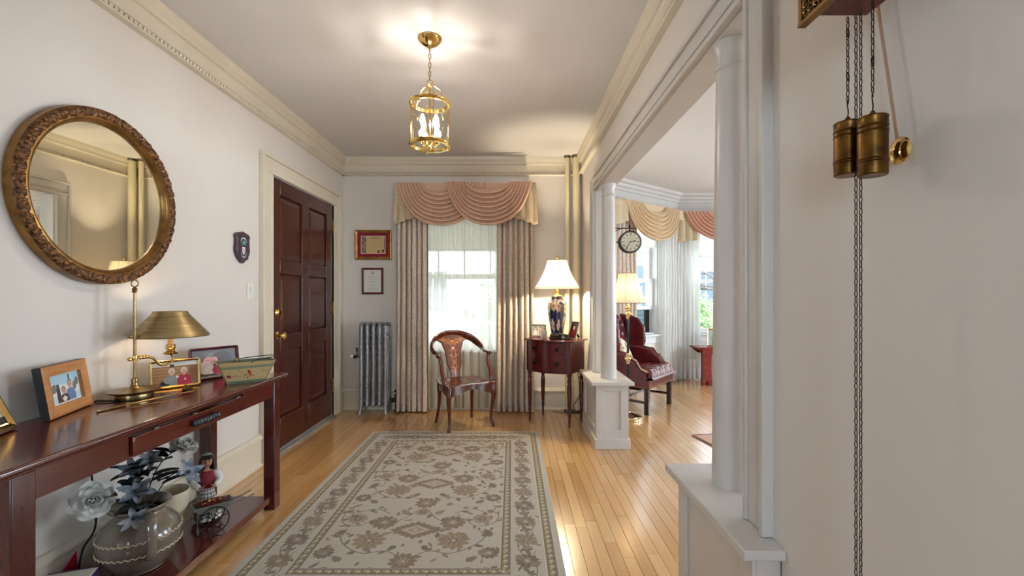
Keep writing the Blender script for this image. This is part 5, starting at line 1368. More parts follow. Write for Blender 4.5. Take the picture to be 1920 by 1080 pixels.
framed('photo_frame', 'dark maroon photograph frame of a mother and baby at back of table', 'picture frame', 0.268, 0.182, 0.016, 0.014, mat('maroon_leather_frame', (84, 22, 32), 0.3, scale=20, rgb2=(60, 16, 24), coat=0.3), c.img('mother_baby'), (-1.727, 2.652, ZT), math.radians(58), lean=0.13, easel=True, rounded=True)
c = CV(300, 220, (206, 204, 200)); person(c, 100, 140, 60, (60, 60, 72), (90, 76, 66)); person(c, 200, 150, 60, (50, 60, 96), (70, 56, 50)); c.rect(0, 0, 300, 40, (40, 44, 60))
framed('photo_frame', 'shiny gold bordered photograph frame cut off at left edge of picture', 'picture frame', 0.26, 0.20, 0.026, 0.018, mat('bright_gold_silver', (220, 190, 130), 0.12, 1.0, var=0.1), c.img('left_photo'), (-1.762, 1.530, ZT + 0.001), math.radians(107), lean=0.42, easel=False)

# --- painted wooden trough
t = thing('painted_trough', 'small painted wooden trough with red flower at far end of table', 'box', (-1.497, 2.545, ZT + 0.0005), math.radians(38))
h = 0.118
def hexa(mb, b, tp, z0, z1):
    v = [(x, y, z0) for x, y in b] + [(x, y, z1) for x, y in tp]
    return mb.add(v, [(0, 3, 2, 1), (4, 5, 6, 7), (0, 1, 5, 4), (1, 2, 6, 5), (2, 3, 7, 6), (3, 0, 4, 7)])
bw, bd, tw, td, th_ = 0.090, 0.045, 0.142, 0.078, 0.007
c = CV(420, 180, (176, 150, 104)); c.rect(0, 0, 420, 24, (92, 104, 84)); c.rect(0, 128, 420, 150, (116, 124, 98)); c.noise(0.12, 4)
for x in (190,): 
    c.ell(x, 96, 12, 16, (150, 36, 38)); c.ell(x + 8, 70, 10, 12, (160, 44, 40)); c.ell(x - 4, 48, 9, 9, (140, 30, 34)); c.line([(x - 50, 60), (x - 20, 74), (x, 90)], 4, (80, 76, 40)); c.line([(x + 60, 60), (x + 30, 70), (x, 62)], 4, (80, 76, 40)); c.leaf(x - 46, 62, 30, 8, 0.5, (158, 96, 40)); c.leaf(x + 50, 60, -34, 8, -0.3, (158, 96, 40)); c.line([(x - 70, 120), (x - 40, 60), (x - 60, 44)], 3, (86, 76, 50))
c.line([(300, 120), (330, 90), (400, 100)], 3, (70, 62, 44)); c.line([(40, 60), (90, 70), (120, 60)], 4, (150, 60, 44)); c.ell(36, 66, 16, 14, (120, 44, 36))
PT = imat('trough_print', c.img('trough_print'), 0.55)
def sidepanel(p0, p1, q0, q1, inward):
    mb = MB(); i = Vector(inward) * th_
    A = [Vector(p0), Vector(p1), Vector(q1), Vector(q0)]; Bq = [a + i for a in A]
    vs = [tuple(x) for x in A + Bq]
    uv = ((0, 0), (1, 0), (1, 1), (0, 1))
    mb.add(vs, [(0, 1, 2, 3), (7, 6, 5, 4), (0, 4, 5, 1), (1, 5, 6, 2), (2, 6, 7, 3), (3, 7, 4, 0)], [uv, uv, ((0, .9),) * 4, ((0, .9),) * 4, ((0, .9),) * 4, ((0, .9),) * 4])
    return mb
for p0, p1, q0, q1, n in (((-bw, -bd, 0), (bw, -bd, 0), (-tw, -td, h), (tw, -td, h), (0, 1, 0)), ((bw, bd, 0), (-bw, bd, 0), (tw, td, h), (-tw, td, h), (0, -1, 0)),
                          ((-bw, bd, 0), (-bw, -bd, 0), (-tw, td, h), (-tw, -td, h), (1, 0, 0)), ((bw, -bd, 0), (bw, bd, 0), (tw, -td, h), (tw, td, h), (-1, 0, 0))):
    sidepanel(p0, p1, q0, q1, n).build('side_board', PT, t, smooth=False)
m = MB(); m.box(-bw + 0.003, bw - 0.003, -bd + 0.003, bd - 0.003, 0.001, 0.008); m.build('bottom_board', mat('old_wood', (140, 112, 76), 0.7), t)
P = spline([(0.02, -td - 0.004, h - 0.004), (0.04, -td * 0.8, h + 0.006), (0.14, -0.03, h + 0.016), (0.135, 0.02, h + 0.018), (0.06, td * 0.8, h + 0.012), (-0.035, td + 0.004, h + 0.002)], 6)
m = MB(); m.tube(P, 0.0024, 6); m.build('wire_handle', DARKMETAL, t)
m = MB(); m.lathe([(0, 0), (0.010, 0.002), (0.012, 0.02), (0.010, 0.038), (0, 0.04)], 10, axis='y'); o = m.build('peg', mat('old_wood', (0, 0, 0)), t); o.location = (-0.035, td - 0.03, h + 0.002)

# ================================================================== ON THE LOWER SHELF
ZS = 0.0885
t = thing('stoneware_jug', 'big grey brown stoneware jug with wavy bands on lower table shelf', 'jug', (-1.665, 2.03, ZS))
JUG = mat('glazed_stoneware', (124, 112, 98), 0.16, var=0.08, scale=10, rgb2=(104, 92, 80), coat=0.5)
jp = [(0, 0), (0.085, 0.0), (0.094, 0.006), (0.125, 0.045), (0.150, 0.095), (0.156, 0.130), (0.146, 0.175), (0.118, 0.215), (0.096, 0.236), (0.090, 0.248), (0.096, 0.258), (0.112, 0.268), (0.116, 0.276), (0.112, 0.281), (0.100, 0.274), (0.086, 0.256), (0.084, 0.24), (0.110, 0.20), (0.138, 0.15), (0.14, 0.11), (0.10, 0.03), (0, 0.02)]
m = MB(); P = spline([(r, 0, z) for r, z in jp], 3); m.lathe([(max(0, p.x), p.z) for p in P], 48); m.build('jug_body', JUG, t, angle=80)
ha = math.radians(-38)
m = MB(); m.M = Matrix.Rotation(ha, 4, 'Z')
m.tube(spline([(0.098, 0, 0.252), (0.130, 0, 0.262), (0.168, 0, 0.240), (0.184, 0, 0.190), (0.180, 0, 0.140), (0.166, 0, 0.095), (0.150, 0, 0.085)], 5), 0.015, 12, flat=(1.25, 0.7)); m.build('handle', JUG, t)
BAND = mat('pale_slip', (206, 190, 164), 0.3, var=0.05)
for z, r in ((0.158, 0.1525), (0.100, 0.1525)):
    m = MB(); pts = [((r + 0.0005) * math.cos(a), (r + 0.0005) * math.sin(a), z + 0.0035 * math.sin(40 * a)) for a in [2 * PI * k / 320 for k in range(320)]]
    m.tube(pts, 0.0026, 6, closed=True); m.build('wavy_band', BAND, t)

LEAFM = mat('silk_leaf_dark', (54, 62, 58), 0.6, var=0.2, scale=20, rgb2=(34, 42, 40))
STEM = mat('silk_stem', (40, 46, 42), 0.6)
PETB = cloth_mat('silk_petal_bluegrey', (164, 172, 182), transl=0.2, scale=20, rgb2=(104, 116, 130), bump=0.1)
PETW = cloth_mat('silk_petal_greywhite', (238, 236, 230), transl=0.25, scale=14, rgb2=(206, 204, 198), bump=0.1)
def petal(mb, c, d, up, L, W, cup, nu=6, nv=6, curl=0.0):
    """a cupped leaf-shaped blade from c along d"""
    d = Vector(d).normalized(); up = Vector(up); up = (up - d * up.dot(d)).normalized(); s = d.cross(up)
    c = Vector(c)
    def fn(u, v):
        w = W * math.sin(PI * min(1, 0.08 + (0.92 if nu < 8 else 0.80) * v)) ** 0.7 * (1 if v < 0.98 or nu >= 8 else 0.4); x = (2 * u - 1)
        return c + d * (L * v) + s * (w * x) + up * (cup * (x * x) * W + curl * L * v * v)
    mb.grid(fn, nu, nv); return mb
def stem_tube(p0, p1, p2, r=0.0028):
    P = [Vector(p0) * (1 - s) ** 2 + Vector(p1) * 2 * s * (1 - s) + Vector(p2) * s * s for s in [k / 10 for k in range(11)]]
    mb = MB(); mb.tube(P, r, 6); return mb, P
JX, JY, JZ = -1.665, 2.03, ZS + 0.20
def silk_flower(name, label, head, facing, size, kind, bend, leaves=4, seed=1, group=None):
    base = Vector((JX + 0.02 * math.cos(seed), JY + 0.03 * math.sin(seed), JZ))
    t = thing(name, label, 'flower', tuple(base)); r = random.Random(seed)
    hd = Vector(head) - base; f = Vector(facing).normalized()
    mb, P = stem_tube((0, 0, 0), Vector(bend), hd - f * size * 0.25); mb.build('stem', STEM, t)
    up0 = f.orthogonal().normalized(); s0 = f.cross(up0)
    if kind == 'rose':
        for ring, (n, rad, tilt, L) in enumerate(((7, 0.10, 1.22, 0.42), (6, 0.09, 0.90, 0.38), (6, 0.075, 0.58, 0.33), (5, 0.055, 0.30, 0.28), (4, 0.028, 0.10, 0.24))):
            for k in range(n):
                a = 2 * PI * k / n + ring * 0.5 + r.uniform(-0.1, 0.1); rd = up0 * math.cos(a) + s0 * math.sin(a)
                m = MB(); petal(m, hd - f * size * (0.25 - 0.02 * ring) + rd * (rad * size), f * math.cos(tilt) + rd * math.sin(tilt), f * math.sin(tilt) - rd * math.cos(tilt), size * L, size * (0.27, 0.22, 0.15, 0.10, 0.065)[ring], 0.45, nu=10, nv=9, curl=(-0.22, -0.04, 0.10, 0.16, 0.2)[ring])
                m.build('petal', PETW, t, angle=180)
        m = MB(); m.ball(tuple(hd - f * size * 0.28), size * 0.12, 10, 8); m.build('sepal_cup', LEAFM, t)
    else:
        for k in range(6):
            a = 2 * PI * k / 6 + r.uniform(-0.15, 0.15); tilt = r.uniform(0.95, 1.35); rd = up0 * math.cos(a) + s0 * math.sin(a)
            m = MB(); petal(m, hd - f * size * 0.1, f * math.cos(tilt) + rd * math.sin(tilt), f * math.sin(tilt) - rd * math.cos(tilt), size * r.uniform(0.48, 0.62), size * 0.125, 0.4, nu=4, curl=r.uniform(-0.3, 0.1)); m.build('petal', PETB, t, angle=180)
        m = MB(); m.ball(tuple(hd), size * 0.07, 8, 6); m.build('flower_centre', LEAFM, t)
    for k in range(leaves):
        q = P[int(lerp(4, 9, (k + 0.5) / leaves))]; a = r.uniform(0, 6.28)
        m = MB(); petal(m, q, (math.cos(a), math.sin(a), r.uniform(-0.2, 0.7)), (0, 0, 1), r.uniform(0.055, 0.095), 0.021, 0.4, nu=4, curl=-0.25); m.build('leaf', LEAFM, t, angle=180)
    return t
RG = None
silk_flower('silk_rose', 'big grey white silk rose drooping left of the stoneware jug', (-1.725, 1.865, 0.452), (0.72, -0.66, 0.25), 0.150, 'rose', (-0.02, -0.10, 0.14), 5, 1)
silk_flower('silk_rose', 'blue grey silk rose held up near the table drawer, right of the leaves', (-1.565, 2.17, 0.590), (0.35, 0.0, 0.9), 0.125, 'rose', (0.02, 0.02, 0.28), 11, 2)
silk_flower('silk_lily', 'blue grey silk star flower left of the dark leafy stems', (-1.715, 2.045, 0.515), (0.5, -0.75, 0.2), 0.110, 'lily', (-0.02, 0.0, 0.22), 9, 3)
silk_flower('silk_lily', 'blue grey silk star flower highest in the middle of the bouquet', (-1.64, 2.06, 0.555), (0.4, -0.7, 0.4), 0.100, 'lily', (0.0, 0.0, 0.24), 10, 4)
silk_flower('silk_lily', 'blue grey silk star flower just above the mouth of the jug', (-1.635, 1.975, 0.445), (0.4, -0.7, 0.6), 0.130, 'lily', (0.0, -0.03, 0.14), 3, 5)
silk_flower('silk_lily', 'blue grey silk star flower hanging right of the jug beside the doll', (-1.54, 2.16, 0.455), (0.6, -0.2, 0.4), 0.130, 'lily', (0.06, 0.08, 0.24), 4, 6)
silk_flower('silk_lily', 'blue grey silk flower hanging over the jug handle', (-1.60, 1.92, 0.350), (0.6, -0.6, -0.2), 0.110, 'lily', (0.02, -0.06, 0.12), 4, 7)

t = thing('cream_pot', 'plain cream pot standing behind the stoneware jug beside the doll', 'pot', (-1.72, 2.27, ZS))
m = MB(); P = spline([(0, 0, 0), (0.045, 0, 0), (0.062, 0, 0.04), (0.082, 0, 0.16), (0.088, 0, 0.22), (0.084, 0, 0.222), (0.076, 0, 0.16), (0.05, 0, 0.03), (0, 0, 0.015)], 4); m.lathe([(max(0, p.x), p.z) for p in P], 32); m.build('pot_body', mat('cream_glaze', (206, 196, 170), 0.35, var=0.05), t, angle=80)

# --- doll with barrow
t = thing('doll', 'small doll in red vest and plaid skirt standing on lower table shelf', 'doll', (-1.640, 2.435, ZS), math.radians(38))
SKIN = mat('doll_skin', (176, 122, 96), 0.5, var=0.05)
c = CV(256, 128, (196, 190, 178))
for k in range(16):
    c.rect(k * 16, 0, k * 16 + 6, 128, (70, 66, 66), 0.6)
    if k < 8: c.rect(0, k * 16, 256, k * 16 + 6, (70, 66, 66), 0.6)
PLAID = imat('plaid_print', c.img('plaid_print'), 0.9)
def skirt(u, v):
    a = 2 * PI * u; r = lerp(0.068, 0.030, v ** 0.8) * (1 + 0.09 * math.cos(13 * a) * (1 - v)); return (r * math.cos(a), r * 0.85 * math.sin(a), lerp(0.030, 0.185, v))
m = MB(); m.grid(skirt, 78, 8, cu=True); m.build('skirt', PLAID, t, angle=180)
m = MB(); m.grid(lambda u, v: (skirt(u, v)[0] * 0.93, skirt(u, v)[1] * 0.93, lerp(0.012, 0.10, v)), 60, 3, cu=True); m.build('petticoat', mat('white_cotton', (214, 210, 204), 0.85), t, angle=180)
for s in (-1, 1):
    m = MB(); m.ball((0.022 * s, -0.010, 0.010), (0.012, 0.024, 0.010), 12, 8); m.tube([(0.022 * s, 0, 0.01), (0.022 * s, 0, 0.06)], 0.009, 8); m.build('shoe', BLACK, t)
# body: one skinned figure (torso, neck, arms with hands)
def skin_body(name, verts, edges, radii, root, m_, parent, sub=2):
    me = bpy.data.meshes.new(name); me.from_pydata(verts, edges, []); o = bpy.data.objects.new(name, me); COL.objects.link(o); o.parent = parent
    o.modifiers.new('skin', 'SKIN'); me.skin_vertices[0].data.foreach_set('radius', [q for r_ in radii for q in (r_, r_)])
    me.skin_vertices[0].data[root].use_root = True
    s_ = o.modifiers.new('sub', 'SUBSURF'); s_.levels = sub; s_.render_levels = sub
    o.modifiers['skin'].use_smooth_shade = True
    me.materials.append(m_); return o
bv = [(0, 0, 0.175), (0, 0, 0.215), (0, 0, 0.248), (0, -0.002, 0.275), (0, -0.006, 0.292)]; be = [(0, 1), (1, 2), (2, 3), (3, 4)]; br_ = [0.026, 0.030, 0.030, 0.011, 0.010]
for s in (-1, 1):
    i = len(bv); bv += [(0.040 * s, 0, 0.252), (0.058 * s, -0.004, 0.215), (0.036 * s, -0.052, 0.195), (0.026 * s, -0.066, 0.200), (0.022 * s, -0.076, 0.204)]
    be += [(2, i), (i, i + 1), (i + 1, i + 2), (i + 2, i + 3), (i + 3, i + 4)]; br_ += [0.013, 0.012, 0.008, 0.0055, 0.005]
    for k in range(4):
        j = len(bv); q = (k - 1.5) * 0.004
        bv += [(0.022 * s + q * 0.4, -0.084, 0.206 + q), ((0.020 + [0, .001, .001, 0][k]) * s + q * 0.4, -0.091 - [0, .002, .001, -.003][k], 0.205 + q)]; be += [(i + 4, j), (j, j + 1)]; br_ += [0.0021, 0.0018]
    j = len(bv); bv += [(0.017 * s, -0.072, 0.210), (0.012 * s, -0.077, 0.213)]; be += [(i + 3, j), (j, j + 1)]; br_ += [0.0022, 0.0019]
skin_body('body', bv, be, br_, 0, SKIN, t)
def cover(name, pts, rad, m_, seg=14, par=None):
    mb = MB(); mb.tube(spline(pts, 4), rad, seg) if not isinstance(rad, list) else mb.tube(pts, rad, seg); return mb.build(name, m_, t, angle=180)
m = MB(); m.grid(lambda u, v: ((0.036 + 0.006 * math.sin(PI * v)) * math.cos(2 * PI * u), (0.030 + 0.005 * math.sin(PI * v)) * math.sin(2 * PI * u), lerp(0.178, 0.262, v)) if v < 0.95 else (0.026 * math.cos(2 * PI * u), 0.022 * math.sin(2 * PI * u), 0.268), 28, 10, cu=True); m.build('vest', mat('red_vest', (128, 28, 40), 0.8, scale=60, rgb2=(104, 20, 32)), t, angle=180)
for s in (-1, 1):
    cover('sleeve', [(0.034 * s, 0, 0.258), (0.046 * s, 0, 0.250), (0.060 * s, -0.004, 0.215), (0.055 * s, -0.018, 0.206), (0.040 * s, -0.046, 0.196), (0.033 * s, -0.056, 0.197)], [0.013, 0.019, 0.021, 0.017, 0.015, 0.010], mat('white_cotton', (0, 0, 0)))
def headf(u, v):
    a = 2 * PI * u; q = PI * v; r = math.sin(q) ** 0.9; x = 0.0265 * r * math.cos(a); y = 0.029 * r * math.sin(a); z = 0.318 - 0.036 * math.cos(q)
    if z < 0.305: x *= 1 - 0.28 * (0.305 - z) / 0.023; y *= 1 - 0.12 * (0.305 - z) / 0.023
    return (x, y - 0.006, z)
m = MB(); m.grid(headf, 24, 16, cu=True); m.ball((0, -0.036, 0.315), (0.0042, 0.006, 0.006), 8, 6)
for s in (-1, 1): m.ball((0.0265 * s, -0.002, 0.317), (0.003, 0.005, 0.008), 8, 6); m.ball((0.012 * s, -0.026, 0.307), (0.007, 0.006, 0.006), 8, 6)
m.build('head', SKIN, t, angle=180, weld=False)
for s in (-1, 1):
    m = MB(); m.ball((0.0105 * s, -0.0335, 0.322), (0.0042, 0.002, 0.0030), 8, 6); o = m.build('eye', mat('doll_eye', (40, 30, 28), 0.2), t)
    m = MB(); m.tube([(0.005 * s, -0.0345, 0.330), (0.0105 * s, -0.0345, 0.332), (0.016 * s, -0.031, 0.330)], 0.0011, 5); m.build('eyebrow', mat('doll_hair', (46, 30, 26), 0.6), t)
m = MB(); m.tube([(-0.007, -0.0335, 0.302), (0, -0.0352, 0.3005), (0.007, -0.0335, 0.302)], 0.0018, 6); m.build('mouth', mat('doll_lips', (150, 64, 60), 0.5), t)
m = MB()
for k in range(26):
    a = math.radians(lerp(-20, 200, k / 25)); x, y = 0.029 * math.cos(a), 0.029 * math.sin(a) - 0.003
    m.tube(spline([(x * 0.75, y * 0.75, 0.348), (x * 1.04, y * 1.05, 0.330), (x * 1.12, y * 1.10, 0.302), (x * 1.25, y * 1.2, 0.276 - 0.006 * (k % 3))], 3), 0.0048, 6)
for k in range(9):
    a = math.radians(lerp(200, 340, k / 8)); m.tube(spline([(0.016 * math.cos(a), 0.014 * math.sin(a), 0.352), (0.027 * math.cos(a), 0.031 * math.sin(a) - 0.004, 0.343), (0.029 * math.cos(a), 0.032 * math.sin(a) - 0.003, 0.334)], 3), 0.0042, 6)
m.build('hair', mat('doll_hair', (0, 0, 0)), t, kind='stuff', weld=False)
m = MB()
def cap(u, v):
    a = 2 * PI * u; q = lerp(0.0, 1.15, v); r = 0.035 * math.sin(q) * (1 + (0.06 * math.cos(16 * a) if v > 0.85 else 0)); return (r * math.cos(a), r * 1.0 * math.sin(a) + 0.007, 0.324 + 0.036 * math.cos(q) + 0.010 * (-math.sin(a)) * math.sin(q))
m.grid(cap, 48, 8, cu=True); m.build('cap', mat('cap_check', (196, 190, 182), 0.85, scale=160, rgb2=(70, 64, 64), detail=1), t, angle=180)
m = MB(); m.grid(lambda u, v: (lerp(-0.05, 0.05, u) * (1 - 0.3 * v), 0.034 + 0.012 * math.sin(PI * u), lerp(0.225, 0.282, v)), 8, 4); m.build('shawl', mat('dark_shawl', (52, 48, 48), 0.9), t, angle=180, solid=0.004)

t = thing('toy_barrow', 'toy barrow with black spoked wheels and tray of goods before the doll', 'toy', (-1.545, 2.335, ZS), math.radians(42))
WR = 0.066
for s in (-1, 1):
    m = MB(); m.ring((0, 0.058 * s, WR + 0.003), WR, 0.0032, 'y', 40, 8); m.lathe([(0, -0.006), (0.008, -0.006), (0.008, 0.006), (0, 0.006)], 12, axis='y', c=(0, 0.058 * s, WR + 0.003))
    w = m.build('wheel', DARKMETAL, t, weld=False)
    for k in range(6):
        a = k * PI / 3 + 0.3; mm = MB(); mm.tube([(0.006 * math.cos(a), 0.058 * s, WR + 0.003 + 0.006 * math.sin(a)), (WR * math.cos(a), 0.058 * s, WR + 0.003 + WR * math.sin(a))], 0.002, 6); mm.build('spoke', DARKMETAL, w)
m = MB(); m.tube([(0, -0.058, WR + 0.003), (0, 0.058, WR + 0.003)], 0.003, 8); m.build('axle', DARKMETAL, t)
BAR = mat('barrow_wood', (112, 108, 98), 0.7, var=0.1, scale=20)
m = MB(); z0, z1 = 0.108, 0.142
def ringb(w, d): return [(-w, -d), (w, -d), (w, d), (-w, d)]
A = ringb(0.062, 0.036); Bt = ringb(0.088, 0.046); It = ringb(0.082, 0.041); Ib = ringb(0.058, 0.032)
vs = [(x, y, z0) for x, y in A] + [(x, y, z1) for x, y in Bt] + [(x, y, z1) for x, y in It] + [(x, y, z0 + 0.012) for x, y in Ib]
fs = [(0, 3, 2, 1), (12, 13, 14, 15)] + [(j * 4 + k, j * 4 + (k + 1) % 4, (j + 1) * 4 + (k + 1) % 4, (j + 1) * 4 + k) for j in range(3) for k in range(4)]
m.add(vs, fs); m.build('tray', BAR, t, smooth=False)
m = MB()
for s in (-1, 1): m.box(-0.006, 0.006, 0.030 * s - 0.004, 0.030 * s + 0.004, WR, z0 + 0.002); m.tube([(0.060, 0.030 * s, z0 + 0.006), (0.150, 0.030 * s, z0 + 0.020), (0.185, 0.030 * s, z0 + 0.034)], 0.0045, 6)
m.build('handles', BAR, t, weld=False)
m = MB(); m.box(-0.066, -0.058, -0.02, 0.02, 0.0, z0 + 0.004); m.build('rest', BAR, t)
m = MB(); tmp = MB(); tmp.lathe([(0, 0), (0.036, 0.0), (0.040, 0.008), (0.036, 0.008), (0.03, 0.005), (0, 0.005)], 28); m.add([(x * 1.7, y * 0.98, z + 0.140) for x, y, z in tmp.v], tmp.f); m.build('oval_tray', mat('red_tin', (94, 24, 22), 0.4), t)
rr = random.Random(3)
for k in range(11):
    m = MB(); m.ball((0, 0, 0), (rr.uniform(0.008, 0.015), rr.uniform(0.004, 0.007), 0.005), 8, 6)
    o = m.build('goods', mat('goods_%s' % ('gold', 'brown', 'red')[k % 3], ((206, 160, 96), (110, 70, 44), (150, 44, 34))[k % 3], 0.5), t); o.location = (rr.uniform(-0.045, 0.045), rr.uniform(-0.020, 0.020), 0.150); o.rotation_euler = (0, 0, rr.uniform(0, 3))

# --- boxed book, red card, cord at the wall
c = CV(420, 320, (222, 214, 196)); rr = random.Random(9); c.noise(0.04, 8)
for k in range(60):
    a = rr.uniform(0, 6.28); L = rr.uniform(10, 90); x, y = 250 + rr.uniform(-60, 60), 180 + rr.uniform(-50, 50); c.line([(x, y), (x + L * math.cos(a), y + 0.7 * L * math.sin(a))], rr.uniform(2, 5), rr.choice([(90, 60, 40), (140, 80, 60), (60, 50, 46), (170, 110, 80), (110, 116, 90)]))
t = thing('gift_box', 'cream box with brown floral print and purple edge on lower shelf', 'box', (-1.745, 1.712, ZS), math.radians(110))
m = MB(); m.quad((-0.16, -0.085, 0.0845), (0.14, -0.085, 0.0845), (0.14, 0.085, 0.0845), (-0.16, 0.085, 0.0845)); m.build('printed_lid', imat('floral_lid', c.img('floral_lid'), 0.4), t)
m = MB(); m.box(-0.16, 0.165, -0.085, 0.085, 0, 0.080); m.build('box_body', mat('purple_card', (86, 60, 104), 0.5, var=0.1), t, bevel=0.003)
m = MB(); m.add([(-0.16, -0.085, 0.084), (0.14, -0.085, 0.084), (0.155, -0.085, 0.078), (0.155, 0.085, 0.078), (0.14, 0.085, 0.084), (-0.16, 0.085, 0.084), (-0.16, -0.085, 0.078), (-0.16, 0.085, 0.078)], [(0, 1, 4, 5), (1, 2, 3, 4), (6, 2, 3, 7), (0, 1, 2, 6), (5, 4, 3, 7), (0, 6, 7, 5)]); m.build('lid_edge', mat('white_card', (226, 222, 214), 0.5), t)
t = thing('red_card', 'red pointed card sticking up behind the printed cream box', 'card', (-1.872, 1.905, ZS))
m = MB(); m.add([(0, -0.055, 0), (0, 0.050, 0), (0.006, 0.035, 0.115), (0, -0.03, 0.05), (0.002, -0.055, 0), (0.002, 0.050, 0), (0.008, 0.035, 0.115), (0.002, -0.03, 0.05)], [(0, 1, 2, 3), (4, 7, 6, 5), (0, 4, 5, 1), (1, 5, 6, 2), (2, 6, 7, 3), (3, 7, 4, 0)]); m.build('card', mat('red_card_stock', (176, 16, 44), 0.5, var=0.04), t, smooth=False)
m = MB(); m.tube(spline([(-1.79, 2.06, 0.812), (-1.85, 2.06, 0.816), (-1.905, 2.06, 0.80), (-1.908, 2.06, 0.66), (-1.906, 2.05, 0.52), (-1.880, 2.045, 0.38), (-1.876, 2.04, 0.25), (-1.872, 1.98, 0.19), (-1.868, 1.955, 0.11), (-1.85, 1.97, 0.092)], 6), 0.0042, 6)
o = m.build('lamp_cord', BLACK); tag(o, 'black lamp cord hanging down left wall behind the bouquet', 'cord')
# ================================================================== LIVING ROOM BEYOND THE OPENING
# --- floor lamp
t = thing('floor_lamp', 'black and brass floor lamp with cream panelled shade beside leather chair', 'lamp', (1.212, 4.742, 0.0005))
m = MB(); m.lathe([(0, 0), (0.146, 0), (0.150, 0.004), (0.150, 0.022), (0.143, 0.030), (0.134, 0.033), (0.132, 0.040), (0.100, 0.052), (0.055, 0.064), (0.030, 0.070), (0.024, 0.080), (0, 0.08)], 48); m.build('base', mat('pale_brass', (214, 192, 150), 0.16, 1.0, var=0.05), t, angle=40)
m = MB(); m.tube([(0, 0, 0.07), (0, 0, 1.18)], 0.0125, 14); m.build('pole', mat('black_lacquer', (22, 24, 34), 0.2, 0.3), t)
PB = mat('pale_brass', (0, 0, 0))
for z in (0.63, 1.10):
    m = MB(); m.lathe([(0, -0.055), (0.014, -0.055), (0.016, -0.04), (0.024, -0.032), (0.016, -0.022), (0.034, -0.008), (0.036, 0.0), (0.034, 0.008), (0.016, 0.022), (0.024, 0.032), (0.016, 0.04), (0.014, 0.055), (0, 0.055)], 20); o = m.build('pole_joint', PB, t, angle=40); o.location = (0, 0, z)
m = MB(); m.lathe([(0, 1.15), (0.020, 1.15), (0.034, 1.158), (0.036, 1.166), (0.018, 1.176), (0.018, 1.21), (0, 1.21)], 20); m.tube([(0, 0, 1.2), (0, 0, 1.54)], 0.004, 6)
for k in range(3): m.tube([(0, 0, 1.515), (0.09 * math.cos(k * 2.09), 0.09 * math.sin(k * 2.09), 1.512)], 0.0018, 5)
m.build('socket', PB, t, angle=40, weld=False)
lamp_shade(t, 1.212, 0.097, 0.197, 0.308, 0.55)
m = MB(); m.lathe([(0, 1.535), (0.008, 1.535), (0.011, 1.55), (0, 1.565)], 12); m.build('finial', PB, t)
bulb(t, 1.33, 5.0)

# --- leather wing chair
t = thing('wing_chair', 'oxblood leather wing chair with tufted seat and nailhead trim', 'chair', (1.686, 5.123, 0), math.radians(50.4))
LEA = mat('oxblood_leather', (104, 22, 26), 0.28, var=0.2, scale=14, rgb2=(66, 14, 22), coat=0.25, bump=0.15, bscale=120)
LEGW = mat('chair_leg_wood', (62, 26, 20), 0.25, scale=4, stretch=(12, 12, 1.5), rgb2=(40, 16, 14), coat=0.4)
for sx in (-1, 1):
    m = MB(); m.box(0.322 * sx - 0.026, 0.322 * sx + 0.026, 0.002, 0.054, 0, 0.30); m.build('leg', LEGW, t, bevel=0.004)
    m = MB(); m.add([(0.28 * sx - 0.022, 0.60, 0.30), (0.28 * sx + 0.022, 0.60, 0.30), (0.28 * sx + 0.022, 0.645, 0.30), (0.28 * sx - 0.022, 0.645, 0.30), (0.28 * sx - 0.018, 0.66, 0), (0.28 * sx + 0.018, 0.66, 0), (0.28 * sx + 0.018, 0.70, 0), (0.28 * sx - 0.018, 0.70, 0)], [(0, 1, 2, 3), (4, 7, 6, 5), (0, 4, 5, 1), (1, 5, 6, 2), (2, 6, 7, 3), (3, 7, 4, 0)]); m.build('leg', LEGW, t, bevel=0.003)
    m = MB(); m.tube([(0.318 * sx, 0.03, 0.125), (0.284 * sx, 0.655, 0.125)], 0.014, 4); m.build('stretcher', LEGW, t, smooth=False)
m = MB(); m.tube([(-0.30, 0.34, 0.125), (0.30, 0.34, 0.125)], 0.014, 4); m.build('stretcher', LEGW, t, smooth=False)
# seat rail box
m = MB(); m.prism([(-0.352, -0.005), (0.352, -0.005), (0.345, 0.10), (0.315, 0.66), (-0.315, 0.66), (-0.345, 0.10)], 0.275, 0.375); m.build('seat_rail', LEA, t, bevel=0.012, seg=3)
def tuft(x, y, px, py, depth, rad):
    s = 0.0
    i = round(y / py)
    for ii in (i - 1, i, i + 1):
        off = 0.5 * px if ii % 2 else 0.0; j = round((x - off) / px)
        d2 = (x - off - j * px) ** 2 + (y - ii * py) ** 2; s = max(s, math.exp(-d2 / rad ** 2))
    return depth * s
# cushion, tufted top and front
def seatf(u, v):
    x = lerp(-0.335, 0.335, u); y = lerp(-0.035, 0.50, v); W = 1 if y < 0.06 else 0.80
    e = min(u, 1 - u) * 0.67; f = min(v, 1 - v) * 0.535; k = min(1, min(e, f) / 0.06); rnd = math.sqrt(max(0, 1 - (1 - k) ** 2))
    z = 0.40 + 0.085 * rnd - tuft(x, y - 0.08, 0.155, 0.10, 0.020, 0.020) - 0.008 * abs(math.cos(PI * x / 0.155)) ** 18 * (1 if y < 0.1 else 0.4)
    x *= lerp(1.0, 0.80, min(1, max(0, (y - 0.02) / 0.1)))
    return (x, y, z)
m = MB(); m.grid(seatf, 60, 40)
b = MB()
def sidef(u, v):
    p = seatf(u, 0.0); q = 0.5 - abs(v - 0.5); return (p[0], -0.035 - 0.014 * math.sin(PI * v), lerp(0.372, 0.40, v))
m.grid(sidef, 60, 6); m.build('seat_cushion', LEA, t, angle=180)
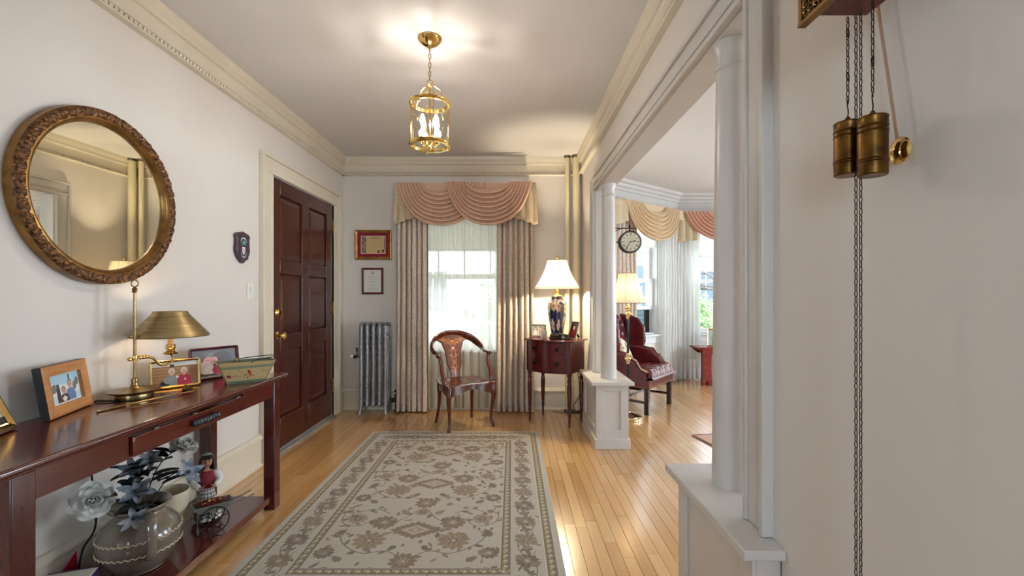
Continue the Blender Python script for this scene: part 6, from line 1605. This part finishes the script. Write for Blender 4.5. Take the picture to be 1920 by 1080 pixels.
m = MB(); m.tube([(x, -0.046, 0.384) for x in [lerp(-0.33, 0.33, k / 20) for k in range(21)]], 0.006, 6); m.tube([(x, -0.044, 0.352) for x in [lerp(-0.34, 0.34, k / 20) for k in range(21)]], 0.005, 6); m.build('welt', LEA, t, weld=False)
# back: tufted inside, plain outside
def backf(u, v):
    x = lerp(-0.30, 0.30, u); z = lerp(0.44, 1.07 - 0.05 * abs(2 * u - 1) ** 2.5, v); y = 0.50 + 0.16 * (z - 0.44) / 0.62
    k = min(1, min(u, 1 - u, (1 - v) * 1.2) / 0.12); rnd = math.sqrt(max(0, 1 - (1 - k) ** 2))
    return (x, y - 0.055 * rnd + tuft(x, z - 0.60, 0.125, 0.105, 0.032, 0.022), z)
m = MB(); m.grid(backf, 48, 48); m.build('tufted_back', LEA, t, angle=180)
for ii in range(0, 5):
    for jj in range(-2, 3):
        x = jj * 0.125 + (0.0625 if ii % 2 else 0); z = 0.60 + ii * 0.105 - (0.105 if False else 0)
        if abs(x) < 0.25:
            mb = MB(); mb.ball((0, 0, 0), (0.009, 0.006, 0.009), 8, 6); o = mb.build('button', LEA, t); o.location = (x, 0.50 + 0.16 * (z - 0.44) / 0.62 - 0.055 + 0.026, z)
m = MB(); m.grid(lambda u, v: (lerp(-0.31, 0.31, u), 0.56 + 0.16 * v + 0.03 * math.sin(PI * u), lerp(0.30, 1.06 - 0.05 * abs(2 * u - 1) ** 2.5, v)), 12, 10); m.build('outside_back', LEA, t, angle=180, solid=0.02)
# arms and wings
for s in (-1, 1):
    def armtop(v): return interp([(0, 0.455), (0.10, 0.475), (0.26, 0.575), (0.40, 0.645), (0.60, 0.660), (1, 0.665)], v)
    def armf(u, v):
        y = lerp(0.03, 0.60, v); zt = armtop(v); a = 2 * PI * u
        w = interp([(0, 0.022), (0.2, 0.026), (0.4, 0.048), (1, 0.050)], v)
        roll = interp([(0, 0.0), (0.2, 0.004), (0.4, 0.018), (1, 0.018)], v)
        # closed cross-section: inner face, rolled top leaning out, outer face
        xc = lerp(0.325, 0.295, v)
        if u < 0.3: q = u / 0.3; X, Z = xc - 0.028, lerp(0.33, zt - 0.03, q)
        elif u < 0.7:
            q = (u - 0.3) / 0.4; X = xc + roll - w * math.cos(PI * q) * (1.0); Z = zt - 0.03 + 0.042 * math.sin(PI * q)
            X = lerp(xc - 0.028, X, min(1, q * 4))
        else: q = (u - 0.7) / 0.3; X, Z = xc + lerp(roll + w, 0.028, min(1, q * 2.2)), lerp(zt - 0.03, 0.30, q)
        return (s * X, y, Z)
    m = MB(); m.grid(armf, 40, 30)
    fr = [armf(k / 40, 0) for k in range(41)]; m.add(fr, [tuple(range(len(fr)))]); m.build('arm', LEA, t, angle=70)
    P = [armf(0.30 + 0.40 * k / 16, 0.0) for k in range(17)]
    def scroll(k): v = k / 24; return v
    tr = [(s * (lerp(0.325, 0.295, v) + 0.030), lerp(0.028, 0.60, v) - 0.012, armtop(v) + 0.004) for v in [k / 26 * 0.42 for k in range(27)]]
    m = MB(); m.tube(tr, 0.013, 8, flat=(1.3, 0.6)); m.build('arm_facing', LEA, t)
    m = MB()
    for q in tr: m.ball((q[0] + 0.012 * s, q[1] - 0.003, q[2] + 0.006), 0.0048, 6, 4); m.ball((q[0] - 0.014 * s, q[1] - 0.003, q[2] + 0.006), 0.0048, 6, 4)
    m.build('nailheads', mat('nail_brass', (210, 180, 130), 0.25, 1.0), t, kind='stuff', weld=False)
    def wing(u, v):
        z = lerp(0.62, 1.06, v); front = interp([(0, 0.36), (0.25, 0.33), (0.6, 0.34), (0.85, 0.40), (1, 0.50)], v); y = lerp(0.66, front, u)
        return (s * (0.315 + 0.02 * u + 0.015 * math.sin(PI * v)), y, z - 0.05 * (1 - u) * 0 - (0.02 * u if v > 0.9 else 0))
    m = MB(); m.grid(wing, 12, 18); m.build('wing', LEA, t, angle=180, solid=0.05, sub=1)
m = MB()
for k in range(44): m.ball((lerp(-0.345, 0.345, k / 43), -0.008, 0.292), 0.0048, 6, 4)
for s in (-1, 1):
    for k in range(30): v = k / 29; m.ball((s * lerp(0.353, 0.318, v), lerp(0.01, 0.64, v), 0.292), 0.0048, 6, 4)
m.build('nailheads', mat('nail_brass', (0, 0, 0)), t, kind='stuff', weld=False)
c = CV(160, 200, (222, 212, 190)); rr = random.Random(2)
for k in range(16): c.ell(rr.uniform(10, 150), rr.uniform(10, 190), 13, 11, rr.choice([(150, 130, 96), (186, 160, 120), (120, 110, 84)]), rr.random()); c.leaf(rr.uniform(10, 150), rr.uniform(10, 190), 26, 6, rr.uniform(0, 6), (140, 130, 96))
t = thing('cushion', 'small cream patterned cushion leaning in left corner of leather chair', 'cushion', (1.300, 5.275, 0.655), math.radians(60))
def pil(sg):
    def fn(u, v):
        x, z = 2 * u - 1, 2 * v - 1; k = (1 - x ** 4) * (1 - z ** 4); pinch = 1 - 0.08 * (1 - abs(x)) * abs(z) ** 2
        return (0.115 * x * (1 - 0.06 * (1 - z * z) * 0), sg * 0.055 * max(0, k) ** 0.6 + 0.06 * z, 0.125 * z + 0.0)
    return fn
m = MB(); m.grid(pil(1), 14, 14); m.grid(pil(-1), 14, 14); m.build('cover', imat('cushion_print', c.img('cushion_print'), 0.9), t, angle=180)
m = MB(); pp = [(0.115 * a, 0.06 * b_, 0.125 * b_) for a, b_ in [(-1, -1), (-0.5, -1), (0, -1), (0.5, -1), (1, -1), (1, 0), (1, 1), (0, 1), (-1, 1), (-1, 0)]]; m.tube(pp, 0.004, 6, closed=True); m.build('piping', mat('piping_cord', (196, 180, 146), 0.8), t)

# --- hanging station clock on an iron bracket
t = thing('hanging_clock', 'round iron station clock with cream roman dial hanging on scroll bracket', 'clock', (0.927, 4.60, 1.83))
cx_ = 0.268; IR = mat('dark_iron', (0, 0, 0))
c = CV(400, 400, (206, 200, 178)); c.ell(200, 200, 196, 196, (60, 48, 40)); c.ell(200, 200, 186, 186, (212, 206, 184)); c.ell(200, 200, 120, 120, (204, 198, 174))
ROM = ['XII', 'I', 'II', 'III', 'IIII', 'V', 'VI', 'VII', 'VIII', 'IX', 'X', 'XI']
for k, w in enumerate(ROM):
    a = PI / 2 - k * PI / 6; ux, uy = math.cos(a), math.sin(a); rx, ry = uy, -ux
    wd = {'I': 10, 'V': 22, 'X': 22}; tot = sum(wd[q] for q in w); p = -tot / 2
    def PT(l, r_): return (200 + ux * r_ + rx * l, 200 + uy * r_ + ry * l)
    for q in w:
        if q == 'I': c.line([PT(p + 5, 128), PT(p + 5, 172)], 6, (44, 36, 32))
        elif q == 'V': c.line([PT(p + 2, 172), PT(p + 11, 128)], 7, (44, 36, 32)); c.line([PT(p + 20, 172), PT(p + 11, 128)], 3, (44, 36, 32))
        else: c.line([PT(p + 2, 172), PT(p + 20, 128)], 7, (44, 36, 32)); c.line([PT(p + 20, 172), PT(p + 2, 128)], 3, (44, 36, 32))
        p += wd[q]
for k in range(60):
    a = k * PI / 30; c.line([(200 + 177 * math.cos(a), 200 + 177 * math.sin(a)), (200 + 184 * math.cos(a), 200 + 184 * math.sin(a))], 2, (60, 50, 44))
textlines(c, 150, 250, 262, 1, 10, (100, 92, 80), 4, 3); textlines(c, 140, 260, 246, 1, 10, (100, 92, 80), 6, 2)
m = MB(); m.M = Matrix.Translation((cx_, 0, 0))
m.lathe([(0, -0.030), (0.100, -0.030), (0.108, -0.034), (0.113, -0.028), (0.110, -0.016), (0.106, -0.012), (0.106, 0.040), (0.110, 0.046), (0.104, 0.056), (0, 0.056)], 48, axis='y'); m.build('case', IR, t, angle=40)
m = MB(); n = 48; vs = [(cx_, -0.0312, 0)] + [(cx_ + 0.101 * math.cos(2 * PI * k / n), -0.0312, 0.101 * math.sin(2 * PI * k / n)) for k in range(n)]
fs = [(0, 1 + k, 1 + (k + 1) % n) for k in range(n)]; uv = [((0.5, 0.5), (0.5 + 0.5 * math.cos(2 * PI * k / n), 0.5 + 0.5 * math.sin(2 * PI * k / n)), (0.5 + 0.5 * math.cos(2 * PI * (k + 1) / n), 0.5 + 0.5 * math.sin(2 * PI * (k + 1) / n))) for k in range(n)]
m.add(vs, fs, uv); m.build('dial', imat('clock_dial', c.img('clock_dial'), 0.4), t)
def hand(ang, L, w, y):
    a = math.radians(90 - ang); d = Vector((math.cos(a), 0, math.sin(a))); s_ = Vector((-d.z, 0, d.x)); o_ = Vector((cx_, y, 0)); mb = MB()
    q = [o_ - d * 0.012 - s_ * w, o_ - d * 0.012 + s_ * w, o_ + d * L * 0.6 + s_ * w, o_ + d * L * 0.68 + s_ * w * 2.2, o_ + d * L, o_ + d * L * 0.68 - s_ * w * 2.2, o_ + d * L * 0.6 - s_ * w]
    mb.add([tuple(p) for p in q] + [tuple(p + Vector((0, 0.0012, 0))) for p in q], [tuple(range(7)), tuple(range(13, 6, -1))] + [(k, (k + 1) % 7, 7 + (k + 1) % 7, 7 + k) for k in range(7)]); return mb
hand(79, 0.060, 0.0028, -0.0335).build('hour_hand', BLACK, t, smooth=False); hand(214, 0.086, 0.0020, -0.0350).build('minute_hand', BLACK, t, smooth=False)
m = MB(); m.lathe([(0, 0.100), (0.014, 0.102), (0.012, 0.118), (0.007, 0.122), (0.007, 0.150), (0.013, 0.156), (0.010, 0.166), (0.006, 0.172), (0.007, 0.184), (0, 0.196)], 14, c=(cx_, 0.010, 0)); m.tube([(0.0, 0.01, 0.132), (0.10, 0.01, 0.143), (cx_ + 0.055, 0.01, 0.140)], 0.0055, 8)
for s in (-1, 1): m.tube(spline([(cx_ + 0.010 * s, 0.01, 0.104), (cx_ + 0.030 * s, 0.01, 0.106), (cx_ + 0.042 * s, 0.01, 0.118), (cx_ + 0.034 * s, 0.01, 0.124)], 4), 0.003, 6)
m.tube(spline([(0.012, 0.01, -0.03), (0.05, 0.01, 0.05), (0.10, 0.01, 0.10), (0.17, 0.01, 0.134)], 5), 0.004, 6)
m.ring((0.035, 0.01, 0.100), 0.020, 0.003, 'y', 20, 6); m.ring((0.075, 0.01, 0.118), 0.012, 0.0025, 'y', 16, 6); m.box(0, 0.008, -0.012, 0.032, -0.06, 0.16)
m.ball((cx_ - 0.122, 0.012, 0), (0.018, 0.006, 0.006), 8, 6)
m.build('bracket', IR, t, weld=False)

# --- bay curtains and valance
WSHEER = cloth_mat('white_sheer', (244, 244, 242), trans=0.28, transl=0.5, var=0.02, scale=8, bump=0)
def local_on(p0, rz, s, off, z=0.0):
    d = Vector((math.cos(rz), math.sin(rz))); nrm = Vector((math.sin(rz), -math.cos(rz)))
    return (p0[0] + d.x * s + nrm.x * off, p0[1] + d.y * s + nrm.y * off, z)
drape('window_drape', 'beige damask drape on the angled bay wall behind the hanging clock', 'curtain', local_on(A0, rzA, 0.60, 0.12), rzA, -0.30, 0.30, 2.46, 0.018, 7, 0.028, 0.9, DRAPE, 0.02)
drape('sheer_curtain', 'white sheer curtain panel right of the angled bay window', 'curtain', local_on(A0, rzA, 1.74, 0.11), rzA, -0.22, 0.20, 2.46, 0.02, 6, 0.022, 0.4, WSHEER, 0.03)
drape('sheer_curtain', 'white sheer curtain panel left of the bay window facing camera', 'curtain', local_on(A1, 0, 0.13, 0.11), 0, -0.14, 0.18, 2.46, 0.02, 5, 0.022, 1.9, WSHEER, 0.02)
BSWAG = cloth_mat('gold_pink_damask', (230, 206, 172), transl=0.12, scale=60, rgb2=(216, 186, 150), bump=0.35)
PSWAG = cloth_mat('rose_damask', (226, 180, 158), transl=0.10, scale=60, rgb2=(212, 162, 140), bump=0.35)
def bay_valance(label, p0, rz, s0, s1, swags, jabots, m_sw):
    t = thing('window_valance', label, 'valance', (p0[0], p0[1], 0), rz)
    m = MB(); m.box(s0, s1, -0.20, -0.002, 2.515, 2.54); m.build('mounting_board', JAB, t)
    m = MB(); m.quad((s0, -0.202, 2.40), (s1, -0.202, 2.40), (s1, -0.202, 2.54), (s0, -0.202, 2.54)); m.build('heading', m_sw, t)
    for (a0, a1, b0, b1, dr) in swags: swag_mesh(a0, a1, b0, b1, 2.54, 0.10, dr, -0.215, 0.03, 7, a0 * 3).build('swag', m_sw, t, angle=180)
    for (a, b_, zi, zo, ir) in jabots: jabot_mesh(a, b_, 2.54, zi, zo, -0.205, ir, 3).build('jabot', JAB, t, angle=180, solid=0.002)
    return t
bay_valance('gold and rose swagged valance over the angled bay window', A0, rzA, 0.05, 1.90, [(0.90, 0.52, 1.44, 1.80, 0.50)], [(0.06, 0.56, 2.25, 2.10, True)], BSWAG)
bay_valance('rose swagged valance over the bay window facing camera', A1, 0, 0.02, 1.75, [(0.40, 0.02, 1.05, 1.42, 0.46)], [(-0.10, 0.20, 2.06, 2.10, False), (1.30, 1.70, 2.2, 2.06, False)], PSWAG)

# --- red bench and the frame on it
t = thing('trestle_bench', 'red stained wooden bench with sloping ends below the bay window', 'bench', (3.22, 6.60, 0))
RB = mat('red_stained_wood', (150, 40, 28), 0.35, scale=4, stretch=(2, 10, 6), rgb2=(104, 22, 18), coat=0.3)
m = MB(); m.box(-0.58, 0.58, -0.15, 0.15, 0.520, 0.545); m.build('bench_top', RB, t, bevel=0.004)
for y in (-0.125, 0.105):
    m = MB(); m.M = Matrix(((1, 0, 0, 0), (0, 0, 1, 0), (0, 1, 0, 0), (0, 0, 0, 1))); m.prism([(-0.57, 0.519), (0.57, 0.519), (0.47, 0.44), (-0.47, 0.44)], y, y + 0.02); m.build('side_rail', RB, t, bevel=0.003)
for s in (-1, 1):
    pr = [(-0.13, 0.0), (-0.055, 0.0), (-0.045, 0.03), (-0.02, 0.055), (0, 0.085), (0.02, 0.055), (0.045, 0.03), (0.055, 0.0), (0.13, 0.0), (0.118, 0.14), (0.11, 0.25), (0.122, 0.519), (-0.122, 0.519), (-0.11, 0.25), (-0.118, 0.14)]
    m = MB(); m.M = Matrix(((0, 0, 1, 0), (1, 0, 0, 0), (0, 1, 0, 0), (0, 0, 0, 1))) ; m.prism([(a * 0.8, b_) for a, b_ in pr], 0.42 * s - 0.014, 0.42 * s + 0.014); m.build('end_board', RB, t, bevel=0.002)
    m = MB(); m.M = Matrix(((1, 0, 0, 0), (0, 0, 1, 0), (0, 1, 0, 0), (0, 0, 0, 1))); m.prism([(0.44 * s + a * 0.55, b_) for a, b_ in pr], -0.150, -0.127); m.build('leg_board', RB, t, bevel=0.002)
c = CV(200, 260, (198, 214, 204)); c.ell(100, 120, 60, 80, (170, 194, 186)); person(c, 100, 150, 46, (150, 170, 166), (120, 110, 100))
framed('photo_frame', 'pale gold framed picture standing on the red bench', 'picture frame', 0.20, 0.26, 0.02, 0.014, mat('soft_gold_frame', (0, 0, 0)), c.img('bench_photo'), (2.93, 6.56, 0.5455), math.radians(-24), lean=0.2, easel=True)

# --- rug corner in the living room
c = CV(360, 300, (196, 160, 140)); c.rect(0, 0, 360, 4, (96, 50, 44)); c.rect(0, 0, 4, 300, (96, 50, 44)); c.rect(0, 297, 360, 300, (120, 70, 60)); rr = random.Random(6)
for k in range(60): c.ell(rr.uniform(24, 350), rr.uniform(24, 280), 9, 7, rr.choice([(150, 84, 70), (210, 190, 160), (120, 96, 110)]), rr.random())
t = thing('rug', 'rose coloured patterned rug corner on the bright living room floor', 'rug', (2.556, 3.286, 0.0008), math.radians(11))
m = MB(); m.box(-0.72, 0.9, -1.0, 1.04, 0, 0.008); m.build('backing', mat('rug_backing', (0, 0, 0)), t, bevel=0.002)
m = MB(); m.quad((-0.72, -1.0, 0.0085), (0.9, -1.0, 0.0085), (0.9, 1.04, 0.0085), (-0.72, 1.04, 0.0085)); m.build('pile', imat('small_rug', c.img('small_rug'), 0.95), t)

# ================================================================== OUTSIDE THE WINDOWS
GRASS = mat('lawn', (120, 130, 104), 0.9, scale=3, rgb2=(100, 110, 88))
m = MB(); m.box(-14, 24, 5.45, 40, -0.75, -0.65); o = m.build('ground', GRASS); struct(o)
BUSHM = mat('bush_leaves', (150, 176, 120), 0.6, scale=3, rgb2=(104, 136, 82))
def bush(label, x, y, rx, ry, rz_, n, seed):
    t = thing('bush', label, 'bush', (x, y, -0.65)); r = random.Random(seed); m = MB()
    for k in range(n):
        a = r.uniform(0, 2 * PI); cz = r.uniform(-0.3, 1); q = math.sqrt(1 - cz * cz); R = r.uniform(0.75, 1.05)
        p = Vector((rx * q * math.cos(a) * R, ry * q * math.sin(a) * R, rz_ * (0.45 + 0.55 * cz * R))); d = Vector((r.uniform(-1, 1), r.uniform(-1, 1), r.uniform(-0.4, 1))).normalized(); s_ = d.orthogonal().normalized() * 0.030; L = r.uniform(0.05, 0.09)
        m.add([tuple(p), tuple(p + d * L * 0.5 + s_), tuple(p + d * L), tuple(p + d * L * 0.5 - s_)], [(0, 1, 2, 3)])
    m.build('foliage', BUSHM, t, kind='stuff', weld=False, normals=False, smooth=False)
    m = MB(); m.ball((0, 0, rz_ * 0.45), (rx * 0.8, ry * 0.8, rz_ * 0.45), 14, 10); m.build('inner_growth', mat('bush_inside', (86, 112, 70), 0.9), t)
    m = MB(); m.tube([(0, 0, 0), (0, 0, rz_ * 0.4)], 0.04, 8); m.build('stem', mat('bark', (96, 84, 72), 0.9), t)
bush('round green bush left outside the bay window facing camera', 4.15, 10.2, 0.75, 0.6, 1.5, 2600, 1)
bush('taller green bush behind the round one outside the bay window', 4.45, 11.8, 0.95, 0.8, 2.15, 2600, 2)
bush('low green bush right outside the bay window facing camera', 5.75, 10.6, 0.7, 0.6, 1.25, 1800, 3)
def tree(label, x, y, h_, seed):
    t = thing('bare_tree', label, 'tree', (x, y, -0.65)); r = random.Random(seed); tr = MB(); br = MB()
    tr.tube([(0, 0, 0), (0.05, 0, h_ * 0.3), (0, 0.05, h_ * 0.55)], [0.16, 0.12, 0.09], 8)
    def grow(p, d, L, rad, dep):
        q = p + d * L; br.tube([p, p + d * L * 0.5 + Vector((r.uniform(-.05, .05), 0, r.uniform(-.05, .05))) * L, q], [rad, rad * 0.8, rad * 0.55], 5)
        if dep:
            for k in range(3): grow(p + d * L * r.uniform(0.5, 1.0), (d + Vector((r.uniform(-.8, .8), r.uniform(-.8, .8), r.uniform(-.4, .6)))).normalized(), L * r.uniform(0.55, 0.8), rad * 0.55, dep - 1)
    for k in range(5): grow(Vector((0, 0, h_ * (0.3 + 0.06 * k))), Vector((math.cos(k * 1.3), math.sin(k * 1.3), 0.5)).normalized(), h_ * 0.32, 0.06, 4)
    tr.build('trunk', mat('bark', (0, 0, 0)), t); br.build('branches', mat('bark', (0, 0, 0)), t, kind='stuff', weld=False, normals=False)
tree('bare tree with fine branches seen through the bay window', 7.0, 12.9, 4.0, 4)
def house(label, x0, x1, y0, y1, h_, wall_m, wins):
    t = thing('neighbour_house', label, 'house', ((x0 + x1) / 2, y0, -0.65)); w = (x1 - x0) / 2; d = y1 - y0
    m = MB(); z = 0.0
    m.box(-w, w, 0.02, d, 0, h_); m.build('house_wall', wall_m, t)
    m = MB(); z = 0.0
    while z < h_ - 0.01: m.add([(-w, 0.018, z), (w, 0.018, z), (w, -0.006, z), (-w, -0.006, z), (-w, 0.018, z + 0.16), (w, 0.018, z + 0.16)], [(0, 1, 2, 3), (3, 2, 5, 4)]); z += 0.16
    m.build('clapboards', wall_m, t, kind='stuff', weld=False, normals=False, smooth=False)
    m = MB(); m.add([(-w - 0.3, -0.3, h_), (w + 0.3, -0.3, h_), (w + 0.3, d / 2, h_ + 2.2), (-w - 0.3, d / 2, h_ + 2.2), (w + 0.3, d + 0.3, h_), (-w - 0.3, d + 0.3, h_)], [(0, 1, 2, 3), (3, 2, 4, 5), (0, 3, 5), (1, 4, 2), (0, 5, 4, 1)]); m.build('roof', mat('slate_roof', (110, 112, 118), 0.8, scale=8), t, smooth=False)
    for (wx, wz) in wins:
        m = MB(); m.box(wx - 0.52, wx + 0.52, -0.05, 0.02, wz - 0.08, wz + 1.38); f = m.build('window', mat('sash_paint', (0, 0, 0)), t)
        m = MB(); m.box(wx - 0.44, wx - 0.02, -0.056, -0.04, wz, wz + 1.3); m.box(wx + 0.02, wx + 0.44, -0.056, -0.04, wz, wz + 1.3); m.build('pane', mat('dark_window', (70, 88, 104), 0.1, var=0.1), f)
house('grey green clapboard neighbour house seen through the angled bay window', 1.6, 5.4, 15.0, 22.0, 6.0, mat('teal_siding', (130, 158, 164), 0.7, var=0.03), [(-1.0, 1.6), (1.0, 1.6), (-1.0, 4.0), (1.0, 4.0)])
house('pale grey neighbour house beyond the bushes', 6.8, 13.0, 19.0, 27.0, 6.2, mat('grey_siding', (186, 190, 194), 0.7, var=0.03), [(-1.8, 1.6), (0.2, 1.6), (2.0, 1.6), (-1.8, 4.2), (0.2, 4.2)])
# porch in front of the hall window
t = thing('porch_railing', 'white porch railing with balusters outside the hall window', 'railing', (-0.8, 6.9, -0.05))
PW_ = mat('porch_white', (232, 238, 240), 0.5, var=0.02)
m = MB(); m.box(-2.6, 1.6, -0.04, 0.04, 0.88, 0.94); m.build('top_rail', PW_, t); m = MB(); m.box(-2.6, 1.6, -0.03, 0.03, 0.12, 0.17); m.build('bottom_rail', PW_, t)
m = MB(); m.box(-0.016, 0.016, -0.016, 0.016, 0.17, 0.88); bal = m.build('baluster', PW_, t, smooth=False); bal.location = (-2.5, 0, 0)
for q in (-2.57, 1.57):
    m = MB(); m.box(q - 0.05, q + 0.05, -0.05, 0.05, 0, 1.05); m.build('post', PW_, t, bevel=0.006)
for k in range(1, 34):
    c_ = bal.copy(); COL.objects.link(c_); c_.parent = t; c_.location = (-2.5 + k * 0.12, 0, 0)
m = MB(); m.box(-3.6, 0.9, 5.45, 7.0, -0.20, -0.05); struct(m.build('floor_porch', mat('porch_boards', (150, 158, 164), 0.6, scale=4, stretch=(20, 1, 1))))
bush('soft green bush beyond the porch railing outside the hall window', 0.4, 9.5, 1.3, 0.8, 2.6, 2600, 7)
house('pale house front across the street seen through the hall sheers', -7.0, -0.6, 15.0, 22.0, 4.6, mat('white_siding', (226, 226, 224), 0.7, var=0.02), [(-1.6, 1.4), (1.2, 1.4)])
t = thing('lamp_shape', 'pale two-armed lamp shape seen through the hall sheers', 'lamp', (-0.573, 5.72, -0.05))  # lamp shape at the hall window, modelled beyond the glass
m = MB(); m.tube([(0, 0, 0), (0, 0, 1.17)], 0.014, 10); m.tube([(-0.075, 0, 0.84), (0.075, 0, 0.84)], 0.007, 8); m.lathe([(0, 0), (0.10, 0), (0.09, 0.03), (0.02, 0.05), (0, 0.05)], 20)
for s in (-1, 1): m.tube([(0.05 * s, 0, 0.84), (0.05 * s, 0, 0.98)], 0.011, 8)
m.build('stand', mat('stand_metal', (140, 146, 146), 0.4, 0.5), t, weld=False)
m = MB(); m.lathe([(0.128, 1.04), (0.120, 1.10), (0.095, 1.155), (0.04, 1.17), (0, 1.172)], 24); m.build('lamp_shade', mat('grey_green_shade', (150, 172, 170), 0.6), t, solid=0.003)
